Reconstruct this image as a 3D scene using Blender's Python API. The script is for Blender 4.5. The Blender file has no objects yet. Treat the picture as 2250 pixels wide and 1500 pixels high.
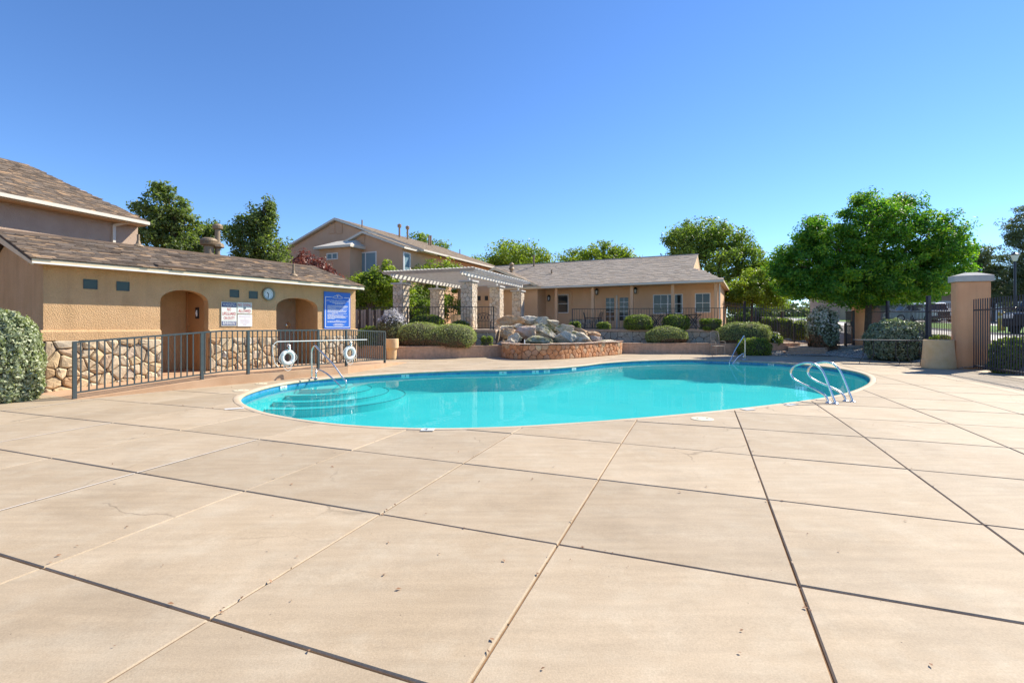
import bpy, bmesh, math, random
import numpy as np
from mathutils import Vector, Matrix

R = math.radians
sc = bpy.context.scene
COL = sc.collection
random.seed(7)

# ------------------------------------------------------------------ camera
F, CX, HZ, H = 1084.0, 1125.0, 718.0, 1.35      # focal length in photo pixels, horizon row, eye height
cam_d = bpy.data.cameras.new('camera')
cam = bpy.data.objects.new('camera', cam_d)
COL.objects.link(cam)
cam_d.sensor_width = 36.0
cam_d.lens = 36.0 * F / 2250.0
cam_d.shift_y = -(750.0 - HZ) / 2250.0
cam_d.clip_start = 0.05
cam_d.clip_end = 2000
cam.location = (0, 0, H)
cam.rotation_euler = (R(90), 0, 0)
sc.camera = cam

# ------------------------------------------------------------------ sky, sun, exposure
SUN_AZ, SUN_EL = 60.0, 42.0        # degrees right of the view direction, degrees above the horizon
world = bpy.data.worlds.new('World')
sc.world = world
world.use_nodes = True
wn, wl = world.node_tree.nodes, world.node_tree.links
wn.clear()
w_out = wn.new('ShaderNodeOutputWorld')
w_bg = wn.new('ShaderNodeBackground')
w_sky = wn.new('ShaderNodeTexSky')
w_sky.sky_type = 'NISHITA'
w_sky.sun_disc = False
w_sky.sun_elevation = R(SUN_EL)
w_sky.sun_rotation = R(SUN_AZ)
w_sky.altitude = 1600
w_sky.air_density = 1.0
w_sky.dust_density = 0.0
w_sky.ozone_density = 5.5
w_hsv = wn.new('ShaderNodeHueSaturation')
w_hsv.inputs['Saturation'].default_value = 1.10
w_hsv.inputs['Hue'].default_value = 0.504
wl.new(w_sky.outputs[0], w_hsv.inputs['Color'])
wl.new(w_hsv.outputs[0], w_bg.inputs['Color'])
w_bg.inputs['Strength'].default_value = 0.128
wl.new(w_bg.outputs[0], w_out.inputs['Surface'])

sun_d = bpy.data.lights.new('sun', 'SUN')
sun_d.energy = 5.0
sun_d.angle = R(0.55)
sun_d.color = (1.0, 0.93, 0.80)
sun = bpy.data.objects.new('sun', sun_d)
COL.objects.link(sun)
sv = Vector((math.sin(R(SUN_AZ)) * math.cos(R(SUN_EL)), math.cos(R(SUN_AZ)) * math.cos(R(SUN_EL)), math.sin(R(SUN_EL))))
sun.rotation_euler = sv.to_track_quat('Z', 'Y').to_euler()
sun.location = (20, 20, 30)

vs = sc.view_settings
vs.view_transform = 'Standard'
vs.look = 'None'
vs.exposure = 0.84
vs.gamma = 1.0
vs.use_curve_mapping = False
sc.render.engine = 'CYCLES'
sc.cycles.max_bounces = 8
sc.cycles.transparent_max_bounces = 16
sc.cycles.caustics_reflective = False
sc.cycles.caustics_refractive = False
sc.cycles.use_denoising = True

# ------------------------------------------------------------------ places
def G(px, py, z=0.0):
    "plan position of a point of the photo that lies at height z"
    Y = F * (H - z) / (py - HZ)
    return ((px - CX) / F * Y, Y)

def W(px, py, Y):
    return Vector(((px - CX) / F * Y, Y, H - (py - HZ) / F * Y))

class Fr:
    "a vertical plane: s runs along it to the right, v goes behind it"
    def __init__(self, o, d):
        n = math.hypot(*d)
        self.o = o
        self.u = (d[0] / n, d[1] / n)
        self.w = (-self.u[1], self.u[0])
    def at(self, px, py, v=0.0):
        r = (px - CX) / F
        ox, oy = self.o[0] + self.w[0] * v, self.o[1] + self.w[1] * v
        s = (r * oy - ox) / (self.u[0] - r * self.u[1])
        Y = oy + self.u[1] * s
        return s, H - (py - HZ) / F * Y
    def s(self, px, v=0.0):
        return self.at(px, HZ, v)[0]
    def xy(self, s, v=0.0):
        return (self.o[0] + self.u[0] * s + self.w[0] * v, self.o[1] + self.u[1] * s + self.w[1] * v)
    def mat(self, z=0.0):
        return Matrix(((self.u[0], self.w[0], 0, self.o[0]), (self.u[1], self.w[1], 0, self.o[1]), (0, 0, 1, z), (0, 0, 0, 1)))

# ------------------------------------------------------------------ mesh helpers
class MB:
    def __init__(self):
        self.v = []
        self.f = []
    def add(self, vs_, fs_):
        n = len(self.v)
        self.v += [tuple(p) for p in vs_]
        self.f += [tuple(i + n for i in f) for f in fs_]
        return self
    def box(self, x0, x1, y0, y1, z0, z1):
        return self.add([(x0, y0, z0), (x1, y0, z0), (x1, y1, z0), (x0, y1, z0), (x0, y0, z1), (x1, y0, z1), (x1, y1, z1), (x0, y1, z1)],
                        [(0, 3, 2, 1), (4, 5, 6, 7), (0, 1, 5, 4), (1, 2, 6, 5), (2, 3, 7, 6), (3, 0, 4, 7)])
    def cham(self, x0, x1, y0, y1, z0, z1, c):
        "box with chamfered vertical edges and top"
        a = [(x0 + c, y0), (x1 - c, y0), (x1, y0 + c), (x1, y1 - c), (x1 - c, y1), (x0 + c, y1), (x0, y1 - c), (x0, y0 + c)]
        b = [(x0 + 2 * c, y0 + c), (x1 - 2 * c, y0 + c), (x1 - c, y0 + 2 * c), (x1 - c, y1 - 2 * c), (x1 - 2 * c, y1 - c), (x0 + 2 * c, y1 - c), (x0 + c, y1 - 2 * c), (x0 + c, y0 + 2 * c)]
        vs_ = [(x, y, z0) for x, y in a] + [(x, y, z1 - c) for x, y in a] + [(x, y, z1) for x, y in b]
        fs_ = [tuple(range(7, -1, -1)), tuple(range(16, 24))]
        for k in range(2):
            for i in range(8):
                j = (i + 1) % 8
                fs_.append((k * 8 + i, k * 8 + j, k * 8 + 8 + j, k * 8 + 8 + i))
        return self.add(vs_, fs_)
    def quad(self, *p):
        return self.add(p, [tuple(range(len(p)))])
    def prism(self, poly, vec):
        n = len(poly)
        p = [Vector(q) for q in poly]
        d = Vector(vec)
        fs_ = [tuple(range(n - 1, -1, -1)), tuple(range(n, 2 * n))]
        for i in range(n):
            j = (i + 1) % n
            fs_.append((i, j, n + j, n + i))
        return self.add([tuple(q) for q in p] + [tuple(q + d) for q in p], fs_)
    def plan(self, poly, z0, z1):
        return self.prism([(x, y, z0) for x, y in poly], (0, 0, z1 - z0))
    def tube(self, path, r, n=8, closed=False, rot=0.0):
        P = [Vector(p) for p in path]
        m = len(P)
        rr = r if isinstance(r, (list, tuple)) else [r] * m
        T = []
        for i in range(m):
            a = P[(i - 1) % m] if (closed or i > 0) else P[i]
            b = P[(i + 1) % m] if (closed or i < m - 1) else P[i]
            t = (b - a)
            T.append(t.normalized() if t.length > 1e-9 else Vector((0, 0, 1)))
        up = Vector((0, 0, 1)) if abs(T[0].z) < 0.9 else Vector((1, 0, 0))
        x = T[0].cross(up).normalized()
        vs_ = []
        for i in range(m):
            x = (x - T[i] * x.dot(T[i]))
            x = x.normalized() if x.length > 1e-6 else T[i].orthogonal().normalized()
            y = T[i].cross(x)
            for k in range(n):
                a = 2 * math.pi * k / n + rot
                vs_.append(tuple(P[i] + (x * math.cos(a) + y * math.sin(a)) * rr[i]))
        fs_ = []
        for i in range(m if closed else m - 1):
            j = (i + 1) % m
            for k in range(n):
                l = (k + 1) % n
                fs_.append((i * n + k, i * n + l, j * n + l, j * n + k))
        if not closed:
            fs_.append(tuple(range(n - 1, -1, -1)))
            fs_.append(tuple(range((m - 1) * n, m * n)))
        return self.add(vs_, fs_)
    def bar(self, a, b, r):
        return self.tube([a, b], r * 1.2, 4, rot=math.pi / 4)
    def lathe(self, prof, n=24, c=(0, 0, 0), cap=True):
        vs_ = []
        fs_ = []
        for (r, z) in prof:
            for k in range(n):
                a = 2 * math.pi * k / n
                vs_.append((c[0] + r * math.cos(a), c[1] + r * math.sin(a), c[2] + z))
        for i in range(len(prof) - 1):
            for k in range(n):
                l = (k + 1) % n
                fs_.append((i * n + k, i * n + l, (i + 1) * n + l, (i + 1) * n + k))
        if cap:
            fs_.append(tuple(range(n - 1, -1, -1)))
            fs_.append(tuple(range((len(prof) - 1) * n, len(prof) * n)))
        return self.add(vs_, fs_)

ORG = {}
def root_of(o):
    while o.parent:
        o = o.parent
    return o

def mesh(mb, name, off=None, smooth=False):
    me = bpy.data.meshes.new(name)
    v = mb.v if off is None else [(p[0] - off[0], p[1] - off[1], p[2] - off[2]) for p in mb.v]
    me.from_pydata(v, [], mb.f)
    if smooth:
        me.polygons.foreach_set('use_smooth', [True] * len(me.polygons))
    me.update()
    return me

def obj(name, mb, mat, parent=None, smooth=False, bevel=0.0):
    off = None
    if parent is not None:
        off = ORG.get(root_of(parent).name)
    me = mesh(mb, name, off, smooth) if isinstance(mb, MB) else mb
    if not me.materials:
        me.materials.append(mat)
    o = bpy.data.objects.new(name, me)
    COL.objects.link(o)
    o.parent = parent
    if bevel:
        b = o.modifiers.new('bevel', 'BEVEL')
        b.width = bevel
        b.segments = 2
        b.limit_method = 'ANGLE'
    return o

def tag(o, label=None, cat=None, group=None, kind=None):
    if label: o['label'] = label
    if cat: o['category'] = cat
    if group: o['group'] = group
    if kind: o['kind'] = kind
    return o

def thing(name, label, cat, loc=None, frame=None, group=None, rz=0.0, local=False):
    o = bpy.data.objects.new(name, None)
    o.empty_display_size = 0.2
    COL.objects.link(o)
    if frame is not None:
        o.matrix_world = frame
    else:
        o.location = loc
        o.rotation_euler = (0, 0, rz)
        if not local:
            ORG[o.name] = tuple(loc)
    return tag(o, label, cat, group)

def struct(name, mb, mat, smooth=False):
    return tag(obj(name, mb, mat, None, smooth), kind='structure')

def put(name, me, parent, loc=(0, 0, 0), rot=(0, 0, 0), scale=(1, 1, 1)):
    "another object on shared mesh data"
    o = bpy.data.objects.new(name, me)
    COL.objects.link(o)
    off = ORG.get(root_of(parent).name, (0, 0, 0)) if parent else (0, 0, 0)
    o.parent = parent
    o.location = (loc[0] - off[0], loc[1] - off[1], loc[2] - off[2])
    o.rotation_euler = rot
    o.scale = scale
    return o

# ------------------------------------------------------------------ materials
def nt(name):
    m = bpy.data.materials.new(name)
    m.use_nodes = True
    n, l = m.node_tree.nodes, m.node_tree.links
    b = n['Principled BSDF']
    return m, n, l, b

def mixc(n, l, fac, a, b, mode='MIX'):
    x = n.new('ShaderNodeMix')
    x.data_type = 'RGBA'
    x.blend_type = mode
    for s, val in ((x.inputs[0], fac), (x.inputs[6], a), (x.inputs[7], b)):
        if hasattr(val, 'is_output') or hasattr(val, 'links'):
            l.new(val, s)
        elif isinstance(val, (int, float)):
            s.default_value = val
        else:
            s.default_value = (*val[:3], 1)
    return x.outputs[2]

def noise(n, l, scale, detail=4.0, rough=0.55, co=None, w=None):
    x = n.new('ShaderNodeTexNoise')
    x.inputs['Scale'].default_value = scale
    x.inputs['Detail'].default_value = detail
    x.inputs['Roughness'].default_value = rough
    if co is not None:
        l.new(co, x.inputs['Vector'])
    return x.outputs['Fac']

def ramp(n, l, fac, stops):
    x = n.new('ShaderNodeValToRGB')
    e = x.color_ramp.elements
    while len(e) < len(stops):
        e.new(0.5)
    for el, (p, c) in zip(e, stops):
        el.position = p
        el.color = (c, c, c, 1) if isinstance(c, (int, float)) else (*c, 1)
    l.new(fac, x.inputs[0])
    return x.outputs[0]

def bumpn(n, l, b, h, strength, dist):
    x = n.new('ShaderNodeBump')
    x.inputs['Strength'].default_value = strength
    x.inputs['Distance'].default_value = dist
    l.new(h, x.inputs['Height'])
    l.new(x.outputs[0], b.inputs['Normal'])

def M(name, col, rough=0.8, metal=0.0, col2=None, ns=3.0, lo=0.35, hi=0.7, bump=None, rnd=0.0, spec=None, fine=None, streak=0.0):
    m, n, l, b = nt(name)
    g = n.new('ShaderNodeNewGeometry')
    pos = g.outputs['Position']
    c = None
    if col2 is not None:
        f = noise(n, l, ns, 6, 0.6, pos)
        f = ramp(n, l, f, [(lo, 0.0), (hi, 1.0)])
        c = mixc(n, l, f, col, col2)
    if fine:
        f2 = noise(n, l, fine[0], 3, 0.6, pos)
        f2 = ramp(n, l, f2, [(0.3, 1 - fine[1]), (0.7, 1 + fine[1])])
        c = mixc(n, l, 1.0, c if c is not None else col, f2, 'MULTIPLY')
    if streak:
        mp = n.new('ShaderNodeMapping')
        mp.inputs['Scale'].default_value = (5.0, 5.0, 0.45)
        l.new(pos, mp.inputs['Vector'])
        f3 = ramp(n, l, noise(n, l, 1.0, 6, 0.65, mp.outputs[0]), [(0.32, 1 - streak), (0.52, 1.0), (0.75, 1 + streak * 0.5)])
        c = mixc(n, l, 1.0, c if c is not None else col, f3, 'MULTIPLY')
    if rnd:
        oi = n.new('ShaderNodeObjectInfo')
        mr = n.new('ShaderNodeMapRange')
        mr.inputs['To Min'].default_value = 1 - rnd
        mr.inputs['To Max'].default_value = 1 + rnd
        l.new(oi.outputs['Random'], mr.inputs['Value'])
        hs = n.new('ShaderNodeHueSaturation')
        l.new(mr.outputs[0], hs.inputs['Value'])
        if c is not None:
            l.new(c, hs.inputs['Color'])
        else:
            hs.inputs['Color'].default_value = (*col, 1)
        c = hs.outputs[0]
    if c is None:
        b.inputs['Base Color'].default_value = (*col, 1)
    else:
        l.new(c, b.inputs['Base Color'])
    b.inputs['Roughness'].default_value = rough
    b.inputs['Metallic'].default_value = metal
    if spec is not None:
        b.inputs['Specular IOR Level'].default_value = spec
    if bump:
        bumpn(n, l, b, noise(n, l, bump[0], 5, 0.6, pos), bump[1], bump[2])
    return m

def leaf_mat(name, c0, c1, c2, trans=0.35, rough=0.5, tcol=None):
    m, n, l, b = nt(name)
    a = n.new('ShaderNodeAttribute')
    a.attribute_name = 'rnd'
    c = ramp(n, l, a.outputs['Fac'], [(0.0, c0), (0.55, c1), (1.0, c2)])
    l.new(c, b.inputs['Base Color'])
    b.inputs['Roughness'].default_value = rough
    b.inputs['Specular IOR Level'].default_value = 0.35
    t = n.new('ShaderNodeBsdfTranslucent')
    tc = mixc(n, l, 1.0, c, tcol or (1.3, 1.5, 0.5), 'MULTIPLY')
    l.new(tc, t.inputs['Color'])
    mx = n.new('ShaderNodeMixShader')
    mx.inputs[0].default_value = trans
    l.new(b.outputs[0], mx.inputs[1])
    l.new(t.outputs[0], mx.inputs[2])
    l.new(mx.outputs[0], n['Material Output'].inputs['Surface'])
    return m

def stone_mat(name, stops, rough=0.9, ns=7.0, amt=0.35, bump=(22, 0.6, 0.02)):
    "each piece takes its own colour from the ramp (object random)"
    m, n, l, b = nt(name)
    oi = n.new('ShaderNodeObjectInfo')
    g = n.new('ShaderNodeNewGeometry')
    c = ramp(n, l, oi.outputs['Random'], stops)
    f = noise(n, l, ns, 6, 0.65, g.outputs['Position'])
    f = ramp(n, l, f, [(0.3, 1 - amt), (0.7, 1 + amt * 0.6)])
    c = mixc(n, l, 1.0, c, f, 'MULTIPLY')
    l.new(c, b.inputs['Base Color'])
    b.inputs['Roughness'].default_value = rough
    bumpn(n, l, b, noise(n, l, bump[0], 6, 0.65, g.outputs['Position']), bump[1], bump[2])
    return m

def shingle_mats(name, stops):
    out = []
    for k in range(2):
        m, n, l, b = nt(name + ('' if k == 0 else '_sheet'))
        if k == 0:
            s = n.new('ShaderNodeObjectInfo').outputs['Random']
        else:
            a = n.new('ShaderNodeAttribute')
            a.attribute_name = 'rnd'
            s = a.outputs['Fac']
        g = n.new('ShaderNodeNewGeometry')
        c = ramp(n, l, s, stops)
        f = noise(n, l, 45, 4, 0.7, g.outputs['Position'])
        f = ramp(n, l, f, [(0.3, 0.72), (0.7, 1.2)])
        c = mixc(n, l, 1.0, c, f, 'MULTIPLY')
        l.new(c, b.inputs['Base Color'])
        b.inputs['Roughness'].default_value = 0.95
        bumpn(n, l, b, noise(n, l, 160, 3, 0.7, g.outputs['Position']), 0.4, 0.004)
        out.append(m)
    return out

def glass_mat(name, col=(0.02, 0.03, 0.032), rough=0.03):
    m, n, l, b = nt(name)
    b.inputs['Base Color'].default_value = (*col, 1)
    b.inputs['Roughness'].default_value = rough
    b.inputs['Specular IOR Level'].default_value = 0.4
    return m

# concrete deck: blotchy, trowel-streaked, with small dark specks
def deck_mat(name, ca, cb, cc):
    m, n, l, b = nt(name)
    g = n.new('ShaderNodeNewGeometry')
    oi = n.new('ShaderNodeObjectInfo')
    off = n.new('ShaderNodeVectorMath')
    off.operation = 'ADD'
    sc_ = n.new('ShaderNodeVectorMath')
    sc_.operation = 'SCALE'
    sc_.inputs[0].default_value = (3.1, 7.7, 0)
    l.new(oi.outputs['Random'], sc_.inputs['Scale'])
    l.new(g.outputs['Position'], off.inputs[0])
    l.new(sc_.outputs[0], off.inputs[1])
    pos = off.outputs[0]
    f1 = ramp(n, l, noise(n, l, 0.9, 7, 0.62, pos), [(0.34, 0), (0.68, 1)])
    c = mixc(n, l, f1, ca, cb)
    f2 = ramp(n, l, noise(n, l, 2.6, 8, 0.68, pos), [(0.48, 0), (0.74, 1)])
    f2m = n.new('ShaderNodeMath')
    f2m.operation = 'MULTIPLY'
    f2m.inputs[1].default_value = 0.6
    l.new(f2, f2m.inputs[0])
    c = mixc(n, l, f2m.outputs[0], c, cc)
    mp = n.new('ShaderNodeMapping')
    mp.inputs['Rotation'].default_value = (0, 0, R(-69))
    mp.inputs['Scale'].default_value = (1.0, 9.0, 1.0)
    l.new(pos, mp.inputs['Vector'])
    f3 = ramp(n, l, noise(n, l, 1.6, 5, 0.6, mp.outputs[0]), [(0.35, 0.93), (0.7, 1.07)])
    c = mixc(n, l, 1.0, c, f3, 'MULTIPLY')
    f4 = ramp(n, l, noise(n, l, 110, 3, 0.7, g.outputs['Position']), [(0.3, 0.86), (0.7, 1.12)])
    c = mixc(n, l, 1.0, c, f4, 'MULTIPLY')
    vo = n.new('ShaderNodeTexVoronoi')
    vo.inputs['Scale'].default_value = 7.0
    l.new(g.outputs['Position'], vo.inputs['Vector'])
    sp = ramp(n, l, vo.outputs['Distance'], [(0.018, 0.35), (0.034, 1.0)])
    c = mixc(n, l, 1.0, c, sp, 'MULTIPLY')
    wv = n.new('ShaderNodeTexNoise')
    wv.inputs['Scale'].default_value = 2.2
    wv.inputs['Detail'].default_value = 5
    l.new(g.outputs['Position'], wv.inputs['Vector'])
    wa = n.new('ShaderNodeVectorMath')
    wa.operation = 'MULTIPLY_ADD'
    wa.inputs[1].default_value = (0.5, 0.5, 0.0)
    l.new(wv.outputs['Color'], wa.inputs[0])
    l.new(g.outputs['Position'], wa.inputs[2])
    vc = n.new('ShaderNodeTexVoronoi')
    vc.feature = 'DISTANCE_TO_EDGE'
    vc.inputs['Scale'].default_value = 0.42
    l.new(wa.outputs[0], vc.inputs['Vector'])
    ck = ramp(n, l, vc.outputs['Distance'], [(0.0012, 0.62), (0.0032, 1.0)])
    cmask = ramp(n, l, noise(n, l, 0.5, 2, 0.5, pos), [(0.53, 0.0), (0.60, 1.0)])
    c = mixc(n, l, cmask, c, mixc(n, l, 1.0, c, ck, 'MULTIPLY'))
    st = ramp(n, l, noise(n, l, 0.55, 9, 0.72, g.outputs['Position']), [(0.38, 0.90), (0.47, 1.0), (0.62, 1.0), (0.72, 1.06)])
    c = mixc(n, l, 1.0, c, st, 'MULTIPLY')
    hs = n.new('ShaderNodeHueSaturation')
    mr = n.new('ShaderNodeMapRange')
    mr.inputs['To Min'].default_value = 0.92
    mr.inputs['To Max'].default_value = 1.07
    l.new(oi.outputs['Random'], mr.inputs['Value'])
    l.new(mr.outputs[0], hs.inputs['Value'])
    l.new(c, hs.inputs['Color'])
    l.new(hs.outputs[0], b.inputs['Base Color'])
    b.inputs['Roughness'].default_value = 0.72
    b.inputs['Specular IOR Level'].default_value = 0.3
    bumpn(n, l, b, noise(n, l, 140, 5, 0.7, g.outputs['Position']), 0.22, 0.006)
    return m

MT = {}
MT['deck'] = deck_mat('tan_concrete', (0.382, 0.292, 0.192), (0.43, 0.34, 0.236), (0.475, 0.40, 0.295))
MT['coping'] = deck_mat('pale_coping_concrete', (0.43, 0.33, 0.22), (0.54, 0.44, 0.32), (0.60, 0.52, 0.41))
MT['joint'] = M('joint_dirt', (0.15, 0.078, 0.034), 0.95, col2=(0.26, 0.15, 0.075), ns=6, bump=(60, 0.5, 0.01))
MT['filler'] = M('sand_filler', (0.12, 0.075, 0.04), 0.95, col2=(0.24, 0.16, 0.09), ns=9)
MT['caulk'] = M('white_caulk', (0.72, 0.66, 0.58), 0.8, col2=(0.6, 0.5, 0.4), ns=5)
MT['ramp'] = M('ramp_concrete', (0.44, 0.27, 0.155), 0.85, col2=(0.52, 0.34, 0.21), ns=1.8, bump=(90, 0.2, 0.006), fine=(80, 0.1))
MT['stucco'] = M('tan_stucco', (0.55, 0.34, 0.165), 0.92, col2=(0.63, 0.40, 0.21), ns=1.6, bump=(48, 0.9, 0.028), fine=(40, 0.08), streak=0.10)
MT['stucco_club'] = M('peach_stucco', (0.66, 0.40, 0.225), 0.92, col2=(0.72, 0.45, 0.265), ns=1.2, bump=(40, 0.5, 0.02))
MT['stucco_town'] = M('beige_stucco', (0.56, 0.345, 0.21), 0.92, col2=(0.62, 0.39, 0.245), ns=1.0, bump=(40, 0.4, 0.02))
MT['stucco_grey'] = M('taupe_stucco', (0.40, 0.29, 0.21), 0.92, col2=(0.46, 0.34, 0.25), ns=2.0, bump=(30, 0.7, 0.03))
MT['stucco_orange'] = M('orange_stucco', (0.70, 0.335, 0.165), 0.92, col2=(0.76, 0.39, 0.205), ns=1.3, bump=(45, 0.4, 0.015), streak=0.10)
MT['plaster'] = M('grey_brown_plaster', (0.30, 0.22, 0.155), 0.8, col2=(0.40, 0.31, 0.235), ns=2.2, bump=(18, 0.3, 0.02))
MT['door'] = M('brown_door_paint', (0.50, 0.265, 0.115), 0.55, col2=(0.54, 0.29, 0.13), ns=2)
MT['trim'] = M('cream_trim', (0.62, 0.49, 0.31), 0.6, col2=(0.68, 0.56, 0.38), ns=2)
MT['soffit'] = M('tan_soffit', (0.50, 0.36, 0.22), 0.8)
MT['white'] = M('white_paint', (0.78, 0.77, 0.74), 0.45, col2=(0.70, 0.68, 0.63), ns=6)
MT['white_lumber'] = M('white_lumber', (0.66, 0.64, 0.60), 0.7, col2=(0.56, 0.53, 0.48), ns=5)
MT['grey_lumber'] = M('weathered_lumber', (0.44, 0.36, 0.27), 0.85, col2=(0.36, 0.29, 0.22), ns=4)
MT['black_metal'] = M('black_metal', (0.020, 0.022, 0.025), 0.45, spec=0.4)
MT['rail_metal'] = M('grey_green_metal', (0.045, 0.060, 0.062), 0.42, col2=(0.065, 0.08, 0.08), ns=9, spec=0.5)
MT['fence_metal'] = M('dark_blue_metal', (0.022, 0.026, 0.042), 0.4, spec=0.5)
MT['steel'] = M('stainless_steel', (0.80, 0.77, 0.72), 0.26, 1.0, col2=(0.60, 0.58, 0.54), ns=12)
MT['chrome'] = M('chrome', (0.8, 0.8, 0.8), 0.08, 1.0)
MT['glass'] = glass_mat('window_glass')
MT['glass_pale'] = glass_mat('curtained_glass', (0.20, 0.29, 0.33), 0.06)
MT['glass_block'] = glass_mat('glass_block', (0.025, 0.05, 0.045), 0.25)
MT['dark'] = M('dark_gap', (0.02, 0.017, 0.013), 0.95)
MT['mortar'] = M('mortar', (0.11, 0.088, 0.065), 0.95, col2=(0.17, 0.138, 0.105), ns=12, bump=(70, 0.5, 0.01))
MT['soil'] = M('mulch_soil', (0.12, 0.075, 0.045), 0.95, col2=(0.22, 0.155, 0.10), ns=9, bump=(40, 1, 0.03))
MT['terrace'] = M('terrace_concrete', (0.50, 0.40, 0.30), 0.85, col2=(0.58, 0.47, 0.36), ns=1.5)
MT['wall_cap'] = M('stuccoed_block', (0.58, 0.36, 0.225), 0.9, col2=(0.48, 0.31, 0.20), ns=1.7, bump=(30, 0.7, 0.02), fine=(9, 0.15), streak=0.2)
MT['urn'] = M('cast_concrete', (0.72, 0.51, 0.29), 0.85, col2=(0.62, 0.40, 0.19), ns=2.6, bump=(60, 0.4, 0.012))
MT['cap_grey'] = M('cast_cap', (0.50, 0.475, 0.44), 0.85, col2=(0.42, 0.40, 0.37), ns=4, bump=(50, 0.3, 0.01))
MT['asphalt'] = M('asphalt', (0.055, 0.055, 0.058), 0.9, col2=(0.075, 0.073, 0.072), ns=2)
MT['sidewalk'] = M('sidewalk_concrete', (0.60, 0.55, 0.48), 0.85, col2=(0.66, 0.62, 0.55), ns=1.5)
MT['lawn'] = M('lawn', (0.13, 0.26, 0.028), 0.9, col2=(0.18, 0.33, 0.04), ns=3, bump=(60, 1, 0.05))
MT['ground'] = M('dry_ground', (0.20, 0.145, 0.095), 0.95, col2=(0.28, 0.21, 0.145), ns=0.8, bump=(12, 0.6, 0.05))
MT['gravel'] = M('gravel_bed', (0.26, 0.235, 0.20), 0.95, col2=(0.40, 0.36, 0.31), ns=16, bump=(45, 1.0, 0.05))
MT['bark'] = M('bark', (0.085, 0.058, 0.038), 0.95, col2=(0.14, 0.10, 0.068), ns=14, bump=(28, 1.0, 0.03))
MT['shrub_core'] = M('dark_core_fill', (0.055, 0.062, 0.024), 0.95, col2=(0.085, 0.065, 0.035), ns=5)
MT['ring'] = M('ring_foam', (0.78, 0.76, 0.72), 0.55, col2=(0.68, 0.66, 0.62), ns=9)
MT['rope'] = M('rope', (0.74, 0.72, 0.67), 0.85)
MT['aqua_pole'] = M('aqua_pole', (0.30, 0.52, 0.50), 0.4, col2=(0.55, 0.66, 0.63), ns=4)
MT['sign_white'] = M('sign_white', (0.74, 0.76, 0.68), 0.45)
MT['sign_pale'] = M('sign_plain_white', (0.78, 0.78, 0.78), 0.45)
MT['sign_navy'] = M('sign_navy', (0.035, 0.045, 0.17), 0.45)
MT['sign_red'] = M('sign_red', (0.55, 0.025, 0.02), 0.5)
MT['sign_blue'] = M('sign_blue', (0.018, 0.13, 0.56), 0.4, col2=(0.025, 0.15, 0.60), ns=3)
MT['print_white'] = M('print_white', (0.78, 0.78, 0.76), 0.5)
MT['print_pink'] = M('print_faded_red', (0.62, 0.38, 0.38), 0.5)
MT['print_black'] = M('print_black', (0.02, 0.02, 0.022), 0.5)
MT['bronze'] = M('aged_bronze', (0.20, 0.19, 0.13), 0.4, 0.6)
MT['clock_face'] = M('clock_face', (0.68, 0.71, 0.72), 0.35)
MT['lid'] = M('cream_plastic', (0.70, 0.60, 0.42), 0.5)
MT['tile_white'] = M('white_tile', (0.74, 0.74, 0.72), 0.25)
MT['vent'] = M('tan_sheet_metal', (0.25, 0.18, 0.11), 0.6, 0.2)
MT['strip'] = M('dark_shingle_strip', (0.10, 0.065, 0.04), 0.9)
MT['gutter'] = M('cream_gutter', (0.62, 0.56, 0.46), 0.5)
MT['purple'] = M('lavender_bloom', (0.42, 0.34, 0.50), 0.8)

MT['stone'] = stone_mat('field_stone', [(0.0, (0.40, 0.27, 0.145)), (0.3, (0.58, 0.47, 0.33)), (0.6, (0.60, 0.44, 0.25)), (0.85, (0.60, 0.53, 0.43)), (1.0, (0.46, 0.26, 0.11))], amt=0.3)
MT['red_stone'] = stone_mat('red_sandstone', [(0.0, (0.56, 0.25, 0.105)), (0.4, (0.62, 0.31, 0.145)), (0.7, (0.52, 0.29, 0.165)), (0.9, (0.60, 0.45, 0.27)), (1.0, (0.46, 0.20, 0.085))], amt=0.3)
MT['flag'] = stone_mat('flagstone', [(0.0, (0.40, 0.33, 0.25)), (0.5, (0.52, 0.42, 0.31)), (0.8, (0.46, 0.39, 0.31)), (1.0, (0.52, 0.37, 0.25))], amt=0.3)
MT['column_stone'] = stone_mat('column_stone', [(0.0, (0.52, 0.41, 0.29)), (0.5, (0.66, 0.54, 0.40)), (0.8, (0.60, 0.51, 0.40)), (1.0, (0.60, 0.43, 0.28))], amt=0.3)

def boulder_mat(name, base, pale, moss, mossy):
    m, n, l, b = nt(name)
    g = n.new('ShaderNodeNewGeometry')
    pos = g.outputs['Position']
    f = ramp(n, l, noise(n, l, 3.2, 8, 0.68, pos), [(0.36, 0), (0.62, 1)])
    c = mixc(n, l, f, base, pale)
    f2 = ramp(n, l, noise(n, l, 1.9, 7, 0.7, pos), [(0.55 - mossy, 0), (0.68 - mossy * 0.6, 1)])
    c = mixc(n, l, f2, c, moss)
    f3 = ramp(n, l, noise(n, l, 24, 5, 0.7, pos), [(0.3, 0.65), (0.7, 1.2)])
    c = mixc(n, l, 1.0, c, f3, 'MULTIPLY')
    l.new(c, b.inputs['Base Color'])
    b.inputs['Roughness'].default_value = 0.93
    bumpn(n, l, b, noise(n, l, 14, 8, 0.75, pos), 1.0, 0.07)
    return m
MT['rock_pale'] = boulder_mat('pale_rock', (0.54, 0.43, 0.30), (0.78, 0.69, 0.53), (0.26, 0.245, 0.10), 0.05)
MT['rock_pink'] = boulder_mat('pink_rock', (0.56, 0.36, 0.26), (0.70, 0.57, 0.47), (0.26, 0.22, 0.10), 0.0)
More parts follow.
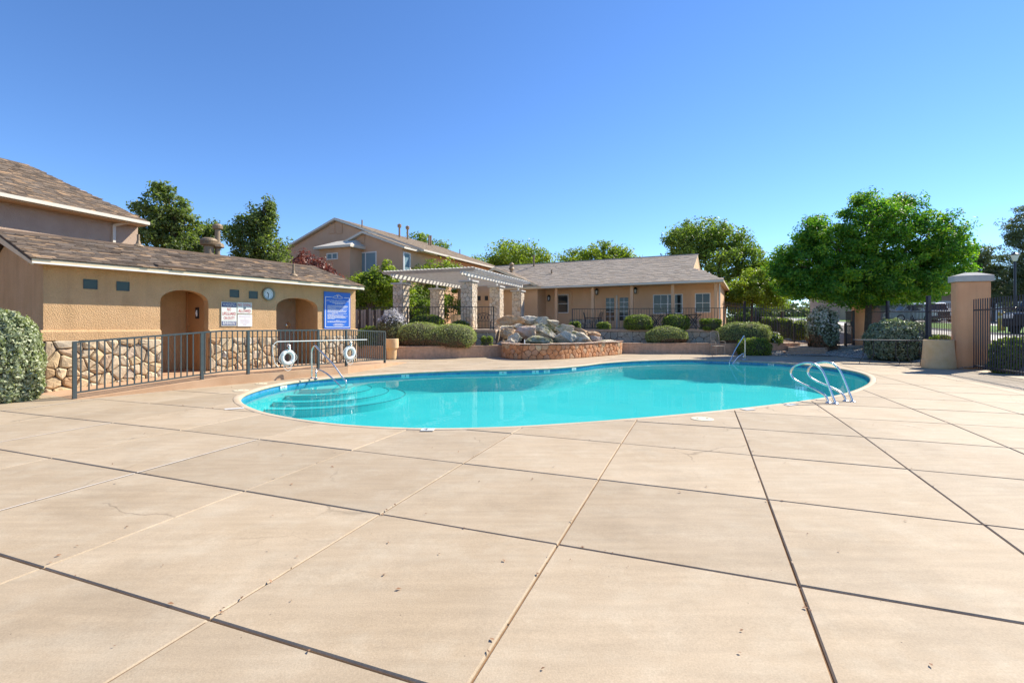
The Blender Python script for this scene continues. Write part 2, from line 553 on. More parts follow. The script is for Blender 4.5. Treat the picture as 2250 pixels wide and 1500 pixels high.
MT['rock_rust'] = boulder_mat('rust_rock', (0.56, 0.30, 0.14), (0.66, 0.48, 0.30), (0.34, 0.21, 0.11), 0.05)
MT['rock_grey'] = boulder_mat('grey_rock', (0.50, 0.45, 0.36), (0.74, 0.67, 0.54), (0.38, 0.35, 0.22), 0.05)
MT['rock_moss'] = boulder_mat('mossy_rock', (0.36, 0.34, 0.18), (0.64, 0.58, 0.44), (0.21, 0.205, 0.06), 0.12)

SHB = shingle_mats('brown_shingle', [(0.0, (0.085, 0.058, 0.038)), (0.3, (0.15, 0.108, 0.075)), (0.55, (0.165, 0.13, 0.10)), (0.78, (0.21, 0.15, 0.10)), (0.90, (0.28, 0.19, 0.115)), (1.0, (0.42, 0.27, 0.15))])
SHG = shingle_mats('grey_brown_shingle', [(0.0, (0.37, 0.295, 0.225)), (0.5, (0.42, 0.345, 0.27)), (0.8, (0.385, 0.325, 0.265)), (1.0, (0.48, 0.375, 0.275))])

LF = {
    'ash': leaf_mat('ash_leaf', (0.085, 0.12, 0.036), (0.145, 0.19, 0.058), (0.23, 0.27, 0.095), trans=0.5),
    'main': leaf_mat('main_tree_leaf', (0.045, 0.135, 0.022), (0.105, 0.25, 0.03), (0.36, 0.48, 0.04), trans=0.52),
    'bright': leaf_mat('bright_leaf', (0.12, 0.175, 0.024), (0.215, 0.28, 0.034), (0.34, 0.38, 0.055), trans=0.48),
    'cotton': leaf_mat('cottonwood_leaf', (0.10, 0.155, 0.032), (0.165, 0.235, 0.044), (0.26, 0.32, 0.07), trans=0.5),
    'plum': leaf_mat('plum_leaf', (0.10, 0.034, 0.034), (0.18, 0.068, 0.056), (0.30, 0.14, 0.09), trans=0.3, tcol=(1.4, 0.7, 0.6)),
    'conifer': leaf_mat('conifer_needle', (0.085, 0.115, 0.055), (0.13, 0.16, 0.075), (0.19, 0.215, 0.10), trans=0.35),
    'silver': leaf_mat('silver_leaf', (0.19, 0.23, 0.12), (0.33, 0.37, 0.215), (0.55, 0.56, 0.39), trans=0.25, rough=0.4),
    'silver_blue': leaf_mat('silver_blue_leaf', (0.16, 0.20, 0.12), (0.29, 0.335, 0.22), (0.48, 0.50, 0.36), trans=0.25, rough=0.4),
    'box': leaf_mat('boxwood_leaf', (0.10, 0.155, 0.025), (0.19, 0.25, 0.037), (0.36, 0.40, 0.065), trans=0.4),
    'juniper': leaf_mat('juniper_needle', (0.22, 0.265, 0.085), (0.34, 0.38, 0.14), (0.48, 0.50, 0.215), trans=0.28),
    'dead': leaf_mat('dead_foliage', (0.17, 0.088, 0.042), (0.28, 0.15, 0.078), (0.38, 0.225, 0.13), trans=0.15, tcol=(1, 0.8, 0.5)),
    'lavender': leaf_mat('lavender_leaf', (0.20, 0.22, 0.10), (0.30, 0.32, 0.16), (0.42, 0.42, 0.26), trans=0.25),
    'bloom': leaf_mat('lavender_bloom_leaf', (0.46, 0.45, 0.46), (0.56, 0.55, 0.57), (0.66, 0.64, 0.66), trans=0.25, tcol=(1, 1, 1)),
    'flower': leaf_mat('white_flower', (0.62, 0.60, 0.50), (0.72, 0.70, 0.62), (0.80, 0.78, 0.72), trans=0.2, tcol=(1, 1, 1)),
}
#SECTION2

# ------------------------------------------------------------------ pool outline in plan
def catmull(P, n, closed=True):
    out = []
    m = len(P)
    for i in range(m if closed else m - 1):
        p0, p1, p2, p3 = (P[(i - 1) % m], P[i], P[(i + 1) % m], P[(i + 2) % m]) if closed else (P[max(i - 1, 0)], P[i], P[i + 1], P[min(i + 2, m - 1)])
        for k in range(n):
            t = k / n
            out.append(tuple(0.5 * ((2 * b) + (c - a) * t + (2 * a - 5 * b + 4 * c - d) * t * t + (-a + 3 * b - 3 * c + d) * t ** 3) for a, b, c, d in zip(p0, p1, p2, p3)))
    if not closed:
        out.append(tuple(P[-1]))
    return out

POOL_PX = [(527, 880), (540, 863), (600, 845), (680, 833), (770, 825), (880, 818), (1000, 813), (1110, 811), (1200, 808), (1275, 802), (1330, 795.5),
           (1405, 791), (1500, 789), (1600, 790.5), (1700, 795), (1800, 803), (1870, 813), (1905, 823), (1914, 834), (1900, 847), (1850, 865), (1760, 880),
           (1600, 899), (1400, 917.5), (1200, 932), (1060, 938.5), (935, 940), (820, 936), (720, 928), (630, 915), (565, 900)]
POOL = catmull([G(x, y) for x, y in POOL_PX], 6)

def resample(P, step):
    out = []
    acc = 0.0
    m = len(P)
    L = sum(math.dist(P[i], P[(i + 1) % m]) for i in range(m))
    n = int(L / step)
    step = L / n
    nxt = 0.0
    for i in range(m):
        a, b = P[i], P[(i + 1) % m]
        d = math.dist(a, b)
        while nxt < acc + d - 1e-9 and len(out) < n:
            t = (nxt - acc) / d
            out.append((a[0] + (b[0] - a[0]) * t, a[1] + (b[1] - a[1]) * t))
            nxt += step
        acc += d
    return out
POOL = resample(POOL, 0.22)
def area(P):
    return 0.5 * sum(P[i][0] * P[(i + 1) % len(P)][1] - P[(i + 1) % len(P)][0] * P[i][1] for i in range(len(P)))
if area(POOL) < 0:
    POOL = POOL[::-1]

def offset(P, d):
    "positive d = outwards for a counter-clockwise outline"
    out = []
    m = len(P)
    for i in range(m):
        a, b = P[(i - 1) % m], P[(i + 1) % m]
        tx, ty = b[0] - a[0], b[1] - a[1]
        L = math.hypot(tx, ty)
        out.append((P[i][0] + ty / L * d, P[i][1] - tx / L * d))
    return out

def inside(p, P):
    c = False
    j = len(P) - 1
    for i in range(len(P)):
        if (P[i][1] > p[1]) != (P[j][1] > p[1]) and p[0] < (P[j][0] - P[i][0]) * (p[1] - P[i][1]) / (P[j][1] - P[i][1]) + P[i][0]:
            c = not c
        j = i
    return c

COPW = 0.11
POOL_OUT = offset(POOL, COPW)
SLOPE, YB = 0.0194, 6.35
def zd(x, y):
    "the deck falls away from the pool towards the viewer"
    return SLOPE * min(0.0, y - YB)

# ------------------------------------------------------------------ ground
bm = bmesh.new()
outer = [(-400, YB), (400, YB), (400, 700), (-400, 700)]
es = []
for ring in (outer, offset(POOL, COPW * 0.5)):
    vv = [bm.verts.new((x, y, -0.016)) for x, y in ring]
    es += [bm.edges.new((vv[i], vv[(i + 1) % len(vv)])) for i in range(len(vv))]
bmesh.ops.triangle_fill(bm, edges=es, use_beauty=True)
vv = [bm.verts.new((x, y, zd(x, y) - 0.016)) for x, y in ((-400, -200), (400, -200), (400, YB), (-400, YB))]
bm.faces.new(vv)
bmesh.ops.recalc_face_normals(bm, faces=bm.faces)
me = bpy.data.meshes.new('ground')
bm.to_mesh(me)
bm.free()
ground = obj('ground', me, MT['joint'])
tag(ground, kind='structure')

# ------------------------------------------------------------------ deck slabs
uB = (math.sin(R(20.95)), math.cos(R(20.95)))
uA = (uB[1], -uB[0])
HC = H - zd(0, 0)
def GD(px, py):
    Y = F * HC / (py - (HZ - F * SLOPE))
    return ((px - CX) / F * Y, Y)
P1 = GD(1225, 1195)
CELL = math.dist(P1, GD(1750, 1287)) * 0.5 + math.dist(P1, GD(1320, 1052)) * 0.5
DECK = [(-13, 0.3), (7.9, 0.3), (13.9, 15.2), (15.9, 19.6), (13.9, 22.2), (12.4, 23.6), (10, 24.6), (5.65, 25.2), (-.45, 22.2), (-4.8, 20.6), (-7.0, 20.6),
        (-7.0, 16.5), (-9.9, 10.2), (-13, 7.0)]
deck = thing('pool_deck', None, None, (0, 0, 0))
tag(deck, kind='structure')
cut_mb = MB().plan(POOL_OUT, -1.0, 1.0)
cutter = obj('cutter', cut_mb, MT['deck'])
JA, JB = 0.0065, 0.0055
rs = random.Random(3)
cross = []
slab_n = 0
for i in range(-12, 18):
    for j in range(-4, 24):
        c = [(P1[0] + uA[0] * CELL * (i + a) + uB[0] * CELL * (j + b), P1[1] + uA[1] * CELL * (i + a) + uB[1] * CELL * (j + b)) for a, b in ((0, 0), (1, 0), (1, 1), (0, 1))]
        m = (sum(p[0] for p in c) / 4, sum(p[1] for p in c) / 4)
        if m[1] < 0.2 or abs(m[0]) > 1.12 * m[1] + 1.2:
            continue
        if not (inside(m, DECK) or any(inside(p, DECK) for p in c)):
            continue
        nin = sum(inside(p, POOL_OUT) for p in c)
        pts = [((p[0] * (1 - t) + q[0] * t), (p[1] * (1 - t) + q[1] * t)) for p, q in zip(c, c[1:] + c[:1]) for t in (0.25, 0.5, 0.75)]
        anyin = nin > 0 or any(inside(p, POOL_OUT) for p in pts) or inside(m, POOL_OUT)
        if nin == 4 and all(inside(p, POOL_OUT) for p in pts):
            continue
        ja = JA * rs.uniform(0.75, 1.25) / CELL
        jb = JB * rs.uniform(0.6, 1.2) / CELL
        if i < -1: jb *= 0.7
        q = []
        lift = rs.uniform(-0.0015, 0.0015)
        tl = [rs.uniform(-0.0008, 0.0008) for _ in range(4)]
        for k, (a, b) in enumerate(((jb, ja), (1 - jb, ja), (1 - jb, 1 - ja), (jb, 1 - ja))):
            x = P1[0] + uA[0] * CELL * (i + a) + uB[0] * CELL * (j + b)
            y = P1[1] + uA[1] * CELL * (i + a) + uB[1] * CELL * (j + b)
            q.append((x, y, zd(x, y) + lift + tl[k]))
        # slab with a small tooled edge
        ins = 0.007
        ce = (sum(p[0] for p in q) / 4, sum(p[1] for p in q) / 4)
        t = [(p[0] + (ce[0] - p[0]) * ins / 0.7, p[1] + (ce[1] - p[1]) * ins / 0.7, p[2]) for p in q]
        mb = MB()
        mb.add([(p[0], p[1], p[2] - 0.06) for p in q] + [(p[0], p[1], p[2] - 0.009) for p in q] + t,
               [(3, 2, 1, 0), (8, 9, 10, 11)] + [(k, (k + 1) % 4, 4 + (k + 1) % 4, 4 + k) for k in range(4)] + [(4 + k, 4 + (k + 1) % 4, 8 + (k + 1) % 4, 8 + k) for k in range(4)])
        o = obj('slab', mb, MT['deck'], deck)
        slab_n += 1
        if anyin:
            cross.append(o)
        else:
            # joint filler along the slab's left side
            if i <= -1 and j >= -3:
                white = i in (-3, -5, -7)
                a0 = (P1[0] + uA[0] * CELL * i + uB[0] * CELL * j, P1[1] + uA[1] * CELL * i + uB[1] * CELL * j)
                a1 = (a0[0] + uB[0] * CELL * 0.985, a0[1] + uB[1] * CELL * 0.985)
                wd = 0.0085 if white else 0.0075
                up = 0.003 if white else -0.007
                f = MB().add([(a0[0] - uA[0] * wd, a0[1] - uA[1] * wd, zd(*a0) + up), (a0[0] + uA[0] * wd, a0[1] + uA[1] * wd, zd(*a0) + up),
                              (a1[0] + uA[0] * wd, a1[1] + uA[1] * wd, zd(*a1) + up), (a1[0] - uA[0] * wd, a1[1] - uA[1] * wd, zd(*a1) + up)], [(0, 1, 2, 3)])
                obj('joint_filler', f, MT['caulk'] if white else MT['filler'], deck)
for o in cross:
    b = o.modifiers.new('cut', 'BOOLEAN')
    b.operation = 'DIFFERENCE'
    b.object = cutter
    b.solver = 'EXACT'
dg = bpy.context.evaluated_depsgraph_get()
for o in cross:
    nm = bpy.data.meshes.new_from_object(o.evaluated_get(dg))
    o.modifiers.clear()
    old = o.data
    o.data = nm
    nm.name = 'slab'
for o in cross:
    if len(o.data.polygons) == 0:
        bpy.data.objects.remove(o)
bpy.data.objects.remove(cutter)

# coping with a rounded nose
def sweep(P, prof, z0=0.0):
    "profile of (outward offset, z) swept round a closed outline"
    mb = MB()
    rings = [offset(P, d) for d, z in prof]
    m = len(P)
    vs_ = [(rings[k][i][0], rings[k][i][1], prof[k][1] + z0) for i in range(m) for k in range(len(prof))]
    K = len(prof)
    fs_ = [(i * K + k, ((i + 1) % m) * K + k, ((i + 1) % m) * K + k + 1, i * K + k + 1) for i in range(m) for k in range(K - 1)]
    return mb.add(vs_, fs_)
cop = obj('coping', sweep(POOL, [(COPW - 0.004, -0.05), (COPW - 0.004, 0.001), (COPW - 0.012, 0.004), (0.02, 0.004), (0.0, -0.002), (-0.02, -0.014), (-0.028, -0.032), (-0.024, -0.052), (-0.008, -0.064), (0.03, -0.066)]), MT['coping'], deck, smooth=True)

# ------------------------------------------------------------------ pool shell and water
def tile_mat():
    m, n, l, b = nt('blue_waterline_tile')
    uv = n.new('ShaderNodeUVMap')
    bt = n.new('ShaderNodeTexBrick')
    bt.offset = 0.0
    bt.inputs['Scale'].default_value = 1.0
    bt.inputs['Brick Width'].default_value = 0.15
    bt.inputs['Row Height'].default_value = 0.075
    bt.inputs['Mortar Size'].default_value = 0.006
    bt.inputs['Color1'].default_value = (0.03, 0.20, 0.40, 1)
    bt.inputs['Color2'].default_value = (0.07, 0.29, 0.50, 1)
    bt.inputs['Mortar'].default_value = (0.16, 0.32, 0.40, 1)
    l.new(uv.outputs[0], bt.inputs['Vector'])
    l.new(bt.outputs['Color'], b.inputs['Base Color'])
    b.inputs['Roughness'].default_value = 0.2
    return m
MT['tile'] = tile_mat()
MT['pool_plaster'] = M('pool_plaster', (0.10, 0.50, 0.50), 0.8, col2=(0.14, 0.56, 0.55), ns=0.7)
MT['pool_edge'] = M('dark_step_edge', (0.03, 0.16, 0.18), 0.6)
def water_mat():
    m, n, l, b = nt('pool_water')
    n.remove(b)
    g = n.new('ShaderNodeNewGeometry')
    mp = n.new('ShaderNodeMapping')
    mp.inputs['Scale'].default_value = (1, 1, 1)
    l.new(g.outputs['Position'], mp.inputs['Vector'])
    h = noise(n, l, 1.6, 3, 0.5, mp.outputs[0])
    bp = n.new('ShaderNodeBump')
    bp.inputs['Strength'].default_value = 0.07
    bp.inputs['Distance'].default_value = 0.05
    l.new(h, bp.inputs['Height'])
    tr = n.new('ShaderNodeBsdfTransparent')
    tr.inputs['Color'].default_value = (0.50, 0.935, 0.95, 1)
    gl = n.new('ShaderNodeBsdfGlossy')
    gl.inputs['Roughness'].default_value = 0.015
    gl.inputs['Color'].default_value = (0.95, 0.97, 1, 1)
    l.new(bp.outputs[0], gl.inputs['Normal'])
    fr = n.new('ShaderNodeFresnel')
    fr.inputs['IOR'].default_value = 1.10
    l.new(bp.outputs[0], fr.inputs['Normal'])
    mx = n.new('ShaderNodeMixShader')
    l.new(gl.outputs[0], mx.inputs[2])
    df = n.new('ShaderNodeBsdfDiffuse')
    df.inputs['Color'].default_value = (0.04, 0.47, 0.50, 1)
    m2 = n.new('ShaderNodeMixShader')
    m2.inputs[0].default_value = 0.24
    l.new(tr.outputs[0], m2.inputs[1])
    l.new(df.outputs[0], m2.inputs[2])
    l.new(m2.outputs[0], mx.inputs[1])
    fm = n.new('ShaderNodeMath')
    fm.operation = 'MULTIPLY'
    fm.inputs[1].default_value = 0.55
    l.new(fr.outputs[0], fm.inputs[0])
    l.new(fm.outputs[0], mx.inputs[0])
    l.new(mx.outputs[0], n['Material Output'].inputs['Surface'])
    return m
MT['water'] = water_mat()
WZ = -0.125
pool = thing('swimming_pool', None, None, (0, 0, 0))
tag(pool, kind='structure')
def pool_z(x, y):
    return -0.66 - 0.16 * max(0.0, min(1.0, (x + 1.0) / 8.0))
m_ = len(POOL)
mb = MB()
low = offset(POOL, -0.12)
mb.add([(x, y, -0.24) for x, y in POOL] + [(x, y, pool_z(x, y) + 0.15) for x, y in POOL] + [(x, y, pool_z(x, y)) for x, y in low],
       [(i, m_ + i, m_ + (i + 1) % m_, (i + 1) % m_) for i in range(m_)] + [(m_ + i, 2 * m_ + i, 2 * m_ + (i + 1) % m_, m_ + (i + 1) % m_) for i in range(m_)])
obj('basin_wall', mb, MT['pool_plaster'], pool, smooth=True)
bm = bmesh.new()
vv = [bm.verts.new((x, y, 0)) for x, y in low]
bm.faces.new(vv)
bmesh.ops.triangulate(bm, faces=bm.faces)
for v in bm.verts:
    v.co.z = pool_z(v.co.x, v.co.y)
me = bpy.data.meshes.new('basin_floor')
bm.to_mesh(me)
bm.free()
obj('basin_floor', me, MT['pool_plaster'], pool)
mb = MB().add([(x, y, -0.062) for x, y in POOL] + [(x, y, -0.242) for x, y in offset(POOL, -0.003)], [(i, m_ + i, m_ + (i + 1) % m_, (i + 1) % m_) for i in range(m_)])
tb = obj('tile_band', mb, MT['tile'], pool)
uvl = tb.data.uv_layers.new(name='UVMap')
acc = [0.0]
for i in range(m_):
    acc.append(acc[-1] + math.dist(POOL[i], POOL[(i + 1) % m_]))
for i in range(m_):
    for k, uvc in enumerate(((acc[i], 0.15), (acc[i], 0.0), (acc[i + 1], 0.0), (acc[i + 1], 0.15))):
        uvl.data[i * 4 + k].uv = uvc
# entry steps in the shallow corner
sx, sy = G(705, 829.5)
for k, (rad, z) in enumerate(((0.85, -0.22), (1.30, -0.31), (1.75, -0.40), (2.2, -0.49))):
    a0 = [(sx + rad * math.cos(R(a)), sy + rad * math.sin(R(a))) for a in range(-180, 41, 5)]
    a0 = [p for p in a0 if inside(p, offset(POOL, -0.02))]
    if len(a0) < 3:
        continue
    mb = MB()
    full = [(sx - 0.3 + (rad + 0.0) * 0 , sy + 0.3)]
    cl = [p for p in POOL]
    e0, e1 = a0[0], a0[-1]
    i0 = min(range(m_), key=lambda i: math.dist(POOL[i], e0))
    i1 = min(range(m_), key=lambda i: math.dist(POOL[i], e1))
    # walk the outline from the arc's end back to its start on the side of the handrail
    path_a, i = [], i1
    while i != i0 and len(path_a) < m_:
        path_a.append(POOL[i]); i = (i + 1) % m_
    path_b, i = [], i1
    while i != i0 and len(path_b) < m_:
        path_b.append(POOL[i]); i = (i - 1) % m_
    path = path_a if len(path_a) < len(path_b) else path_b
    poly = a0 + path
    if area(poly) < 0:
        poly = poly[::-1]
    mb.plan(poly, -1.4, z - k * 0.0015)
    st = obj('step', mb, MT['pool_plaster'], pool)
    obj('step_edge', MB().tube([(p[0], p[1], z + 0.002) for p in a0], 0.010, 5), MT['pool_edge'], st)
bm = bmesh.new()
vv = [bm.verts.new((x, y, WZ)) for x, y in offset(POOL, -0.001)]
bm.faces.new(vv)
bmesh.ops.triangulate(bm, faces=bm.faces)
me = bpy.data.meshes.new('pool_water')
bm.to_mesh(me)
bm.free()
pw = obj('pool_water', me, MT['water'])
tag(pw, kind='structure')

def text_mesh(body, size, depth=0.0, spacing=1.0):
    cu = bpy.data.curves.new('t', 'FONT')
    cu.body = body
    cu.size = size
    cu.align_x = 'CENTER'
    cu.align_y = 'CENTER'
    cu.space_character = spacing
    cu.resolution_u = 2
    o = bpy.data.objects.new('t', cu)
    COL.objects.link(o)
    dgr = bpy.context.evaluated_depsgraph_get()
    me = bpy.data.meshes.new_from_object(o.evaluated_get(dgr))
    me.name = 'lettering'
    me.materials.clear()
    bpy.data.objects.remove(o)
    return me

# depth-marker tiles, skimmer lids and waterline markers
def deck_tile(px, py, w, d, text, label, ang=0.0):
    x, y = G(px, py)
    t = thing('depth_marker', label, 'tile', (x, y, zd(x, y)), group=None)
    c, s = math.cos(ang), math.sin(ang)
    P = [(x + a * c - b * s, y + a * s + b * c, zd(x, y) + 0.006) for a, b in ((-w / 2, -d / 2), (w / 2, -d / 2), (w / 2, d / 2), (-w / 2, d / 2))]
    obj('tile', MB().prism(P, (0, 0, 0.003)), MT['tile_white'], t)
    if text:
        me_ = text_mesh(text, d * 0.95)
        me_.materials.append(MT['print_black'])
        put('lettering', me_, t, (x - 0.03, y, zd(x, y) + 0.0105), (0, 0, ang))
deck_tile(940, 944.5, 0.17, 0.15, '4', 'white depth tile printed with a black 4 at the near pool edge')
deck_tile(515, 898, 0.28, 0.12, '', 'worn white depth tile beside the left tip of the pool', 0.5)
deck_tile(1643, 899.5, 0.20, 0.15, '', 'blank white tile in the deck between skimmer lid and grab rails', 0.35)
deck_tile(1738, 889.5, 0.26, 0.12, '', 'white deck tile just left of the grab rail shadows', 0.5)
for px, py, r, lab in ((1543, 920.5, 0.16, 'cream round skimmer lid with two dark finger holes near the pool edge'), (529, 858, 0.15, 'cream skimmer lid in the deck left of the pool steps'), (620, 843, 0.13, 'small pale lid in the deck behind the left pool edge')):
    x, y = G(px, py)
    if inside((x, y), POOL_OUT):
        x -= 0.5
    t = thing('skimmer_lid', lab, 'lid', (x, y, 0))
    obj('lid', MB().lathe([(r, 0.0), (r, 0.008), (r - 0.012, 0.012), (0.001, 0.012)], 28, (x, y, 0)), MT['lid'], t)
    for k in (-1, 1):
        obj('finger_hole', MB().lathe([(0.016, 0.0), (0.016, 0.0145)], 10, (x + k * r * 0.45, y, 0)), MT['dark'], t)
def water_tile(px, text, label):
    # on the tile band, nearest outline point on the far side at that column
    r = (px - CX) / F
    cand = [i for i in range(m_) if (POOL[i][0] / POOL[i][1] - r) * (POOL[(i + 1) % m_][0] / POOL[(i + 1) % m_][1] - r) <= 0]
    i = max(cand, key=lambda k: POOL[k][1])
    a, b = POOL[i], POOL[(i + 1) % m_]
    L = math.dist(a, b)
    ux, uy = (a[0] - b[0]) / L, (a[1] - b[1]) / L
    nx, ny = -uy, ux
    cxy = ((a[0] + b[0]) / 2, (a[1] + b[1]) / 2)
    if not inside((cxy[0] + nx * 0.1, cxy[1] + ny * 0.1), POOL):
        nx, ny = -nx, -ny
    if ux * 1 < 0:
        ux, uy = -ux, -uy
    t = thing('depth_marker', label, 'tile', (cxy[0], cxy[1], -0.1))
    w = 0.24
    base = (cxy[0] + nx * 0.022, cxy[1] + ny * 0.022)
    P = [(base[0] - ux * w / 2, base[1] - uy * w / 2, -0.165), (base[0] + ux * w / 2, base[1] + uy * w / 2, -0.165), (base[0] + ux * w / 2, base[1] + uy * w / 2, -0.068), (base[0] - ux * w / 2, base[1] - uy * w / 2, -0.068)]
    obj('tile', MB().prism(P, (-nx * 0.02, -ny * 0.02, 0)), MT['tile_white'], t)
    me_ = text_mesh(text, 0.085)
    me_.materials.append(MT['print_black'])
    put('lettering', me_, t, (base[0] + nx * 0.003, base[1] + ny * 0.003, -0.112), (R(90), 0, math.atan2(uy, ux)))
water_tile(626, '0 0', 'white waterline tile with black rings under the left coping')
water_tile(896, '4', 'small marker tile on the far waterline right of the steps')
water_tile(1100, '4', 'marker tile on the far waterline in front of the rock waterfall, left one')
water_tile(1172, '4', 'marker tile on the far waterline in front of the rock waterfall, middle one')
water_tile(1206, '4 5', 'wider marker tile on the far waterline below the waterfall basin')
water_tile(1262, '5', 'marker tile on the far waterline near the bend of the pool')
water_tile(1622, '5', 'round marker on the far pool wall beside the far handrail')
water_tile(1700, '5 FT', 'marker tile on the far pool wall in the tree shade')
#SECTION3

# ------------------------------------------------------------------ shared builders: stones, shingles, railings
def clip_half(poly, a, b, c):
    "keep a*x+b*y<=c"
    out = []
    for i in range(len(poly)):
        p, q = poly[i], poly[(i + 1) % len(poly)]
        dp, dq = a * p[0] + b * p[1] - c, a * q[0] + b * q[1] - c
        if dp <= 0:
            out.append(p)
        if dp * dq < 0:
            t = dp / (dp - dq)
            out.append((p[0] + (q[0] - p[0]) * t, p[1] + (q[1] - p[1]) * t))
    return out

def cells(w, h, cell, seed, jit=0.42, ax=1.0):
    rg = random.Random(seed)
    nx, ny = max(1, round(w / cell / ax)), max(1, round(h / cell))
    S = [((i + 0.5 + (0.5 * (j % 2) - 0.25) + rg.uniform(-jit, jit)) * w / nx, (j + 0.5 + rg.uniform(-jit, jit)) * h / ny) for j in range(ny) for i in range(nx)]
    S = [s for s in S if rg.random() > 0.12]
    out = []
    for k, s in enumerate(S):
        P = [(0, 0), (w, 0), (w, h), (0, h)]
        for k2, t in enumerate(S):
            if k2 == k or math.dist(s, t) > 4 * cell * ax:
                continue
            a, b = t[0] - s[0], t[1] - s[1]
            c = (t[0] ** 2 + t[1] ** 2 - s[0] ** 2 - s[1] ** 2) / 2
            P = clip_half(P, a, b, c)
            if len(P) < 3:
                break
        if len(P) >= 3 and abs(area(P)) > 0.0015:
            out.append(P)
    return out

def chaikin(P, t=0.13):
    out = []
    for i in range(len(P)):
        a, b = P[i], P[(i + 1) % len(P)]
        out.append((a[0] + (b[0] - a[0]) * t, a[1] + (b[1] - a[1]) * t))
        out.append((a[0] + (b[0] - a[0]) * (1 - t), a[1] + (b[1] - a[1]) * (1 - t)))
    return out

def stone_piece(P, fn, gap, th, rg):
    cx_, cy_ = sum(p[0] for p in P) / len(P), sum(p[1] for p in P) / len(P)
    def shrink(Q, d):
        o = []
        for p in Q:
            L = math.dist(p, (cx_, cy_))
            k = max(0.3, 1 - d / max(L, 1e-6))
            o.append((cx_ + (p[0] - cx_) * k, cy_ + (p[1] - cy_) * k))
        return o
    Q = chaikin(shrink(P, gap))
    n = len(Q)
    T = shrink(Q, th * 0.45)
    t0 = th * rg.uniform(0.75, 1.25)
    vs_ = [fn(x, y, 0.0) for x, y in Q] + [fn(x, y, t0 * 0.62) for x, y in Q] + [fn(x, y, t0 * rg.uniform(0.88, 1.12)) for x, y in T] + [fn(cx_ + rg.uniform(-.01, .01), cy_, t0 * rg.uniform(1.0, 1.25))]
    fs_ = []
    for k in range(2):
        for i in range(n):
            j = (i + 1) % n
            fs_.append((k * n + i, k * n + j, (k + 1) * n + j, (k + 1) * n + i))
    fs_ += [(2 * n + i, 2 * n + (i + 1) % n, 3 * n) for i in range(n)]
    return MB().add(vs_, fs_)

def stones(parent, w, h, fn, cell, mat, seed, th=0.05, gap=0.011, name='stone', ax=1.0, jit=0.42):
    rg = random.Random(seed * 31 + 1)
    for P in cells(w, h, cell, seed, jit, ax):
        obj(name, stone_piece(P, fn, gap, th, rg), mat, parent)

def shingles(parent, O, A, B, la, lb, mats, singles=0, seed=1, expo=0.145, wr=(0.16, 0.42), inside_fn=None, near=None):
    rg = random.Random(seed)
    O, A, B = Vector(O), Vector(A).normalized(), Vector(B).normalized()
    N = A.cross(B).normalized()
    items = []
    rows = int(math.ceil(lb / expo))
    for j in range(rows):
        a = -rg.uniform(0, 0.3)
        while a < la:
            w = rg.uniform(*wr)
            a0, a1 = max(a, 0.0), min(a + w, la)
            if a1 - a0 > 0.03:
                b0 = j * expo
                b1 = min(b0 + expo + 0.03, lb + 0.01)
                ca, cb = (a0 + a1) / 2, (b0 + b1) / 2
                if inside_fn is None or inside_fn(ca, cb):
                    items.append((a0, a1, b0 - rg.choice((0, 0, 0.012)), b1, rg.uniform(0.014, 0.030)))
            a += w
    if singles:
        items.sort(key=lambda q: near(q))
    def vf(q):
        a0, a1, b0, b1, t = q
        g = 0.003
        return ([(a0 + g, b0, 0.002), (a1 - g, b0, 0.002), (a1 - g, b1, 0.002), (a0 + g, b1, 0.002), (a0 + g, b0, t), (a1 - g, b0, t), (a1 - g, b1, 0.005), (a0 + g, b1, 0.005)],
                [(4, 5, 6, 7), (0, 1, 5, 4), (1, 2, 6, 5), (3, 0, 4, 7)])
    for q in items[:singles]:
        v, f = vf(q)
        mb = MB().add([tuple(O + A * x + B * y + N * z) for x, y, z in v], f)
        obj('shingle', mb, mats[0], parent)
    rest = items[singles:]
    if rest:
        mb = MB()
        col = []
        for q in rest:
            v, f = vf(q)
            mb.add([tuple(O + A * x + B * y + N * z) for x, y, z in v], f)
            col += [rg.random()] * len(f)
        o = obj('shingle_courses', mb, mats[1], parent)
        at = o.data.attributes.new('rnd', 'FLOAT', 'FACE')
        at.data.foreach_set('value', col)
        o['kind'] = 'stuff'

BARS = {}
def bar_mesh(r, mat):
    k = (round(r, 4), mat.name)
    if k not in BARS:
        me_ = mesh(MB().box(-r, r, -r, r, 0, 1), 'baluster')
        me_.materials.append(mat)
        BARS[k] = me_
    return BARS[k]

def poly_at(pts, d):
    for a, b in zip(pts, pts[1:]):
        L = math.dist(a[:2], b[:2])
        if d <= L + 1e-9:
            t = d / L
            return tuple(a[k] + (b[k] - a[k]) * t for k in range(3)), math.atan2(b[1] - a[1], b[0] - a[0])
        d -= L
    return pts[-1], math.atan2(pts[-1][1] - pts[-2][1], pts[-1][0] - pts[-2][0])

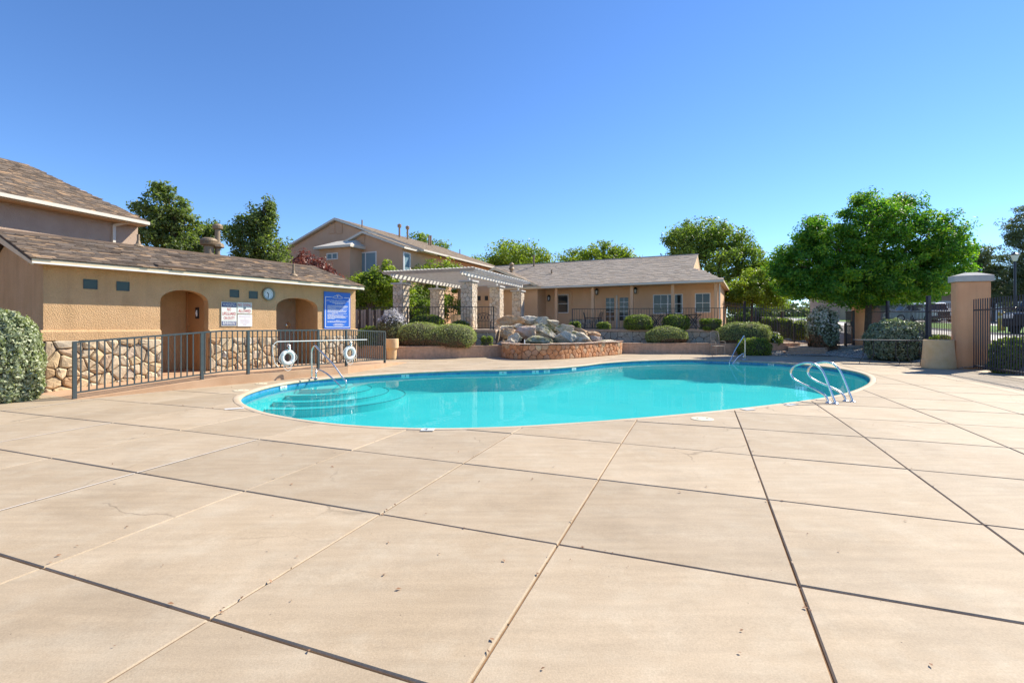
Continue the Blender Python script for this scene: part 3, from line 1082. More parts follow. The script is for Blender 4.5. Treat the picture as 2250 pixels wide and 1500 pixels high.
def railing(parent, pts, h, posts, mat, sp=0.115, rb=0.008, rp=0.026, rr=0.02, low=0.10, over=0.0, bar_name='baluster', post_h=None):
    "pts: base polyline; posts: distances along it"
    L = sum(math.dist(a[:2], b[:2]) for a, b in zip(pts, pts[1:]))
    obj('top_rail', MB().tube([(p[0], p[1], p[2] + h) for p in pts], rr * 1.2, 4, rot=math.pi / 4), mat, parent)
    obj('bottom_rail', MB().tube([(p[0], p[1], p[2] + low) for p in pts], rr, 4, rot=math.pi / 4), mat, parent)
    for d in posts:
        p, a = poly_at(pts, d)
        c, s = math.cos(a), math.sin(a)
        hh = (post_h or h - rr * 0.5)
        P = [(p[0] + x * c - y * s, p[1] + x * s + y * c, p[2] - 0.02) for x, y in ((-rp, -rp), (rp, -rp), (rp, rp), (-rp, rp))]
        obj('post', MB().prism(P, (0, 0, hh + 0.02)), mat, parent)
    n = int(L / sp)
    me_ = bar_mesh(rb, mat)
    for k in range(1, n):
        d = k * L / n
        if any(abs(d - q) < sp * 0.5 for q in posts):
            continue
        p, a = poly_at(pts, d)
        put(bar_name, me_, parent, (p[0], p[1], p[2] + low), (0, 0, a), (1, 1, h - low + over))

# ------------------------------------------------------------------ pool house
PH = Fr(G(95, 862), (0.54, 0.84))
phL = PH.s(781)
house = thing('pool_house', 'low tan stucco pool house with stone base, two arches and brown shingle roof', 'building', frame=PH.mat())
EV, RV = -0.38, 2.29
sL, zE = PH.at(70, 565, EV)
_, zEb = PH.at(70, 577, EV)
sR, _ = PH.at(800, 632, EV)
_, zR = PH.at(695, 587, RV)
wallT = zEb + 0.02
fl = 0.20                                     # walkway floor level
a1L, a1R = PH.s(352), PH.s(458)
a2L, a2R = PH.s(607), PH.s(698)
z1c, z1s = PH.at(400, 637)[1], PH.at(352, 664)[1]
z2c, z2s = PH.at(642, 654)[1], PH.at(607, 676)[1]
def arch(a, b, zs, zc, n=14):
    m = (a + b) / 2
    w = (b - a) / 2
    return [(m - w * math.cos(math.pi * k / n), zs + (zc - zs) * math.sin(math.pi * k / n) ** 0.85) for k in range(n + 1)]
arch1, arch2 = arch(a1L, a1R, z1s, z1c), arch(a2L, a2R, z2s, z2c)
TH = 0.22
outl = [(0, -0.1), (a1L, -0.1)] + arch1 + [(a1R, -0.1), (a2L, -0.1)] + arch2 + [(a2R, -0.1), (phL, -0.1), (phL, wallT), (0, wallT)]
bm = bmesh.new()
fv = [bm.verts.new((s, 0.0, z)) for s, z in outl]
ff = bm.faces.new(fv)
ex = bmesh.ops.extrude_face_region(bm, geom=[ff])
for e in ex['geom']:
    if isinstance(e, bmesh.types.BMVert):
        e.co.y += TH
bmesh.ops.triangulate(bm, faces=[f for f in bm.faces if len(f.verts) > 4])
bmesh.ops.recalc_face_normals(bm, faces=bm.faces)
me = bpy.data.meshes.new('front_wall')
bm.to_mesh(me)
bm.free()
obj('front_wall', me, MT['stucco'], house)
dep = 2 * RV
def gable(s0, s1):
    return MB().prism([(s0, TH + 0.002, -0.1), (s0, dep, -0.1), (s0, dep, wallT), (s0, RV, zR - 0.10), (s0, TH + 0.002, wallT + 0.02)], (s1 - s0, 0, 0))
obj('end_wall', gable(0, 0.2), MT['stucco'], house)
obj('end_wall', gable(phL - 0.2, phL), MT['stucco'], house)
obj('back_wall', MB().box(0.21, phL - 0.21, dep - 0.2, dep, -0.1, wallT), MT['stucco'], house)
# recesses
RD = 1.25
for (a, b, zc, back, nm) in ((a1L, a1R, z1c, MT['stucco'], 'entry_recess'), (a2L, a2R, z2c, MT['plaster'], 'shower_recess')):
    mb = MB().box(a - 0.25, b + 0.25, RD, RD + 0.1, fl - 0.02, zc + 0.3)
    o = obj(nm, mb, back, house)
    mb = MB().box(a - 0.35, a - 0.15, TH + 0.004, RD - 0.002, fl - 0.02, zc + 0.3)
    mb.box(b + 0.06, b + 0.26, TH + 0.004, RD - 0.002, fl - 0.02, zc + 0.3)
    obj('recess_side', mb, MT['stucco'], o)
    obj('recess_ceiling', MB().box(a - 0.14, b + 0.05, TH + 0.004, RD - 0.002, zc + 0.05, zc + 0.15), MT['stucco'], o)
    obj('recess_floor', MB().box(a + 0.004, b - 0.004, -0.004, RD - 0.004, -0.05, fl), MT['ramp'], o)
# door on the right-hand side of the entry
dx = a1R + 0.058
door = obj('door', MB().box(dx - 0.035, dx, 0.33, 1.16, fl + 0.01, fl + 2.05), MT['door'], house)
obj('door_frame', MB().box(dx - 0.05, dx, 1.165, 1.23, fl + 0.01, fl + 2.1).box(dx - 0.05, dx, 0.26, 0.325, fl + 0.01, fl + 2.1), MT['door'], door)
mb = MB().tube([(dx - 0.035, 1.09, fl + 0.98), (dx - 0.09, 1.09, fl + 0.98), (dx - 0.09, 0.97, fl + 0.98)], 0.012, 6)
obj('handle', mb, MT['steel'], door)
obj('deadbolt', MB().tube([(dx - 0.036, 1.09, fl + 1.16), (dx - 0.055, 1.09, fl + 1.16)], 0.026, 12), MT['steel'], door)
# shower fittings
(vs_s, vs_z), (hd_s, hd_z) = PH.at(632, 714, RD), PH.at(630, 662, RD)
vp = obj('shower_valve', MB().tube([(vs_s, RD - 0.001, vs_z), (vs_s, RD - 0.02, vs_z)], 0.10, 24), MT['chrome'], house)
obj('valve_knob', MB().tube([(vs_s, RD - 0.02, vs_z), (vs_s, RD - 0.07, vs_z)], [0.05, 0.04], 16), MT['steel'], vp)
hp = obj('shower_head', MB().tube([(hd_s, RD, hd_z + 0.05), (hd_s, RD - 0.12, hd_z + 0.06), (hd_s, RD - 0.16, hd_z)], [0.012, 0.014, 0.04], 10), MT['chrome'], house)
# mouldings and stone base
zst, zld = PH.at(95, 749)[1], PH.at(95, 727)[1]
for (a, b) in ((0.0, a1L), (a1R, a2L), (a2R, phL)):
    e0 = a - 0.055 if a == 0 else a
    e1 = b + 0.055 if b == phL else b
    mb = MB().prism([(e0, -0.075, zst), (e0, -0.075, zld - 0.02), (e0, -0.05, zld + 0.008), (e0, -0.003, zld + 0.02), (e0, -0.003, zst)], (e1 - e0, 0, 0))
    obj('belt_course', mb, MT['stucco'], house, bevel=0.008)
    obj('stone_bed', MB().box(a + 0.002, b - 0.002, -0.024, -0.002, -0.08, zst - 0.002), MT['mortar'], house)
    stones(house, b - a - 0.004, zst + 0.10, (lambda x, y, d, a=a: (a + 0.002 + x, -0.022 - d, y - 0.10)), 0.205, MT['stone'], int(a * 10) + 4, th=0.07, gap=0.009)
mb = MB().box(-0.024, -0.002, -0.06, 1.6, -0.08, zst - 0.002)
obj('stone_bed', mb, MT['mortar'], house)
stones(house, 1.5, zst + 0.1, lambda x, y, d: (-0.022 - d, 1.45 - x, y - 0.10), 0.23, MT['stone'], 77, th=0.05)
obj('belt_course', MB().box(-0.074, -0.002, 0.0, dep, zst, zld), MT['stucco'], house)
# glass blocks
for px, py in ((198.5, 624.5), (270, 629), (515, 645), (556.5, 648)):
    s, z = PH.at(px, py)
    gb = obj('glass_block', MB().box(s - 0.125, s + 0.125, -0.004, 0.05, z - 0.105, z + 0.105), MT['glass_block'], house)
    obj('block_rim', MB().box(s - 0.125, s - 0.108, -0.012, -0.005, z - 0.105, z + 0.105).box(s + 0.108, s + 0.125, -0.012, -0.005, z - 0.105, z + 0.105).box(s - 0.107, s + 0.107, -0.012, -0.005, z + 0.09, z + 0.105).box(s - 0.107, s + 0.107, -0.012, -0.005, z - 0.105, z - 0.09), MT['glass_block'], gb)
# roof
roof = obj('roof', MB().prism([(sL, EV + 0.01, zE - 0.02), (sL, RV, zR - 0.02), (sL, dep - EV, zE - 0.02), (sL, dep - EV, zE - 0.07), (sL, RV, zR - 0.07), (sL, EV + 0.01, zE - 0.07)], (sR - sL, 0, 0)), SHB[1], house)
slope_l = math.hypot(RV - EV, zR - zE)
Bv = (0, (RV - EV) / slope_l, (zR - zE) / slope_l)
def near_q(q):
    x, y = PH.xy(sL + (q[0] + q[1]) / 2, EV + Bv[1] * (q[2] + q[3]) / 2)
    off_frame = (x / y * F + CX) < -10
    return y * y + x * x + (1e6 if off_frame else 0)
shingles(roof, (sL - 0.03, EV - 0.02, zE - 0.012), (1, 0, 0), Bv, sR - sL + 0.06, slope_l, SHB, singles=300, seed=5, near=near_q, wr=(0.13, 0.32))
obj('ridge_cap', MB().prism([(sL - 0.02, RV - 0.15, zR - 0.04), (sL - 0.02, RV, zR + 0.035), (sL - 0.02, RV + 0.15, zR - 0.04), (sL - 0.02, RV + 0.14, zR - 0.055), (sL - 0.02, RV, zR + 0.012), (sL - 0.02, RV - 0.14, zR - 0.055)], (sR - sL + 0.04, 0, 0)), MT['strip'], roof)
obj('fascia', MB().box(sL, sR, EV - 0.004, EV + 0.03, zEb, zE - 0.021), MT['trim'], roof)
obj('drip_edge', MB().box(sL, sR, EV - 0.018, EV - 0.006, zEb - 0.006, zEb + 0.022), MT['white'], roof)
obj('soffit', MB().box(sL + 0.02, sR - 0.02, EV + 0.032, -0.003, zEb + 0.005, zEb + 0.025), MT['soffit'], roof)
for s0 in (sL - 0.004, sR - 0.03):
    obj('rake_board', MB().prism([(s0, EV + 0.02, zE - 0.075), (s0, RV, zR - 0.075), (s0, RV, zR - 0.22), (s0, EV + 0.02, zEb - 0.03)], (0.034, 0, 0)), MT['trim'], roof)
obj('rake_soffit', MB().prism([(sL + 0.03, EV + 0.35, zEb + 0.07), (sL + 0.03, RV, zR - 0.20), (sL + 0.03, RV, zR - 0.18), (sL + 0.03, EV + 0.35, zEb + 0.09)], (-sL - 0.035, 0, 0)), MT['soffit'], roof)
obj('rake_soffit', MB().prism([(phL + 0.003, EV + 0.35, zEb + 0.07), (phL + 0.003, RV, zR - 0.20), (phL + 0.003, RV, zR - 0.18), (phL + 0.003, EV + 0.35, zEb + 0.09)], (sR - phL - 0.035, 0, 0)), MT['soffit'], roof)
def roof_z(v):
    return zE + (zR - zE) * (v - EV) / (RV - EV)
def roof_at(px, py):
    "point of the front slope seen at a place of the photo"
    lo, hi = EV, RV
    for _ in range(40):
        v = (lo + hi) / 2
        s, z = PH.at(px, py, v)
        if z > roof_z(v): lo = v
        else: hi = v
    # above the slope means the ray passes further back
    return PH.at(px, py, v)[0], v
def vent_pipe(px, py, h, r):
    best = min(((abs(PH.at(px, py, v)[1] - roof_z(v)), v) for v in np.linspace(EV, RV, 80)))
    v = best[1]
    s = PH.s(px, v)
    z = roof_z(v)
    o = obj('vent_pipe', MB().tube([(s, v, z - 0.02), (s, v, z + h)], r, 12), MT['vent'], roof)
    obj('flashing', MB().lathe([(r * 4.2, -0.01), (r * 3.2, 0.035), (r * 1.7, 0.07), (r * 1.05, 0.16)], 16, (s, v, z)), MT['vent'], o)
vent_pipe(304, 536, 0.33, 0.035)
vent_pipe(645, 606, 0.36, 0.032)
s, z = PH.at(459, 548, RV + 0.3)
o = obj('turbine_vent', MB().lathe([(0.14, -0.3), (0.14, 0.08), (0.15, 0.10), (0.225, 0.13), (0.237, 0.16), (0.237, 0.27), (0.225, 0.31), (0.16, 0.35), (0.04, 0.37)], 28, (s, RV + 0.3, z)), MT['vent'], roof)
for k in range(5):
    obj('louvre', MB().lathe([(0.239, 0), (0.248, 0.008), (0.239, 0.016)], 28, (s, RV + 0.3, z + 0.158 + 0.022 * k)), MT['vent'], o)
s, z = PH.at(478, 553, RV + 0.25)
o = obj('flue_pipe', MB().tube([(s, RV + 0.25, z - 0.3), (s, RV + 0.25, z + 0.74)], 0.075, 14), MT['vent'], roof)
obj('flue_cap', MB().lathe([(0.08, 0.70), (0.14, 0.72), (0.15, 0.80), (0.10, 0.86), (0.02, 0.88)], 16, (s, RV + 0.25, z)), MT['vent'], o)
obj('storm_collar', MB().lathe([(0.08, 0.30), (0.19, 0.22), (0.20, 0.14), (0.08, 0.10)], 8, (s, RV + 0.25, z)), MT['vent'], o)
s0 = PH.s(342, EV + 0.25); s1 = PH.s(495, EV + 0.12)
obj('lifted_course', MB().prism([(s0, EV + 0.10, roof_z(EV + 0.10) + 0.01), (s0, EV + 0.10, roof_z(EV + 0.10) + 0.06), (s0, EV + 0.36, roof_z(EV + 0.36) + 0.03), (s0, EV + 0.36, roof_z(EV + 0.36) + 0.01)], (s1 - s0, 0, 0)), MT['strip'], roof)

# ------------------------------------------------------------------ signs and clock on the pool house wall
SX = Matrix(((1, 0, 0, 0), (0, 0, -1, 0), (0, 1, 0, 0), (0, 0, 0, 1)))        # text plane -> wall plane
def sign(name, label, cat, x0, y0, x1, y1, mat, th=0.012):
    s0, zt = PH.at(x0, y0)
    s1, zb = PH.at(x1, y1)
    cxs, czs = (s0 + s1) / 2, (zt + zb) / 2
    p = PH.xy(cxs, -0.012)
    t = thing(name, label, cat, frame=Matrix.Translation((p[0], p[1], czs)) @ PH.mat().to_3x3().to_4x4())
    w, h = (s1 - s0), (zt - zb)
    obj('panel', MB().cham(-w / 2, w / 2, -th, 0.004, -h / 2, h / 2, 0.004) if False else MB().box(-w / 2, w / 2, -th, 0.004, -h / 2, h / 2), mat, t, bevel=0.002)
    return t, w, h, th
def letter(t, body, size, x, z, mat, width=None, th=0.012, lift=0.0035):
    me_ = text_mesh(body, size)
    me_.materials.append(mat)
    xs = [v.co.x for v in me_.vertices]
    k = 1.0 if width is None else width / (max(xs) - min(xs))
    o = put('lettering', me_, t, (x, -th - lift, z), (R(90), 0, 0), (k, 1, 1))
    return o
def words(t, x0, x1, z, hgt, mat, rg, th=0.012, lift=0.003, align='L'):
    "a line of print too small to read: one bar for each word"
    mb = MB()
    x = x0
    while x < x1 - 0.01:
        w = min(rg.uniform(0.018, 0.06), x1 - x)
        mb.quad((x, -th - lift, z - hgt / 2), (x + w, -th - lift, z - hgt / 2), (x + w, -th - lift, z + hgt / 2), (x, -th - lift, z + hgt / 2))
        x += w + 0.011
    return obj('print_line', mb, mat, t)
rg = random.Random(12)
t, w, h, th = sign('warning_sign', 'warning sign NO LIFEGUARD ON DUTY with navy bands on the stucco wall', 'sign', 485.5, 663, 519, 716, MT['sign_white'])
obj('navy_band', MB().box(-w / 2 + 0.012, w / 2 - 0.012, -th - 0.003, -th - 0.001, h * 0.29, h / 2 - 0.012), MT['sign_navy'], t)
obj('navy_band', MB().box(-w / 2 + 0.012, w / 2 - 0.012, -th - 0.003, -th - 0.001, -h / 2 + 0.02, -h * 0.30), MT['sign_navy'], t)
letter(t, 'WARNING', h * 0.20, 0, h * 0.385, MT['print_white'], w * 0.86, lift=0.006)
letter(t, 'NO', h * 0.19, 0, h * 0.19, MT['sign_red'], w * 0.26)
letter(t, 'LIFEGUARD', h * 0.19, 0, h * 0.01, MT['sign_red'], w * 0.88)
letter(t, 'ON DUTY', h * 0.19, 0, -h * 0.175, MT['sign_red'], w * 0.72)
for k in range(3):
    words(t, -w * 0.42, w * 0.42, -h * 0.335 - k * h * 0.045, h * 0.026, MT['print_white'], rg, lift=0.006)
t, w, h, th = sign('no_diving_sign', 'white sign reading NO DIVING ALLOWED in red beside the warning sign', 'sign', 520.6, 664, 552.5, 689.6, MT['sign_white'])
letter(t, 'NO DIVING', h * 0.40, 0, h * 0.26, MT['sign_red'], w * 0.92)
letter(t, 'ALLOWED', h * 0.40, 0, -h * 0.27, MT['sign_red'], w * 0.84)
obj('diver_mark', MB().tube([(math.cos(a) * h * 0.10, -th - 0.003, math.sin(a) * h * 0.09 + h * 0.01) for a in np.linspace(0, 2 * math.pi, 15)[:-1]], 0.004, 4, closed=True).bar((-h * 0.07, -th - 0.003, h * 0.05), (h * 0.07, -th - 0.003, -h * 0.04), 0.004), MT['print_black'], t)
t, w, h, th = sign('private_pool_sign', 'plain white sign with faded small print hung below the diving sign', 'sign', 521.2, 691, 553, 717, MT['sign_pale'])
for body, z, k in (('PRIVATE POOL', 0.33, 0.8), ('FOR', 0.17, 0.14), ('RESIDENTS', 0.0, 0.64), ('AND GUESTS', -0.17, 0.64), ('ONLY', -0.33, 0.32)):
    letter(t, body, h * 0.15, 0, h * z, MT['print_pink'], w * k)
t, w, h, th = sign('pool_rules_board', 'tall blue pool rules board with white print at the wall\'s right end', 'sign', 711, 640, 768.5, 722.5, MT['sign_blue'], 0.02)
def strip(a, b, c, d):
    return MB().box(a * w, b * w, -th - 0.003, -th - 0.001, c * h, d * h)
for a in ((-0.465, -0.445, -0.455, 0.365), (0.445, 0.465, -0.455, 0.365), (-0.444, 0.444, -0.455, -0.44), (-0.444, -0.23, 0.352, 0.365), (0.25, 0.444, 0.352, 0.365)):
    obj('border_line', strip(*a), MT['print_white'], t)
obj('house_emblem', MB().tube([(-0.20 * w, -th - 0.003, 0.35 * h), (-0.10 * w, -th - 0.003, 0.395 * h), (-0.06 * w, -th - 0.003, 0.40 * h), (-0.02 * w, -th - 0.003, 0.435 * h), (0.04 * w, -th - 0.003, 0.43 * h), (0.10 * w, -th - 0.003, 0.395 * h), (0.20 * w, -th - 0.003, 0.355 * h)], 0.008, 4), MT['print_white'], t)
obj('flame_emblem', MB().prism([(-0.018 * w, -th - 0.003, 0.37 * h), (0.018 * w, -th - 0.003, 0.37 * h), (0.02 * w, -th - 0.003, 0.39 * h), (0, -th - 0.003, 0.415 * h), (-0.02 * w, -th - 0.003, 0.39 * h)], (0, 0.002, 0)), MT['print_white'], t)
obj('script_line', MB().tube([((-0.17 + 0.34 * k / 30) * w, -th - 0.003, (0.335 + 0.012 * math.sin(k * 1.9)) * h) for k in range(31)], 0.006, 4), MT['print_white'], t)
letter(t, 'HOMEOWNERS ASSOCIATION POOL RULES', h * 0.045, 0, h * 0.262, MT['print_white'], w * 0.86, th=th)
for k, e in enumerate([(-0.3, 0.32), (-0.2, 0.3), (-0.1, 0.2), None, (-0.38, 0.38), (-0.38, 0.40), (-0.38, 0.34), (-0.38, -0.08), (-0.38, 0.38), (-0.38, 0.2), (-0.38, 0.36), (-0.38, 0.34), (-0.38, 0.0), (-0.2, 0.36), (-0.38, -0.12), (-0.38, 0.22), (-0.38, 0.38), (-0.38, 0.3), (-0.38, 0.34), (-0.38, -0.1), None, (-0.07, 0.07), (-0.38, 0.34), (-0.38, 0.3), None, (-0.12, 0.18), (-0.18, 0.26), (-0.12, 0.2)]):
    if e:
        words(t, e[0] * w, e[1] * w, (0.225 - k * 0.0235) * h, 0.012 * h, MT['print_white'], rg, th=th)
# clock
cs, cz = PH.at(589, 646)
p = PH.xy(cs, -0.004)
ck = thing('wall_clock', 'round white-faced clock in a bronze rim under the eave', 'clock', frame=Matrix.Translation((p[0], p[1], cz)) @ PH.mat().to_3x3().to_4x4())
rc = 0.19
def disc(r0, r1, y0, y1, n=36):
    mb = MB()
    vs_ = []
    for r, y in ((r1, y0), (r1, y1), (r0, y1 - 0.012 if False else y1), (r0, y0)):
        vs_ += [(r * math.cos(2 * math.pi * k / n), y, r * math.sin(2 * math.pi * k / n)) for k in range(n)]
    fs_ = [(a * n + k, a * n + (k + 1) % n, ((a + 1) % 4) * n + (k + 1) % n, ((a + 1) % 4) * n + k) for a in range(4) for k in range(n)]
    return mb.add(vs_, fs_)
obj('rim', disc(rc * 0.78, rc, 0.0, -0.05), MT['bronze'], ck, bevel=0.008)
n = 36
obj('dial', MB().add([(rc * 0.79 * math.cos(2 * math.pi * k / n), -0.02, rc * 0.79 * math.sin(2 * math.pi * k / n)) for k in range(n)], [tuple(range(n))]), MT['clock_face'], ck)
for k in range(12):
    a = R(90 - 30 * k)
    me_ = text_mesh(str(12 if k == 0 else k), rc * 0.22)
    me_.materials.append(MT['print_black'])
    put('numeral', me_, ck, (rc * 0.6 * math.cos(a), -0.0225, rc * 0.6 * math.sin(a)), (R(90), 0, 0))
for a, l, wd in ((R(90 - 315), 0.34, 0.010), (R(90 - 190), 0.62, 0.007)):
    obj('hand', MB().bar((0, -0.027, 0), (rc * l * math.cos(a), -0.027, rc * l * math.sin(a)), wd), MT['print_black'], ck)
# plaque on the entry door
t = thing('restroom_plaque', 'small black restroom plaque with white figure inside the entry arch', 'sign', frame=Matrix.Translation((*PH.xy(dx - 0.04, 0.62), fl + 1.52)) @ PH.mat().to_3x3().to_4x4())
obj('panel', MB().box(-0.012, 0.0, -0.09, 0.09, -0.15, 0.15), MT['print_black'], t)
obj('figure', MB().tube([(-0.0145, 0, 0.075), (-0.0145, 0, 0.04)], [0.024, 0.02], 8).tube([(-0.0145, 0, 0.03), (-0.0145, 0, -0.03), (-0.0145, 0, -0.09)], [0.035, 0.03, 0.018], 4), MT['print_white'], t)

# ------------------------------------------------------------------ raised walkway with railing
walk = MB()
st = [(-1.0, -0.03), (-0.05, 0.0), (2.7, fl), (6.15, fl)]
VO = -1.87
for (s0, z0), (s1, z1) in zip(st, st[1:]):
    A = [PH.xy(s0, VO), PH.xy(s1, VO), PH.xy(s1, -0.003), PH.xy(s0, -0.003)]
    zz = [z0, z1, z1, z0]
    vs_ = [(x, y, -0.1) for x, y in A] + [(x, y, z) for (x, y), z in zip(A, zz)]
    walk.add(vs_, [(4, 5, 6, 7), (0, 1, 5, 4), (2, 3, 7, 6)])
c0, c1 = PH.xy(6.15, VO), PH.xy(6.15, -0.003)
w6 = W(851, 797, 16.75)
e0, e1 = (w6.x, w6.y), (w6.x - 1.9, w6.y + 1.1)
g0, g1 = (e0[0] + 0.25, e0[1] + 2.0), (e1[0] + 0.1, e1[1] + 2.2)
for A, zz in (([c0, e0, e1, c1], [fl, w6.z, w6.z, fl]), ([e0, g0, g1, e1], [w6.z, 0.004, 0.004, w6.z])):
    walk.add([(x, y, -0.1) for x, y in A] + [(x, y, z) for (x, y), z in zip(A, zz)], [(4, 5, 6, 7), (0, 1, 5, 4), (2, 3, 7, 6)])
wk = obj('walkway', walk, MT['ramp'])
tag(wk, kind='structure')
VR = -1.745
rp0 = [(-0.02, 0.0), (2.7, fl), (6.18, fl)]
rend = W(846, 797, 16.7)
pts = [(*PH.xy(s, VR), z) for s, z in rp0] + [(rend.x, rend.y, rend.z)]
rl = thing('ramp_railing', 'grey green metal ramp railing in front of the pool house', 'railing', pts[0])
dd = [0.03]
for px in (443.5, 545, 699):
    dd.append(PH.s(px, VR) + 0.02)
dd += [6.2, 6.2 + math.dist(pts[2][:2], pts[3][:2]) - 0.02]
railing(rl, pts, 1.06, dd, MT['rail_metal'], sp=0.122, rb=0.0105, rp=0.030, rr=0.021, low=0.115)

# ------------------------------------------------------------------ rescue gear on the railing
def ring_buoy(px, py, s_off, label, tilt):
    s, z = PH.at(px, py, VR - 0.10)
    p = PH.xy(s, VR - 0.10)
    t = thing('ring_buoy', label, 'life ring', frame=Matrix.Translation((p[0], p[1], z)) @ PH.mat().to_3x3().to_4x4(), group='life rings on the railing')
    Rm, rt = 0.155, 0.050
    obj('ring', MB().tube([(Rm * math.cos(a), 0, Rm * math.sin(a)) for a in np.linspace(0, 2 * math.pi, 41)[:-1]], rt, 14, closed=True), MT['ring'], t, smooth=True)
    for k in range(4):
        a = R(45 + 90 * k + tilt)
        d = Vector((math.cos(a), 0, math.sin(a)))
        tt = Vector((-math.sin(a), 0, math.cos(a)))
        obj('band', MB().tube([d * Rm - tt * 0.02, d * Rm + tt * 0.02], rt + 0.004, 14), MT['white'], t, smooth=False)
    Q = []
    for k in range(4):
        a = R(45 + 90 * k + tilt)
        b = a + R(45)
        Q += [((Rm + rt + 0.008) * math.cos(a), -0.01, (Rm + rt + 0.008) * math.sin(a)), ((Rm + rt + 0.05) * math.cos(b), -0.02, (Rm + rt + 0.03) * math.sin(b) - 0.03)]
    obj('grab_rope', MB().tube(catmull(Q, 6), 0.007, 5, closed=True), MT['rope'], t)
    loop = [(-0.11, -0.02, -0.18), (-0.12, -0.03, -0.26), (-0.02, -0.03, -0.335), (0.08, -0.03, -0.29), (0.10, -0.02, -0.17)]
    obj('trailing_rope', MB().tube(catmull(loop, 5, False), 0.007, 5), MT['rope'], t)
    obj('hanger', MB().tube(catmull([(0.02, 0.06, 0.30), (0.03, -0.02, 0.34), (0.02, -0.06, 0.28), (0.0, -0.05, 0.20)], 5, False), 0.014, 6).tube(catmull([(0.0, 0.0, 0.36), (-0.03, -0.05, 0.30), (0.03, -0.05, 0.22), (0.06, -0.01, 0.30)], 5, False), 0.010, 5), MT['steel'], t)
ring_buoy(632, 785.5, 0, 'white life ring with ropes hanging nearer the arched entry door', 8)
ring_buoy(768, 775.5, 0, 'white life ring hanging under the blue rules board', -20)
hk = []
a0 = PH.at(609, 750.5, VR - 0.16)
a1 = PH.at(806, 746, VR - 0.16)
pa, pb = PH.xy(a0[0], VR - 0.16), PH.xy(a1[0], VR - 0.16)
t = thing('rescue_hook', 'long white rescue pole with a looped hook slung along the railing', 'rescue pole', (pa[0], pa[1], a0[1]))
obj('pole', MB().tube([(*pa, a0[1]), (*pb, a1[1])], 0.013, 10), MT['white'], t)
hook = [PH.at(x, y, VR - 0.16) for x, y in ((609, 750.5), (603, 755), (599, 764), (600, 780), (604, 797), (612, 806))]
obj('hook', MB().tube(catmull([(*PH.xy(s, VR - 0.16), z) for s, z in hook], 5, False), 0.009, 6), MT['white'], t)
xa, xb = G(600, 827, 0.03), G(829, 804.5, 0.03)
t = thing('vacuum_pole', 'pale aqua telescopic pool pole lying on the deck behind the pool', 'pole', (xa[0], xa[1], 0.03))
dv = ((xb[0] - xa[0]) / math.dist(xa, xb), (xb[1] - xa[1]) / math.dist(xa, xb))
obj('pole', MB().tube([(xa[0] + dv[0] * 0.3, xa[1] + dv[1] * 0.3, 0.03), (*xb, 0.03)], 0.019, 8), MT['aqua_pole'], t)
obj('grip', MB().tube([(*xa, 0.032), (xa[0] + dv[0] * 0.32, xa[1] + dv[1] * 0.32, 0.032)], 0.03, 8), MT['black_metal'], t)

# ------------------------------------------------------------------ stainless handrails
def smooth_path(P, n=6):
    return catmull([tuple(p) for p in P], n, False)
def rail4(name, label, A, E, top, mat, post2=0.16, group=None):
    "figure-four stair rail from deck anchor A to water end E"
    A, E = Vector((*A, 0)), Vector((*E, 0))
    d = (E - A).normalized()
    L = (E - A).length
    t = thing(name, label, 'handrail', (A.x, A.y, 0), group=group)
    up = Vector((0, 0, 1))
    P = [A, A + up * (top - 0.28), A + up * (top - 0.12) + d * 0.01, A + up * top + d * 0.10, A + up * (top - 0.10) + d * 0.24]
    P += [A + d * (L * 0.62) + up * (top * 0.50 - 0.03), A + d * (L - 0.10) + up * 0.06, A + d * L + up * (-0.03), A + d * (L - 0.0) + up * (-0.14), A + d * (L - 0.12) + up * (-0.20)]
    obj('rail', MB().tube(smooth_path(P), 0.020, 12), mat, t, smooth=True)
    Q = [A + d * (L - 0.12) + up * (-0.20), A + d * (L - 0.20) + up * (-0.15), A + d * (L * 0.5) + up * (0.11), A + d * (post2 + 0.10) + up * 0.235, A + d * (post2 * 0.5) + up * 0.26, A + up * 0.262]
    obj('lower_rail', MB().tube(smooth_path(Q), 0.021, 10), mat, t, smooth=True)
    obj('post', MB().tube([A + d * post2 * 0.9, A + d * post2 * 0.9 + up * 0.23], 0.022, 10), mat, t, smooth=True)
    for k in (0, post2 * 0.9):
        q = A + d * k
        obj('escutcheon', MB().lathe([(0.055, 0.005), (0.05, 0.018), (0.028, 0.03)], 16, (q.x, q.y, 0)), mat, t)
rail4('stair_handrail', 'stainless stair handrail leading into the pool steps by the railing', G(685, 831), G(760, 846, WZ), 0.86, MT['steel'])
rail4('stair_handrail', 'stainless stair handrail on the far pool edge before the clipped shrub', G(1637, 790), G(1603, 800, WZ), 0.98, MT['steel'])
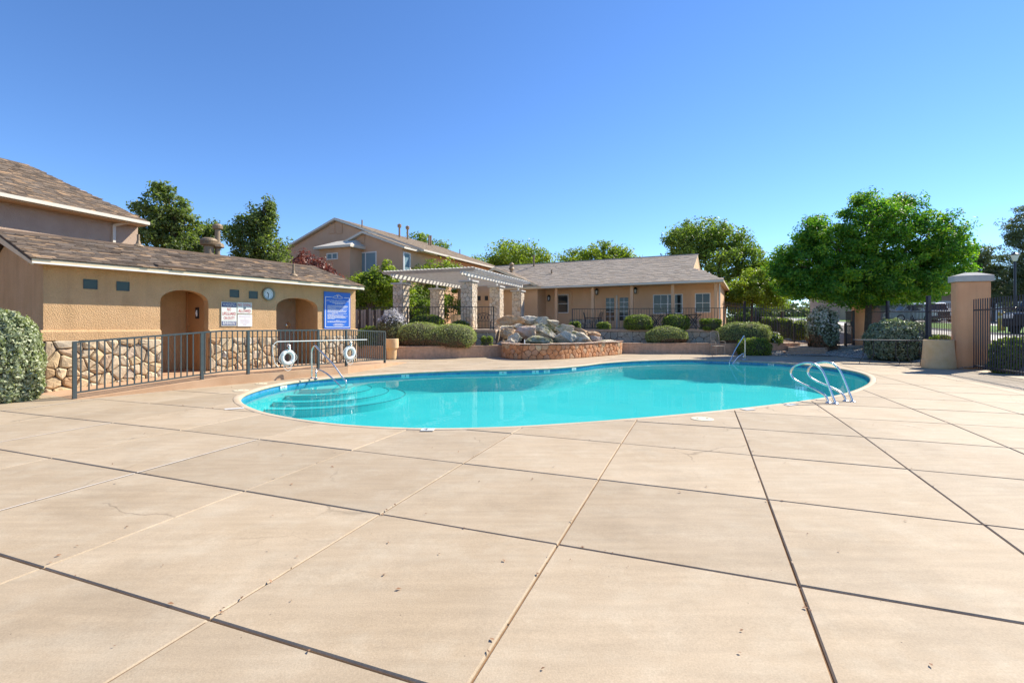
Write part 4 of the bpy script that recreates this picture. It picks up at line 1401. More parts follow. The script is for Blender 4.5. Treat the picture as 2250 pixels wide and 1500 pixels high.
# grab rails on the near edge
ladA, ladB = Vector((*G(1836, 887), 0)), Vector((*G(1874, 883), 0))
inw = Vector((-0.535, 0.845, 0)).normalized()
for k, (A, lab) in enumerate(((ladA, 'looped stainless grab rail on the near pool edge, left of the pair'), (ladB, 'looped stainless grab rail on the near pool edge, right of the pair'))):
    t = thing('grab_rail', lab, 'grab rail', tuple(A), group='pair of pool grab rails')
    up = Vector((0, 0, 1))
    P = [A, A + inw * 0.06 + up * 0.16, A + inw * 0.19 + up * 0.50, A + inw * 0.27 + up * 0.62, A + inw * 0.38 + up * 0.685, A + inw * 0.55 + up * 0.68, A + inw * 0.72 + up * 0.60, A + inw * 0.78 + up * 0.48, A + inw * 0.72 + up * 0.375, A + inw * 0.58 + up * 0.30, A + inw * 0.30 + up * 0.20, A + inw * 0.16 + up * 0.11, A + inw * 0.115 + up * 0.0]
    obj('rail', MB().tube(smooth_path(P), 0.020, 12), MT['steel'], t, smooth=True)
    for q in (A, A + inw * 0.115):
        obj('escutcheon', MB().lathe([(0.05, 0.004), (0.045, 0.016), (0.026, 0.026)], 16, tuple(q)), MT['steel'], t)
#SECTION4

# ------------------------------------------------------------------ terraces and retaining walls
TZ = 1.22
CL = Fr((6.34, 29.6), (0.90, -0.437))            # clubhouse porch line
tr = thing('terrace', None, None, (0, 0, 0))
tag(tr, kind='structure')
TR_L = [(-9.6, 24.9), (-7.0, 24.1), (-0.75, 23.4)]
TR_R = [(1.65, 27.3), (6.46, 26.4), (12.6, 25.25)]
poly = TR_L + [(-0.2, 25.2), (0.6, 27.4)] + TR_R + [(14.2, 33.0), (18, 80), (-40, 90), (-22, 26)]
obj('terrace_slab', MB().plan(poly, -0.03, TZ - 0.09), MT['ground'], tr)
top = TR_L + [(-0.2, 25.2), (0.6, 27.4)] + TR_R + [(14.2, 33.0), (10, 40), (-14, 40), (-12, 26)]
obj('terrace_paving', MB().plan([(x, y) for x, y in top], TZ - 0.086, TZ), MT['terrace'], tr)

def wall_run(name, label, pts, z0, z1, th, mat, cap=0.05, cat='wall'):
    t = thing(name, label, cat, (pts[0][0], pts[0][1], z0))
    for a, b in zip(pts, pts[1:]):
        L = math.dist(a, b)
        ux, uy = (b[0] - a[0]) / L, (b[1] - a[1]) / L
        nx, ny = -uy, ux
        q = [(a[0], a[1]), (b[0], b[1]), (b[0] + nx * th, b[1] + ny * th), (a[0] + nx * th, a[1] + ny * th)]
        obj('wall_face', MB().plan(q, z0 - 0.03, z1 - cap), mat, t)
        e = 0.025
        q2 = [(a[0] - nx * e, a[1] - ny * e), (b[0] - nx * e, b[1] - ny * e), (b[0] + nx * (th + e), b[1] + ny * (th + e)), (a[0] + nx * (th + e), a[1] + ny * (th + e))]
        obj('wall_cap', MB().plan(q2, z1 - cap + 0.001, z1), mat, t, bevel=0.012)
    return t
LWL = [G(872, 789), (-2.4, 21.35), G(1106, 784)]
LWR = [G(1362, 777), (9.9, 24.5), (11.6, 24.25)]
wall_run('planter_wall', 'low stuccoed planter wall left of the rock waterfall', LWL, 0, 0.53, 0.22, MT['wall_cap'])
wall_run('planter_wall', 'low stuccoed planter wall right of the rock waterfall behind the pool', LWR, 0, 0.54, 0.22, MT['wall_cap'])
wall_run('landing_wall', 'short stuccoed wall along the stair landing above the gravel', [(11.6, 24.25), (12.5, 24.3), (14.6, 25.0)], 0, 0.545, 0.2, MT['wall_cap'])
wall_run('side_planter_wall', 'stuccoed planter wall behind the left concrete urn', [(-7.3, 22.6), (-4.95, 20.75)], 0, 0.52, 0.2, MT['wall_cap'])
soil = struct('planter_soil', MB().plan([(-7.6, 22.8), (-4.6, 20.85), (-2.4, 21.5), (-.4, 22.4), (-.4, 24), (-2, 24.2), (-9.4, 25.0)], 0.0, 0.43).plan([(4.0, 25.4), (5.6, 25.35), (9.9, 24.65), (11.7, 24.4), (12.5, 25.2), (6.46, 26.45), (1.7, 27.4)], 0.001, 0.44), MT['soil'])

def terrace_wall(name, label, pts, z0, z1, seed):
    t = thing(name, label, 'wall', (pts[0][0], pts[0][1], z0))
    for k, (a, b) in enumerate(zip(pts, pts[1:])):
        L = math.dist(a, b)
        ux, uy = (b[0] - a[0]) / L, (b[1] - a[1]) / L
        nx, ny = uy, -ux                     # towards the viewer
        q = [(a[0] + nx * 0.1, a[1] + ny * 0.1), (b[0] + nx * 0.1, b[1] + ny * 0.1), (b[0] + nx * 0.004, b[1] + ny * 0.004), (a[0] + nx * 0.004, a[1] + ny * 0.004)]
        obj('mortar_bed', MB().plan(q, z0, z1 - 0.13), MT['mortar'], t)
        stones(t, L, z1 - 0.13 - z0, lambda x, y, d: (a[0] + ux * x + nx * (0.1 + d), a[1] + uy * x + ny * (0.1 + d), z0 + y), 0.30, MT['flag'], seed + k, th=0.03, gap=0.012)
        q = [(a[0] + nx * 0.17, a[1] + ny * 0.17), (b[0] + nx * 0.17, b[1] + ny * 0.17), (b[0] - nx * 0.1, b[1] - ny * 0.1), (a[0] - nx * 0.1, a[1] - ny * 0.1)]
        obj('wall_cap', MB().plan(q, z1 - 0.13, z1 + 0.003), MT['wall_cap'], t, bevel=0.01)
terrace_wall('terrace_wall', 'flagstone terrace wall behind the lower planter, right of the waterfall', TR_R, 0.42, TZ, 21)
terrace_wall('terrace_wall', 'flagstone terrace wall below the pergola, behind the big juniper', [(-7.0, 24.1), (-0.75, 23.4)], 0.42, TZ, 41)

# landing, stairs and the two broad concrete steps up from the deck
landing = thing('stair_landing', None, None, (0, 0, 0))
tag(landing, kind='structure')
obj('landing_slab', MB().plan([(12.3, 24.55), (14.5, 25.2), (14.2, 27.4), (12.6, 27.2)], 0.3, 0.535), MT['terrace'], landing)
for k in range(4):
    x0 = 12.55 + 0.34 * k
    obj('stair_tread', MB().box(x0, x0 + 0.42, 25.45, 27.2, 0.3, TZ - 0.004 - 0.17 * k), MT['terrace'], landing, bevel=0.01)
stp = thing('deck_steps', None, None, (0, 0, 0))
tag(stp, kind='structure')
x0, y0 = G(1727, 780)
x1, _ = G(1812, 780)
obj('step', MB().plan([(x0, y0), (x1, y0 - 0.1), (x1 + 0.35, y0 + 0.6), (x0 + 0.3, y0 + 0.9)], -0.03, 0.155), MT['wall_cap'], stp, bevel=0.015)
obj('step', MB().plan([(x0 + 0.45, y0 + 0.62), (x1 + 0.42, y0 + 0.45), (x1 + 1.4, y0 + 1.9), (x0 + 2.2, y0 + 3.0), (x0 + 1.0, y0 + 1.6)], 0.0, 0.345), MT['wall_cap'], stp, bevel=0.015)
struct('path', MB().plan([(x0 + 1.0, y0 + 1.3), (x1 + 0.9, y0 + 1.1), (18.2, 25.3), (17.2, 26.6), (x0 + 2.2, y0 + 2.6)], 0.1, 0.40), MT['terrace'])

# ------------------------------------------------------------------ gravel bed under the tree
GB = [(11.9, 24.1), (12.6, 23.5), G(1815, 781.5), (14.7, 20.9), (15.6, 19.7), (14.7, 17.2), (14.3, 15.9)]
GO = [(13.8, 25.1), (16.0, 26.5), (18.0, 26.4), (18.8, 25.2), (17.6, 21.8), (15.9, 17.6), (15.0, 15.6)]
gi, go = catmull(GB, 5, False), catmull(GO, 5, False)
K = 10
rgn = np.random.default_rng(5)
gv, gf = [], []
def gz(k, i):
    t = k / K
    base = 0.012 + t * (0.42 if i < 18 else 0.42 - 0.30 * (i - 18) / 12)
    return base
for i in range(len(gi)):
    for k in range(K + 1):
        t = k / K
        gv.append((gi[i][0] * (1 - t) + go[i][0] * t, gi[i][1] * (1 - t) + go[i][1] * t, gz(k, i) + (rgn.uniform(-0.012, 0.012) if 0 < k else 0)))
for i in range(len(gi) - 1):
    for k in range(K):
        a = i * (K + 1) + k
        gf.append((a, a + K + 1, a + K + 2, a + 1))
gb = struct('gravel_bed', MB().add(gv, gf), MT['gravel'], smooth=True)
def pebbles(name, n, quads, size, mat, seed):
    rg = np.random.default_rng(seed)
    oc = np.array([(1, 0, 0), (0, 1, 0), (-1, 0, 0), (0, -1, 0), (0, 0, 1), (0, 0, -1)], float)
    of = [(0, 1, 4), (1, 2, 4), (2, 3, 4), (3, 0, 4)]
    mb = MB()
    Q = np.array(quads)
    ar = np.linalg.norm(np.cross(Q[:, 1] - Q[:, 0], Q[:, 3] - Q[:, 0]), axis=1)
    idx = rg.choice(len(Q), n, p=ar / ar.sum())
    col = []
    for q in idx:
        a, b = rg.random(2)
        A, B, C, D = Q[q]
        p = (A * (1 - a) + B * a) * (1 - b) + (D * (1 - a) + C * a) * b
        s = size * rg.uniform(0.5, 1.4) * np.array([rg.uniform(.7, 1.2), rg.uniform(.7, 1.2), rg.uniform(.5, .9)])
        th = rg.uniform(0, 6.28)
        v = oc * s
        x = v[:, 0] * math.cos(th) - v[:, 1] * math.sin(th)
        y = v[:, 0] * math.sin(th) + v[:, 1] * math.cos(th)
        mb.add([(p[0] + x[k], p[1] + y[k], p[2] + v[k, 2]) for k in range(6)], of)
        col += [rg.random()] * 4
    o = obj(name, mb, mat)
    at = o.data.attributes.new('rnd', 'FLOAT', 'FACE')
    at.data.foreach_set('value', col)
    return o
def attr_mat(name, stops, rough=0.9):
    m, n, l, b = nt(name)
    a = n.new('ShaderNodeAttribute')
    a.attribute_name = 'rnd'
    l.new(ramp(n, l, a.outputs['Fac'], stops), b.inputs['Base Color'])
    b.inputs['Roughness'].default_value = rough
    return m
MT['pebble'] = attr_mat('grey_pebble', [(0.0, (0.16, 0.14, 0.12)), (0.4, (0.32, 0.29, 0.25)), (0.8, (0.46, 0.42, 0.36)), (1.0, (0.58, 0.53, 0.46))])
tag(pebbles('gravel', 15000, [[gv[i] for i in f] for f in gf], 0.032, MT['pebble'], 4), 'grey crushed gravel spread under the broad green tree', 'gravel', kind='stuff')

# ------------------------------------------------------------------ rock waterfall
fo = thing('rock_waterfall', 'rock waterfall of stacked pale boulders in a curved red sandstone basin', 'fountain', (2.2, 22.6, 0))
arc = [G(1103, 783.0), G(1108, 786.5), G(1150, 790.0), G(1213, 789.7), G(1265, 787.0), G(1320, 782.3), G(1358, 779.2), G(1367, 777.3)]
arc = catmull(arc, 8, False)
al = [0.0]
for a, b in zip(arc, arc[1:]):
    al.append(al[-1] + math.dist(a, b))
def arc_at(d):
    d = max(0.0, min(al[-1] - 1e-6, d))
    for k in range(len(al) - 1):
        if al[k + 1] >= d:
            t = (d - al[k]) / (al[k + 1] - al[k])
            p = (arc[k][0] + (arc[k + 1][0] - arc[k][0]) * t, arc[k][1] + (arc[k + 1][1] - arc[k][1]) * t)
            L = al[k + 1] - al[k]
            ux, uy = (arc[k + 1][0] - arc[k][0]) / L, (arc[k + 1][1] - arc[k][1]) / L
            return p, (uy, -ux)              # outward normal, towards the viewer
BH = 0.60
core = MB()
N_ = 60
cp = [arc_at(al[-1] * k / N_) for k in range(N_ + 1)]
inner = [(p[0] - n[0] * 0.05, p[1] - n[1] * 0.05) for p, n in cp]
inner2 = [(p[0] - n[0] * 0.34, p[1] - n[1] * 0.34) for p, n in cp]
core.plan(inner + inner2[::-1], 0.0, BH - 0.03)
obj('basin_core', core, MT['mortar'], fo)
rg = random.Random(9)
def basin_fn(x, y, d):
    p, n = arc_at(x)
    return (p[0] + n[0] * (d - 0.045), p[1] + n[1] * (d - 0.045), y)
stones(fo, al[-1], BH, basin_fn, 0.185, MT['red_stone'], 17, th=0.06, gap=0.006, name='block', ax=1.5, jit=0.22)
MT['cap_stone'] = stone_mat('cap_stone', [(0.0, (0.50, 0.33, 0.23)), (0.5, (0.56, 0.44, 0.34)), (1.0, (0.48, 0.28, 0.17))], amt=0.25)
d = 0.0
while d < al[-1] - 0.05:
    wv = rg.uniform(0.3, 0.55)
    (pa, na), (pb, nb) = arc_at(d + 0.008), arc_at(d + wv - 0.008)
    P = [(pa[0] + na[0] * 0.06, pa[1] + na[1] * 0.06), (pb[0] + nb[0] * 0.06, pb[1] + nb[1] * 0.06), (pb[0] - nb[0] * 0.36, pb[1] - nb[1] * 0.36), (pa[0] - na[0] * 0.36, pa[1] - na[1] * 0.36)]
    obj('cap_stone', MB().plan(P, BH + 0.002 + 0.018, BH + 0.045 + rg.uniform(-0.01, 0.025)), MT['cap_stone'], fo, bevel=0.01)
    d += wv
obj('basin_water', MB().plan(inner2 + [(5.2, 25.6), (3.0, 26.6), (0.4, 24.6)], 0.30, 0.40), MT['dark'], fo)

def hash3(p):
    return math.sin(p[0] * 12.9898 + p[1] * 78.233 + p[2] * 37.719) * 43758.5453 % 1.0
from mathutils import noise as mnoise
def rock_mesh(c, r, seed, sub=3, sharp=0.34, tilt=(0, 0, 0)):
    bm = bmesh.new()
    bmesh.ops.create_icosphere(bm, subdivisions=sub + 1 if sub == 3 else sub, radius=1.0)
    off = Vector((seed * 3.17, seed * 1.73, seed * 0.91))
    rgk = random.Random(seed)
    planes = []
    for _ in range(13):
        nrm = Vector((rgk.gauss(0, 1), rgk.gauss(0, 1), rgk.gauss(0, 0.8))).normalized()
        planes.append((nrm, rgk.uniform(0.42, 0.80)))
    E = Matrix.Rotation(tilt[2], 3, 'Z') @ Matrix.Rotation(tilt[1], 3, 'Y') @ Matrix.Rotation(tilt[0], 3, 'X')
    for v in bm.verts:
        p = v.co.copy()
        for nrm, dd_ in planes:
            k = p.dot(nrm)
            if k > dd_:
                p -= nrm * (k - dd_) * 0.96
        nz = mnoise.fractal(p * 1.3 + off, 1.0, 2.0, 4)
        nz2 = mnoise.noise(p * 3.6 + off) * 1.6 + abs(mnoise.noise(p * 8.0 + off)) * 1.1
        p *= 1.12 + sharp * 0.55 * nz + 0.07 * nz2
        v.co = E @ Vector((p.x * r[0], p.y * r[1], p.z * r[2])) + Vector(c)
    me = bpy.data.meshes.new('boulder')
    bm.to_mesh(me)
    bm.free()
    return me
def boulder(px0, px1, py0, py1, Y, mat, seed, deep=0.8, tilt=0.0):
    a, b = W(px0, py0, Y), W(px1, py1, Y)
    c = (a + b) / 2
    rx, rz = (b.x - a.x) / 2 * 1.2, (a.z - b.z) / 2 * 1.08
    me = rock_mesh((0, 0, 0), (rx, max(rx * 0.6, rz) * deep, rz), seed, tilt=(0, tilt, 0))
    off = ORG[fo.name]
    me.materials.append(MT[mat])
    o = bpy.data.objects.new('boulder', me)
    COL.objects.link(o)
    o.parent = fo
    o.location = (c.x - off[0], c.y - off[1], c.z - off[2])
    return o
BL = [  # columns, rows, distance, look
    (1103, 1152, 694, 716, 24.6, 'rock_rust', 1, 0), (1145, 1184, 696, 716, 24.8, 'rock_grey', 2, 0), (1178, 1208, 696, 717, 24.7, 'rock_grey', 3, 0.1), (1200, 1228, 700, 716, 24.6, 'rock_pale', 4, 0.4),
    (1098, 1132, 712, 732, 23.8, 'rock_pale', 5, 0), (1124, 1150, 708, 728, 24.2, 'rock_pale', 25, 0.3), (1136, 1184, 710, 746, 23.3, 'rock_pink', 6, 0.35), (1162, 1204, 711, 732, 24.0, 'rock_moss', 7, 0), (1196, 1228, 712, 734, 23.9, 'rock_moss', 8, 0.2), (1220, 1262, 708, 734, 23.6, 'rock_pale', 9, 0.25),
    (1100, 1134, 724, 752, 23.0, 'rock_rust', 10, 0.3), (1116, 1148, 732, 757, 22.6, 'rock_pale', 11, 0.45), (1178, 1224, 721, 744, 23.2, 'rock_pale', 12, 0.25), (1146, 1219, 739, 762, 22.2, 'rock_moss', 13, 0.08), (1222, 1272, 727, 759, 22.7, 'rock_grey', 14, 0.1), (1250, 1310, 734, 760, 23.0, 'rock_pale', 15, 0.3),
    (1262, 1292, 722, 738, 24.3, 'rock_rust', 16, 0.35), (1284, 1319, 729, 742, 24.8, 'rock_rust', 17, 0.05), (1290, 1320, 736, 750, 24.4, 'rock_pink', 18, 0.1), (1112, 1132, 744, 760, 22.2, 'rock_pale', 19, 0), (1092, 1116, 708, 720, 24.6, 'rock_pale', 20, 0.2), (1300, 1345, 746, 757, 24.3, 'rock_pale', 21, 0), (1205, 1240, 742, 760, 23.4, 'rock_moss', 22, 0), (1160, 1200, 728, 748, 23.9, 'rock_moss', 23, 0), (1232, 1262, 716, 734, 24.5, 'rock_pink', 24, 0),
]
for (x0_, x1_, y0_, y1_, Y_, m__, sd, ti) in BL:
    boulder(x0_, x1_, y0_, y1_, Y_, m__, sd, tilt=ti)
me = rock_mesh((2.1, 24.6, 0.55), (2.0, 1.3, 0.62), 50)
obj('gap_shade_core', MB().add([tuple(v.co) for v in me.vertices], [tuple(p.vertices) for p in me.polygons]), MT['dark'], fo)  # near-black lump added behind the boulders; its colour supplies the gaps' shade
obj('water_trickle', MB().tube([W(1152.5, 746, 21.7), W(1153, 757, 21.6)], 0.025, 6), MT['white'], fo)
for k, (px, py, s) in enumerate(((1094, 758, 0.16), (1086, 756, 0.12), (1104, 752, 0.2), (1330, 750, 0.15))):
    Yk = 22.6 + 0.2 * k if px < 1200 else 24.6
    p = W(px, py, Yk)
    me = rock_mesh((0, 0, 0), (s * 1.3, s, s * 0.8), 60 + k, sub=2)
    me.materials.append(MT['rock_pink' if k == 0 else 'rock_pale'])
    o = bpy.data.objects.new('loose_rock', me)
    COL.objects.link(o)
    o.location = (p.x, p.y, 0.43 + s * 0.5)
    tag(o, ('pinkish loose rock beside the small round boxwood', 'small pale loose rock left of the waterfall', 'pale loose rock against the waterfall basin\'s left side', 'pale loose rock on the soil right of the waterfall')[k], 'rock', 'loose rocks in the planter')

# ------------------------------------------------------------------ concrete urns
def urn(px, pyb, r, h, label, z0=0.0, sides=28, hex_=False):
    x, y = G(px, pyb, z0)
    t = thing('concrete_urn', label, 'urn', (x, y, z0))
    prof = [(r * 1.0, 0.0), (r * 1.02, 0.03), (r * 1.02, h * 0.30), (r * 0.99, h * 0.31), (r * 0.985, h * 0.33), (r * 0.90, h * 0.93), (r * 0.91, h * 0.985), (r * 0.88, h)]
    if hex_:
        prof = [(r * 0.72, 0.0), (r * 0.74, h * 0.45), (r * 0.80, h * 0.50), (r * 1.0, h * 0.56), (r * 1.03, h * 0.80), (r * 1.0, h * 0.99), (r * 0.96, h)]
    obj('body', MB().lathe(prof, sides, (x, y, z0)), MT['urn'], t, smooth=False)
    obj('opening', MB().lathe([(r * 0.70, h * 0.96), (r * 0.70, h + 0.004)], sides, (x, y, z0)), MT['dark'], t)
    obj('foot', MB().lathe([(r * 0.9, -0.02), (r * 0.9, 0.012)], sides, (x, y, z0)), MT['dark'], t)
    return t
urn(2062, 808.5, 0.435, 0.93, 'large tan cast concrete urn standing by the tall right gate pillar')
urn(861, 789.5, 0.27, 0.86, 'pale flared concrete urn at the end of the ramp railing', hex_=True)

# ------------------------------------------------------------------ gate pillars and dark picket fences
uF = uB
def fence_xy(t):
    return (14.23 + uF[0] * t, 15.2 + uF[1] * t)
def pillar(label, c, w, d, z0, h, mat, cap=True):
    t = thing('gate_pillar', label, 'pillar', (c[0], c[1], z0), rz=math.atan2(uA[1], uA[0]), local=True)
    obj('shaft', MB().box(-w / 2, w / 2, -d / 2, d / 2, -0.05, h), mat, t, bevel=0.035)
    if cap:
        e = 0.055
        mb = MB().box(-w / 2 - e, w / 2 + e, -d / 2 - e, d / 2 + e, h + 0.002, h + 0.19)
        obj('cap', mb, MT['cap_grey'], t, bevel=0.012)
        b = [(-w / 2 - e, -d / 2 - e, h + 0.192), (w / 2 + e, -d / 2 - e, h + 0.192), (w / 2 + e, d / 2 + e, h + 0.192), (-w / 2 - e, d / 2 + e, h + 0.192)]
        obj('cap_top', MB().add(b + [(-w / 6, -d / 8, h + 0.30), (w / 6, -d / 8, h + 0.30), (w / 6, d / 8, h + 0.30), (-w / 6, d / 8, h + 0.30)], [(3, 2, 1, 0), (4, 5, 6, 7), (0, 1, 5, 4), (1, 2, 6, 5), (2, 3, 7, 6), (3, 0, 4, 7)]), MT['cap_grey'], t)
    return t
pc = W(2142, 812, 15.75)
pillar('tall orange stucco gate pillar with a pale cap at right', (pc.x + 0.05, 15.95), 0.90, 0.36, -0.02, 2.82, MT['stucco_orange'])
p2 = fence_xy(11.2)
p2 = (p2[0] + 0.35, p2[1] - 0.05)
pillar('orange stucco pillar partly behind the tree trunk', (p2[0] - 0.15, p2[1] + 0.1), 1.15, 0.5, 0.2, 2.5, MT['stucco_orange'])
def fence(label, pts, posts, zb, zt, zr, sp=0.13, group='dark picket fences'):
    t = thing('picket_fence', label, 'fence', (pts[0][0], pts[0][1], pts[0][2]))
    for nm, z in (('top_rail', zr), ('bottom_rail', zb + 0.08)):
        obj(nm, MB().tube([(p[0], p[1], p[2] + z) for p in pts], 0.028, 4, rot=math.pi / 4), MT['fence_metal'], t)
    L = sum(math.dist(a[:2], b[:2]) for a, b in zip(pts, pts[1:]))
    me_ = bar_mesh(0.0105, MT['fence_metal'])
    n = int(L / sp)
    for k in range(n + 1):
        p, a = poly_at(pts, k * L / n)
        put('picket', me_, t, (p[0], p[1], p[2] + zb), (0, 0, a), (1, 1, zt - zb))
    for d, r, hh in posts:
        p, a = poly_at(pts, d)
        obj('post', MB().box(-r, r, -r, r, 0, 1) if False else MB().box(p[0] - r, p[0] + r, p[1] - r, p[1] + r, p[2] - 0.05, p[2] + hh), MT['fence_metal'], t)
    return t
fence('dark picket fence running towards the viewer from the tall pillar', [(*fence_xy(0), 0), (*fence_xy(-9.5), -0.02)], [], 0.08, 2.20, 1.86)
fence('dark picket fence between the two orange pillars behind the silver bush', [(*fence_xy(1.3), 0.05), (*fence_xy(10.4), 0.3)], [(1.95, 0.055, 2.4), (6.2, 0.05, 2.3)], 0.05, 2.10, 1.80)
gp = (p2[0] - 0.95, p2[1] + 0.15)
fence('dark picket fence behind the white-flowering bush left of the gate', [(gp[0] - 1.25, gp[1] + 0.6, 0.35), (gp[0] - 4.5, gp[1] + 2.6, 0.75), (12.2, 31.5, 1.2)], [(0.05, 0.05, 2.1), (3.6, 0.05, 2.1), (6.2, 0.05, 2.1)], 0.05, 1.95, 1.75)
gt = thing('entry_gate', 'black metal entry gate standing open beside the orange pillar', 'gate', (gp[0], gp[1], 0.38))
ga, gb_ = (gp[0] + 0.08, gp[1] - 0.15), (gp[0] - 0.72, gp[1] - 0.75)
for q in (ga, gb_):
    obj('gate_post', MB().box(q[0] - 0.05, q[0] + 0.05, q[1] - 0.05, q[1] + 0.05, 0.36, 2.2 if q is ga else 1.55), MT['black_metal'], gt)
for k in range(9):
    f_ = (k + 0.5) / 9
    obj('gate_bar', MB().box(ga[0] + (gb_[0] - ga[0]) * f_ - 0.011, ga[0] + (gb_[0] - ga[0]) * f_ + 0.011, ga[1] + (gb_[1] - ga[1]) * f_ - 0.011, ga[1] + (gb_[1] - ga[1]) * f_ + 0.011, 0.48, 2.15), MT['black_metal'], gt)
for z in (0.55, 1.4, 2.1):
    obj('gate_rail', MB().bar((*ga, z), (*gb_, z), 0.024), MT['black_metal'], gt)
obj('lock_box', MB().box(gb_[0] + 0.30, gb_[0] + 0.45, gb_[1] + 0.06, gb_[1] + 0.12, 1.38, 1.65), MT['black_metal'], gt)

# ------------------------------------------------------------------ terrace railings
tl = thing('terrace_railing', 'thin black railing along the terrace below the pergola', 'railing', (-7.0, 24.0, TZ))
pts = [(-8.0, 24.25, TZ), (-6.9, 24.0, TZ), (-0.82, 23.3, TZ)]
LL = sum(math.dist(a[:2], b[:2]) for a, b in zip(pts, pts[1:]))
railing(tl, pts, 1.08, [0.05, 3.0, LL - 0.05], MT['black_metal'], sp=0.15, rb=0.008, rp=0.024, rr=0.017, low=0.08)
tl = thing('terrace_railing', 'thin black railing in front of the clubhouse porch', 'railing', (2.6, 27.0, TZ))
a = (3.3, 26.9)
pts = [(3.25, 26.9, TZ), (6.46, 26.3, TZ), (12.45, 25.2, TZ)]
LL = sum(math.dist(a[:2], b[:2]) for a, b in zip(pts, pts[1:]))
railing(tl, pts, 1.10, [0.04, LL * 0.33, LL * 0.69, LL - 0.03], MT['black_metal'], sp=0.14, rb=0.008, rp=0.022, rr=0.018, low=0.07)
tl = thing('stair_railing', 'black railing stepping down the terrace stairs to the landing', 'railing', (12.5, 25.3, TZ))
pts = [(12.5, 25.25, TZ), (12.75, 25.22, TZ - 0.02), (13.55, 25.15, 0.60)]
railing(tl, pts, 1.08, [0.03, 1.08], MT['black_metal'], sp=0.13, rb=0.008, rp=0.022, rr=0.02, low=0.07)
pts2 = [(13.56, 25.15, 0.54), (14.42, 25.16, 0.54)]
railing(tl, pts2, 0.98, [0.84], MT['black_metal'], sp=0.13, rb=0.009, rp=0.024, rr=0.02, low=0.07)
obj('rail_return', MB().tube(smooth_path([(14.42, 25.16, 1.52), (14.60, 25.1, 1.47), (14.66, 25.08, 1.36), (14.60, 25.08, 1.24), (14.44, 25.15, 1.18)]), 0.02, 6), MT['black_metal'], tl)

# ------------------------------------------------------------------ pergola
def C2(px, Y):
    return ((px - CX) / F * Y, Y)
c3 = C2(1032, 24.4)
c1 = (c3[0] - uA[0] * 3.95, c3[1] - uA[1] * 3.95 - 0.1)
PF = Fr(c1, uA)                                     # s along the front to the right, v along the depth
LP = math.dist(c1, c3)
pg = thing('pergola', 'white slatted pergola on five stone columns beside the clubhouse', 'pergola', frame=PF.mat(TZ))
CH = W(1032, 617, c3[1]).z - TZ
cols = [(0.0, 0.0), (0.0, 3.75), (LP, 0.0), (LP, 3.5), (LP, 7.0)]
for k, (s, v) in enumerate(cols):
    w = 0.29
    col = obj('column', MB().box(s - w, s + w, v - w, v + w, 0.0, CH - 0.09), MT['mortar'] if k != 0 else MT['mortar'], pg)
    obj('column_cap', MB().box(s - w - 0.09, s + w + 0.09, v - w - 0.09, v + w + 0.09, CH - 0.088, CH), MT['cap_grey'], col, bevel=0.01)
    stones(col, 2 * w, CH - 0.09, lambda x, y, d: (s - w + x, v - w - 0.001 - d, y), 0.20, MT['column_stone'], 100 + k, th=0.03, gap=0.007)
    stones(col, 2 * w, CH - 0.09, lambda x, y, d: (s + w + 0.001 + d, v - w + x, y), 0.20, MT['column_stone'], 120 + k, th=0.03, gap=0.007)
    obj('stub_post', MB().box(s - 0.05, s + 0.05, v - 0.05, v + 0.05, CH + 0.001, CH + 0.27), MT['white_lumber'], col)
bz = CH + 0.20
for s in (0.0, LP):
    for ds in (-0.10, 0.06):
        P = [(-0.75, bz + 0.08), (-0.75, bz + 0.20), (7.6, bz + 0.20), (7.6, bz + 0.08), (7.45, bz), (-0.6, bz)]
        obj('beam', MB().prism([(s + ds, v, z) for v, z in P], (0.045, 0, 0)), MT['white_lumber'], pg)
nr = 22
for k in range(nr):
    v = -0.62 + k * 8.1 / (nr - 1)
    P = [(-0.75, bz + 0.29), (-0.75, bz + 0.36), (LP + 0.62, bz + 0.36), (LP + 0.62, bz + 0.29), (LP + 0.5, bz + 0.202), (-0.62, bz + 0.202)]
    obj('rafter', MB().prism([(s, v, z) for s, z in P], (0, 0.042, 0)), MT['white_lumber'] if k else MT['grey_lumber'], pg)
ns = 26
for k in range(ns):
    s = -0.6 + k * (LP + 1.05) / (ns - 1)
    obj('slat', MB().box(s, s + 0.032, -0.70, 7.6, bz + 0.362, bz + 0.40), MT['white_lumber'], pg)

# ------------------------------------------------------------------ clubhouse
EZ = 4.0 - 0.0
club = thing('clubhouse', 'single storey peach stucco clubhouse with recessed porch and grey shingle roof', 'building', frame=CL.mat())
PD = 1.4                                            # porch depth
sW = CL.s(1181)                                     # right end of the projecting wing
sC = CL.s(1591)                                     # eave corner
s_post = [CL.s(px) for px in (1222, 1302, 1388, 1478, 1573)]
sEnd = s_post[-1] + 0.1
eh = CL.at(1390, 622, -0.4)[1]
obj('main_wall', MB().box(sW + 0.001, sEnd + 0.05, PD, PD + 0.2, TZ - 0.1, eh + 0.1), MT['stucco_club'], club)
obj('side_wall', MB().box(sEnd - 0.15, sEnd + 0.05, PD + 0.201, 8.8, TZ - 0.1, eh + 0.1), MT['stucco_club'], club)
for s in s_post:
    obj('porch_post', MB().cham(s - 0.085, s + 0.085, -0.02, 0.15, TZ, eh - 0.12, 0.01), MT['stucco_club'], club)
obj('porch_beam', MB().box(sW + 0.002, sEnd + 0.06, -0.03, 0.16, eh - 0.119, eh + 0.09), MT['stucco_club'], club)
obj('porch_ceiling', MB().box(sW + 0.002, sEnd + 0.05, 0.161, PD - 0.002, eh - 0.05, eh - 0.02), MT['soffit'], club)
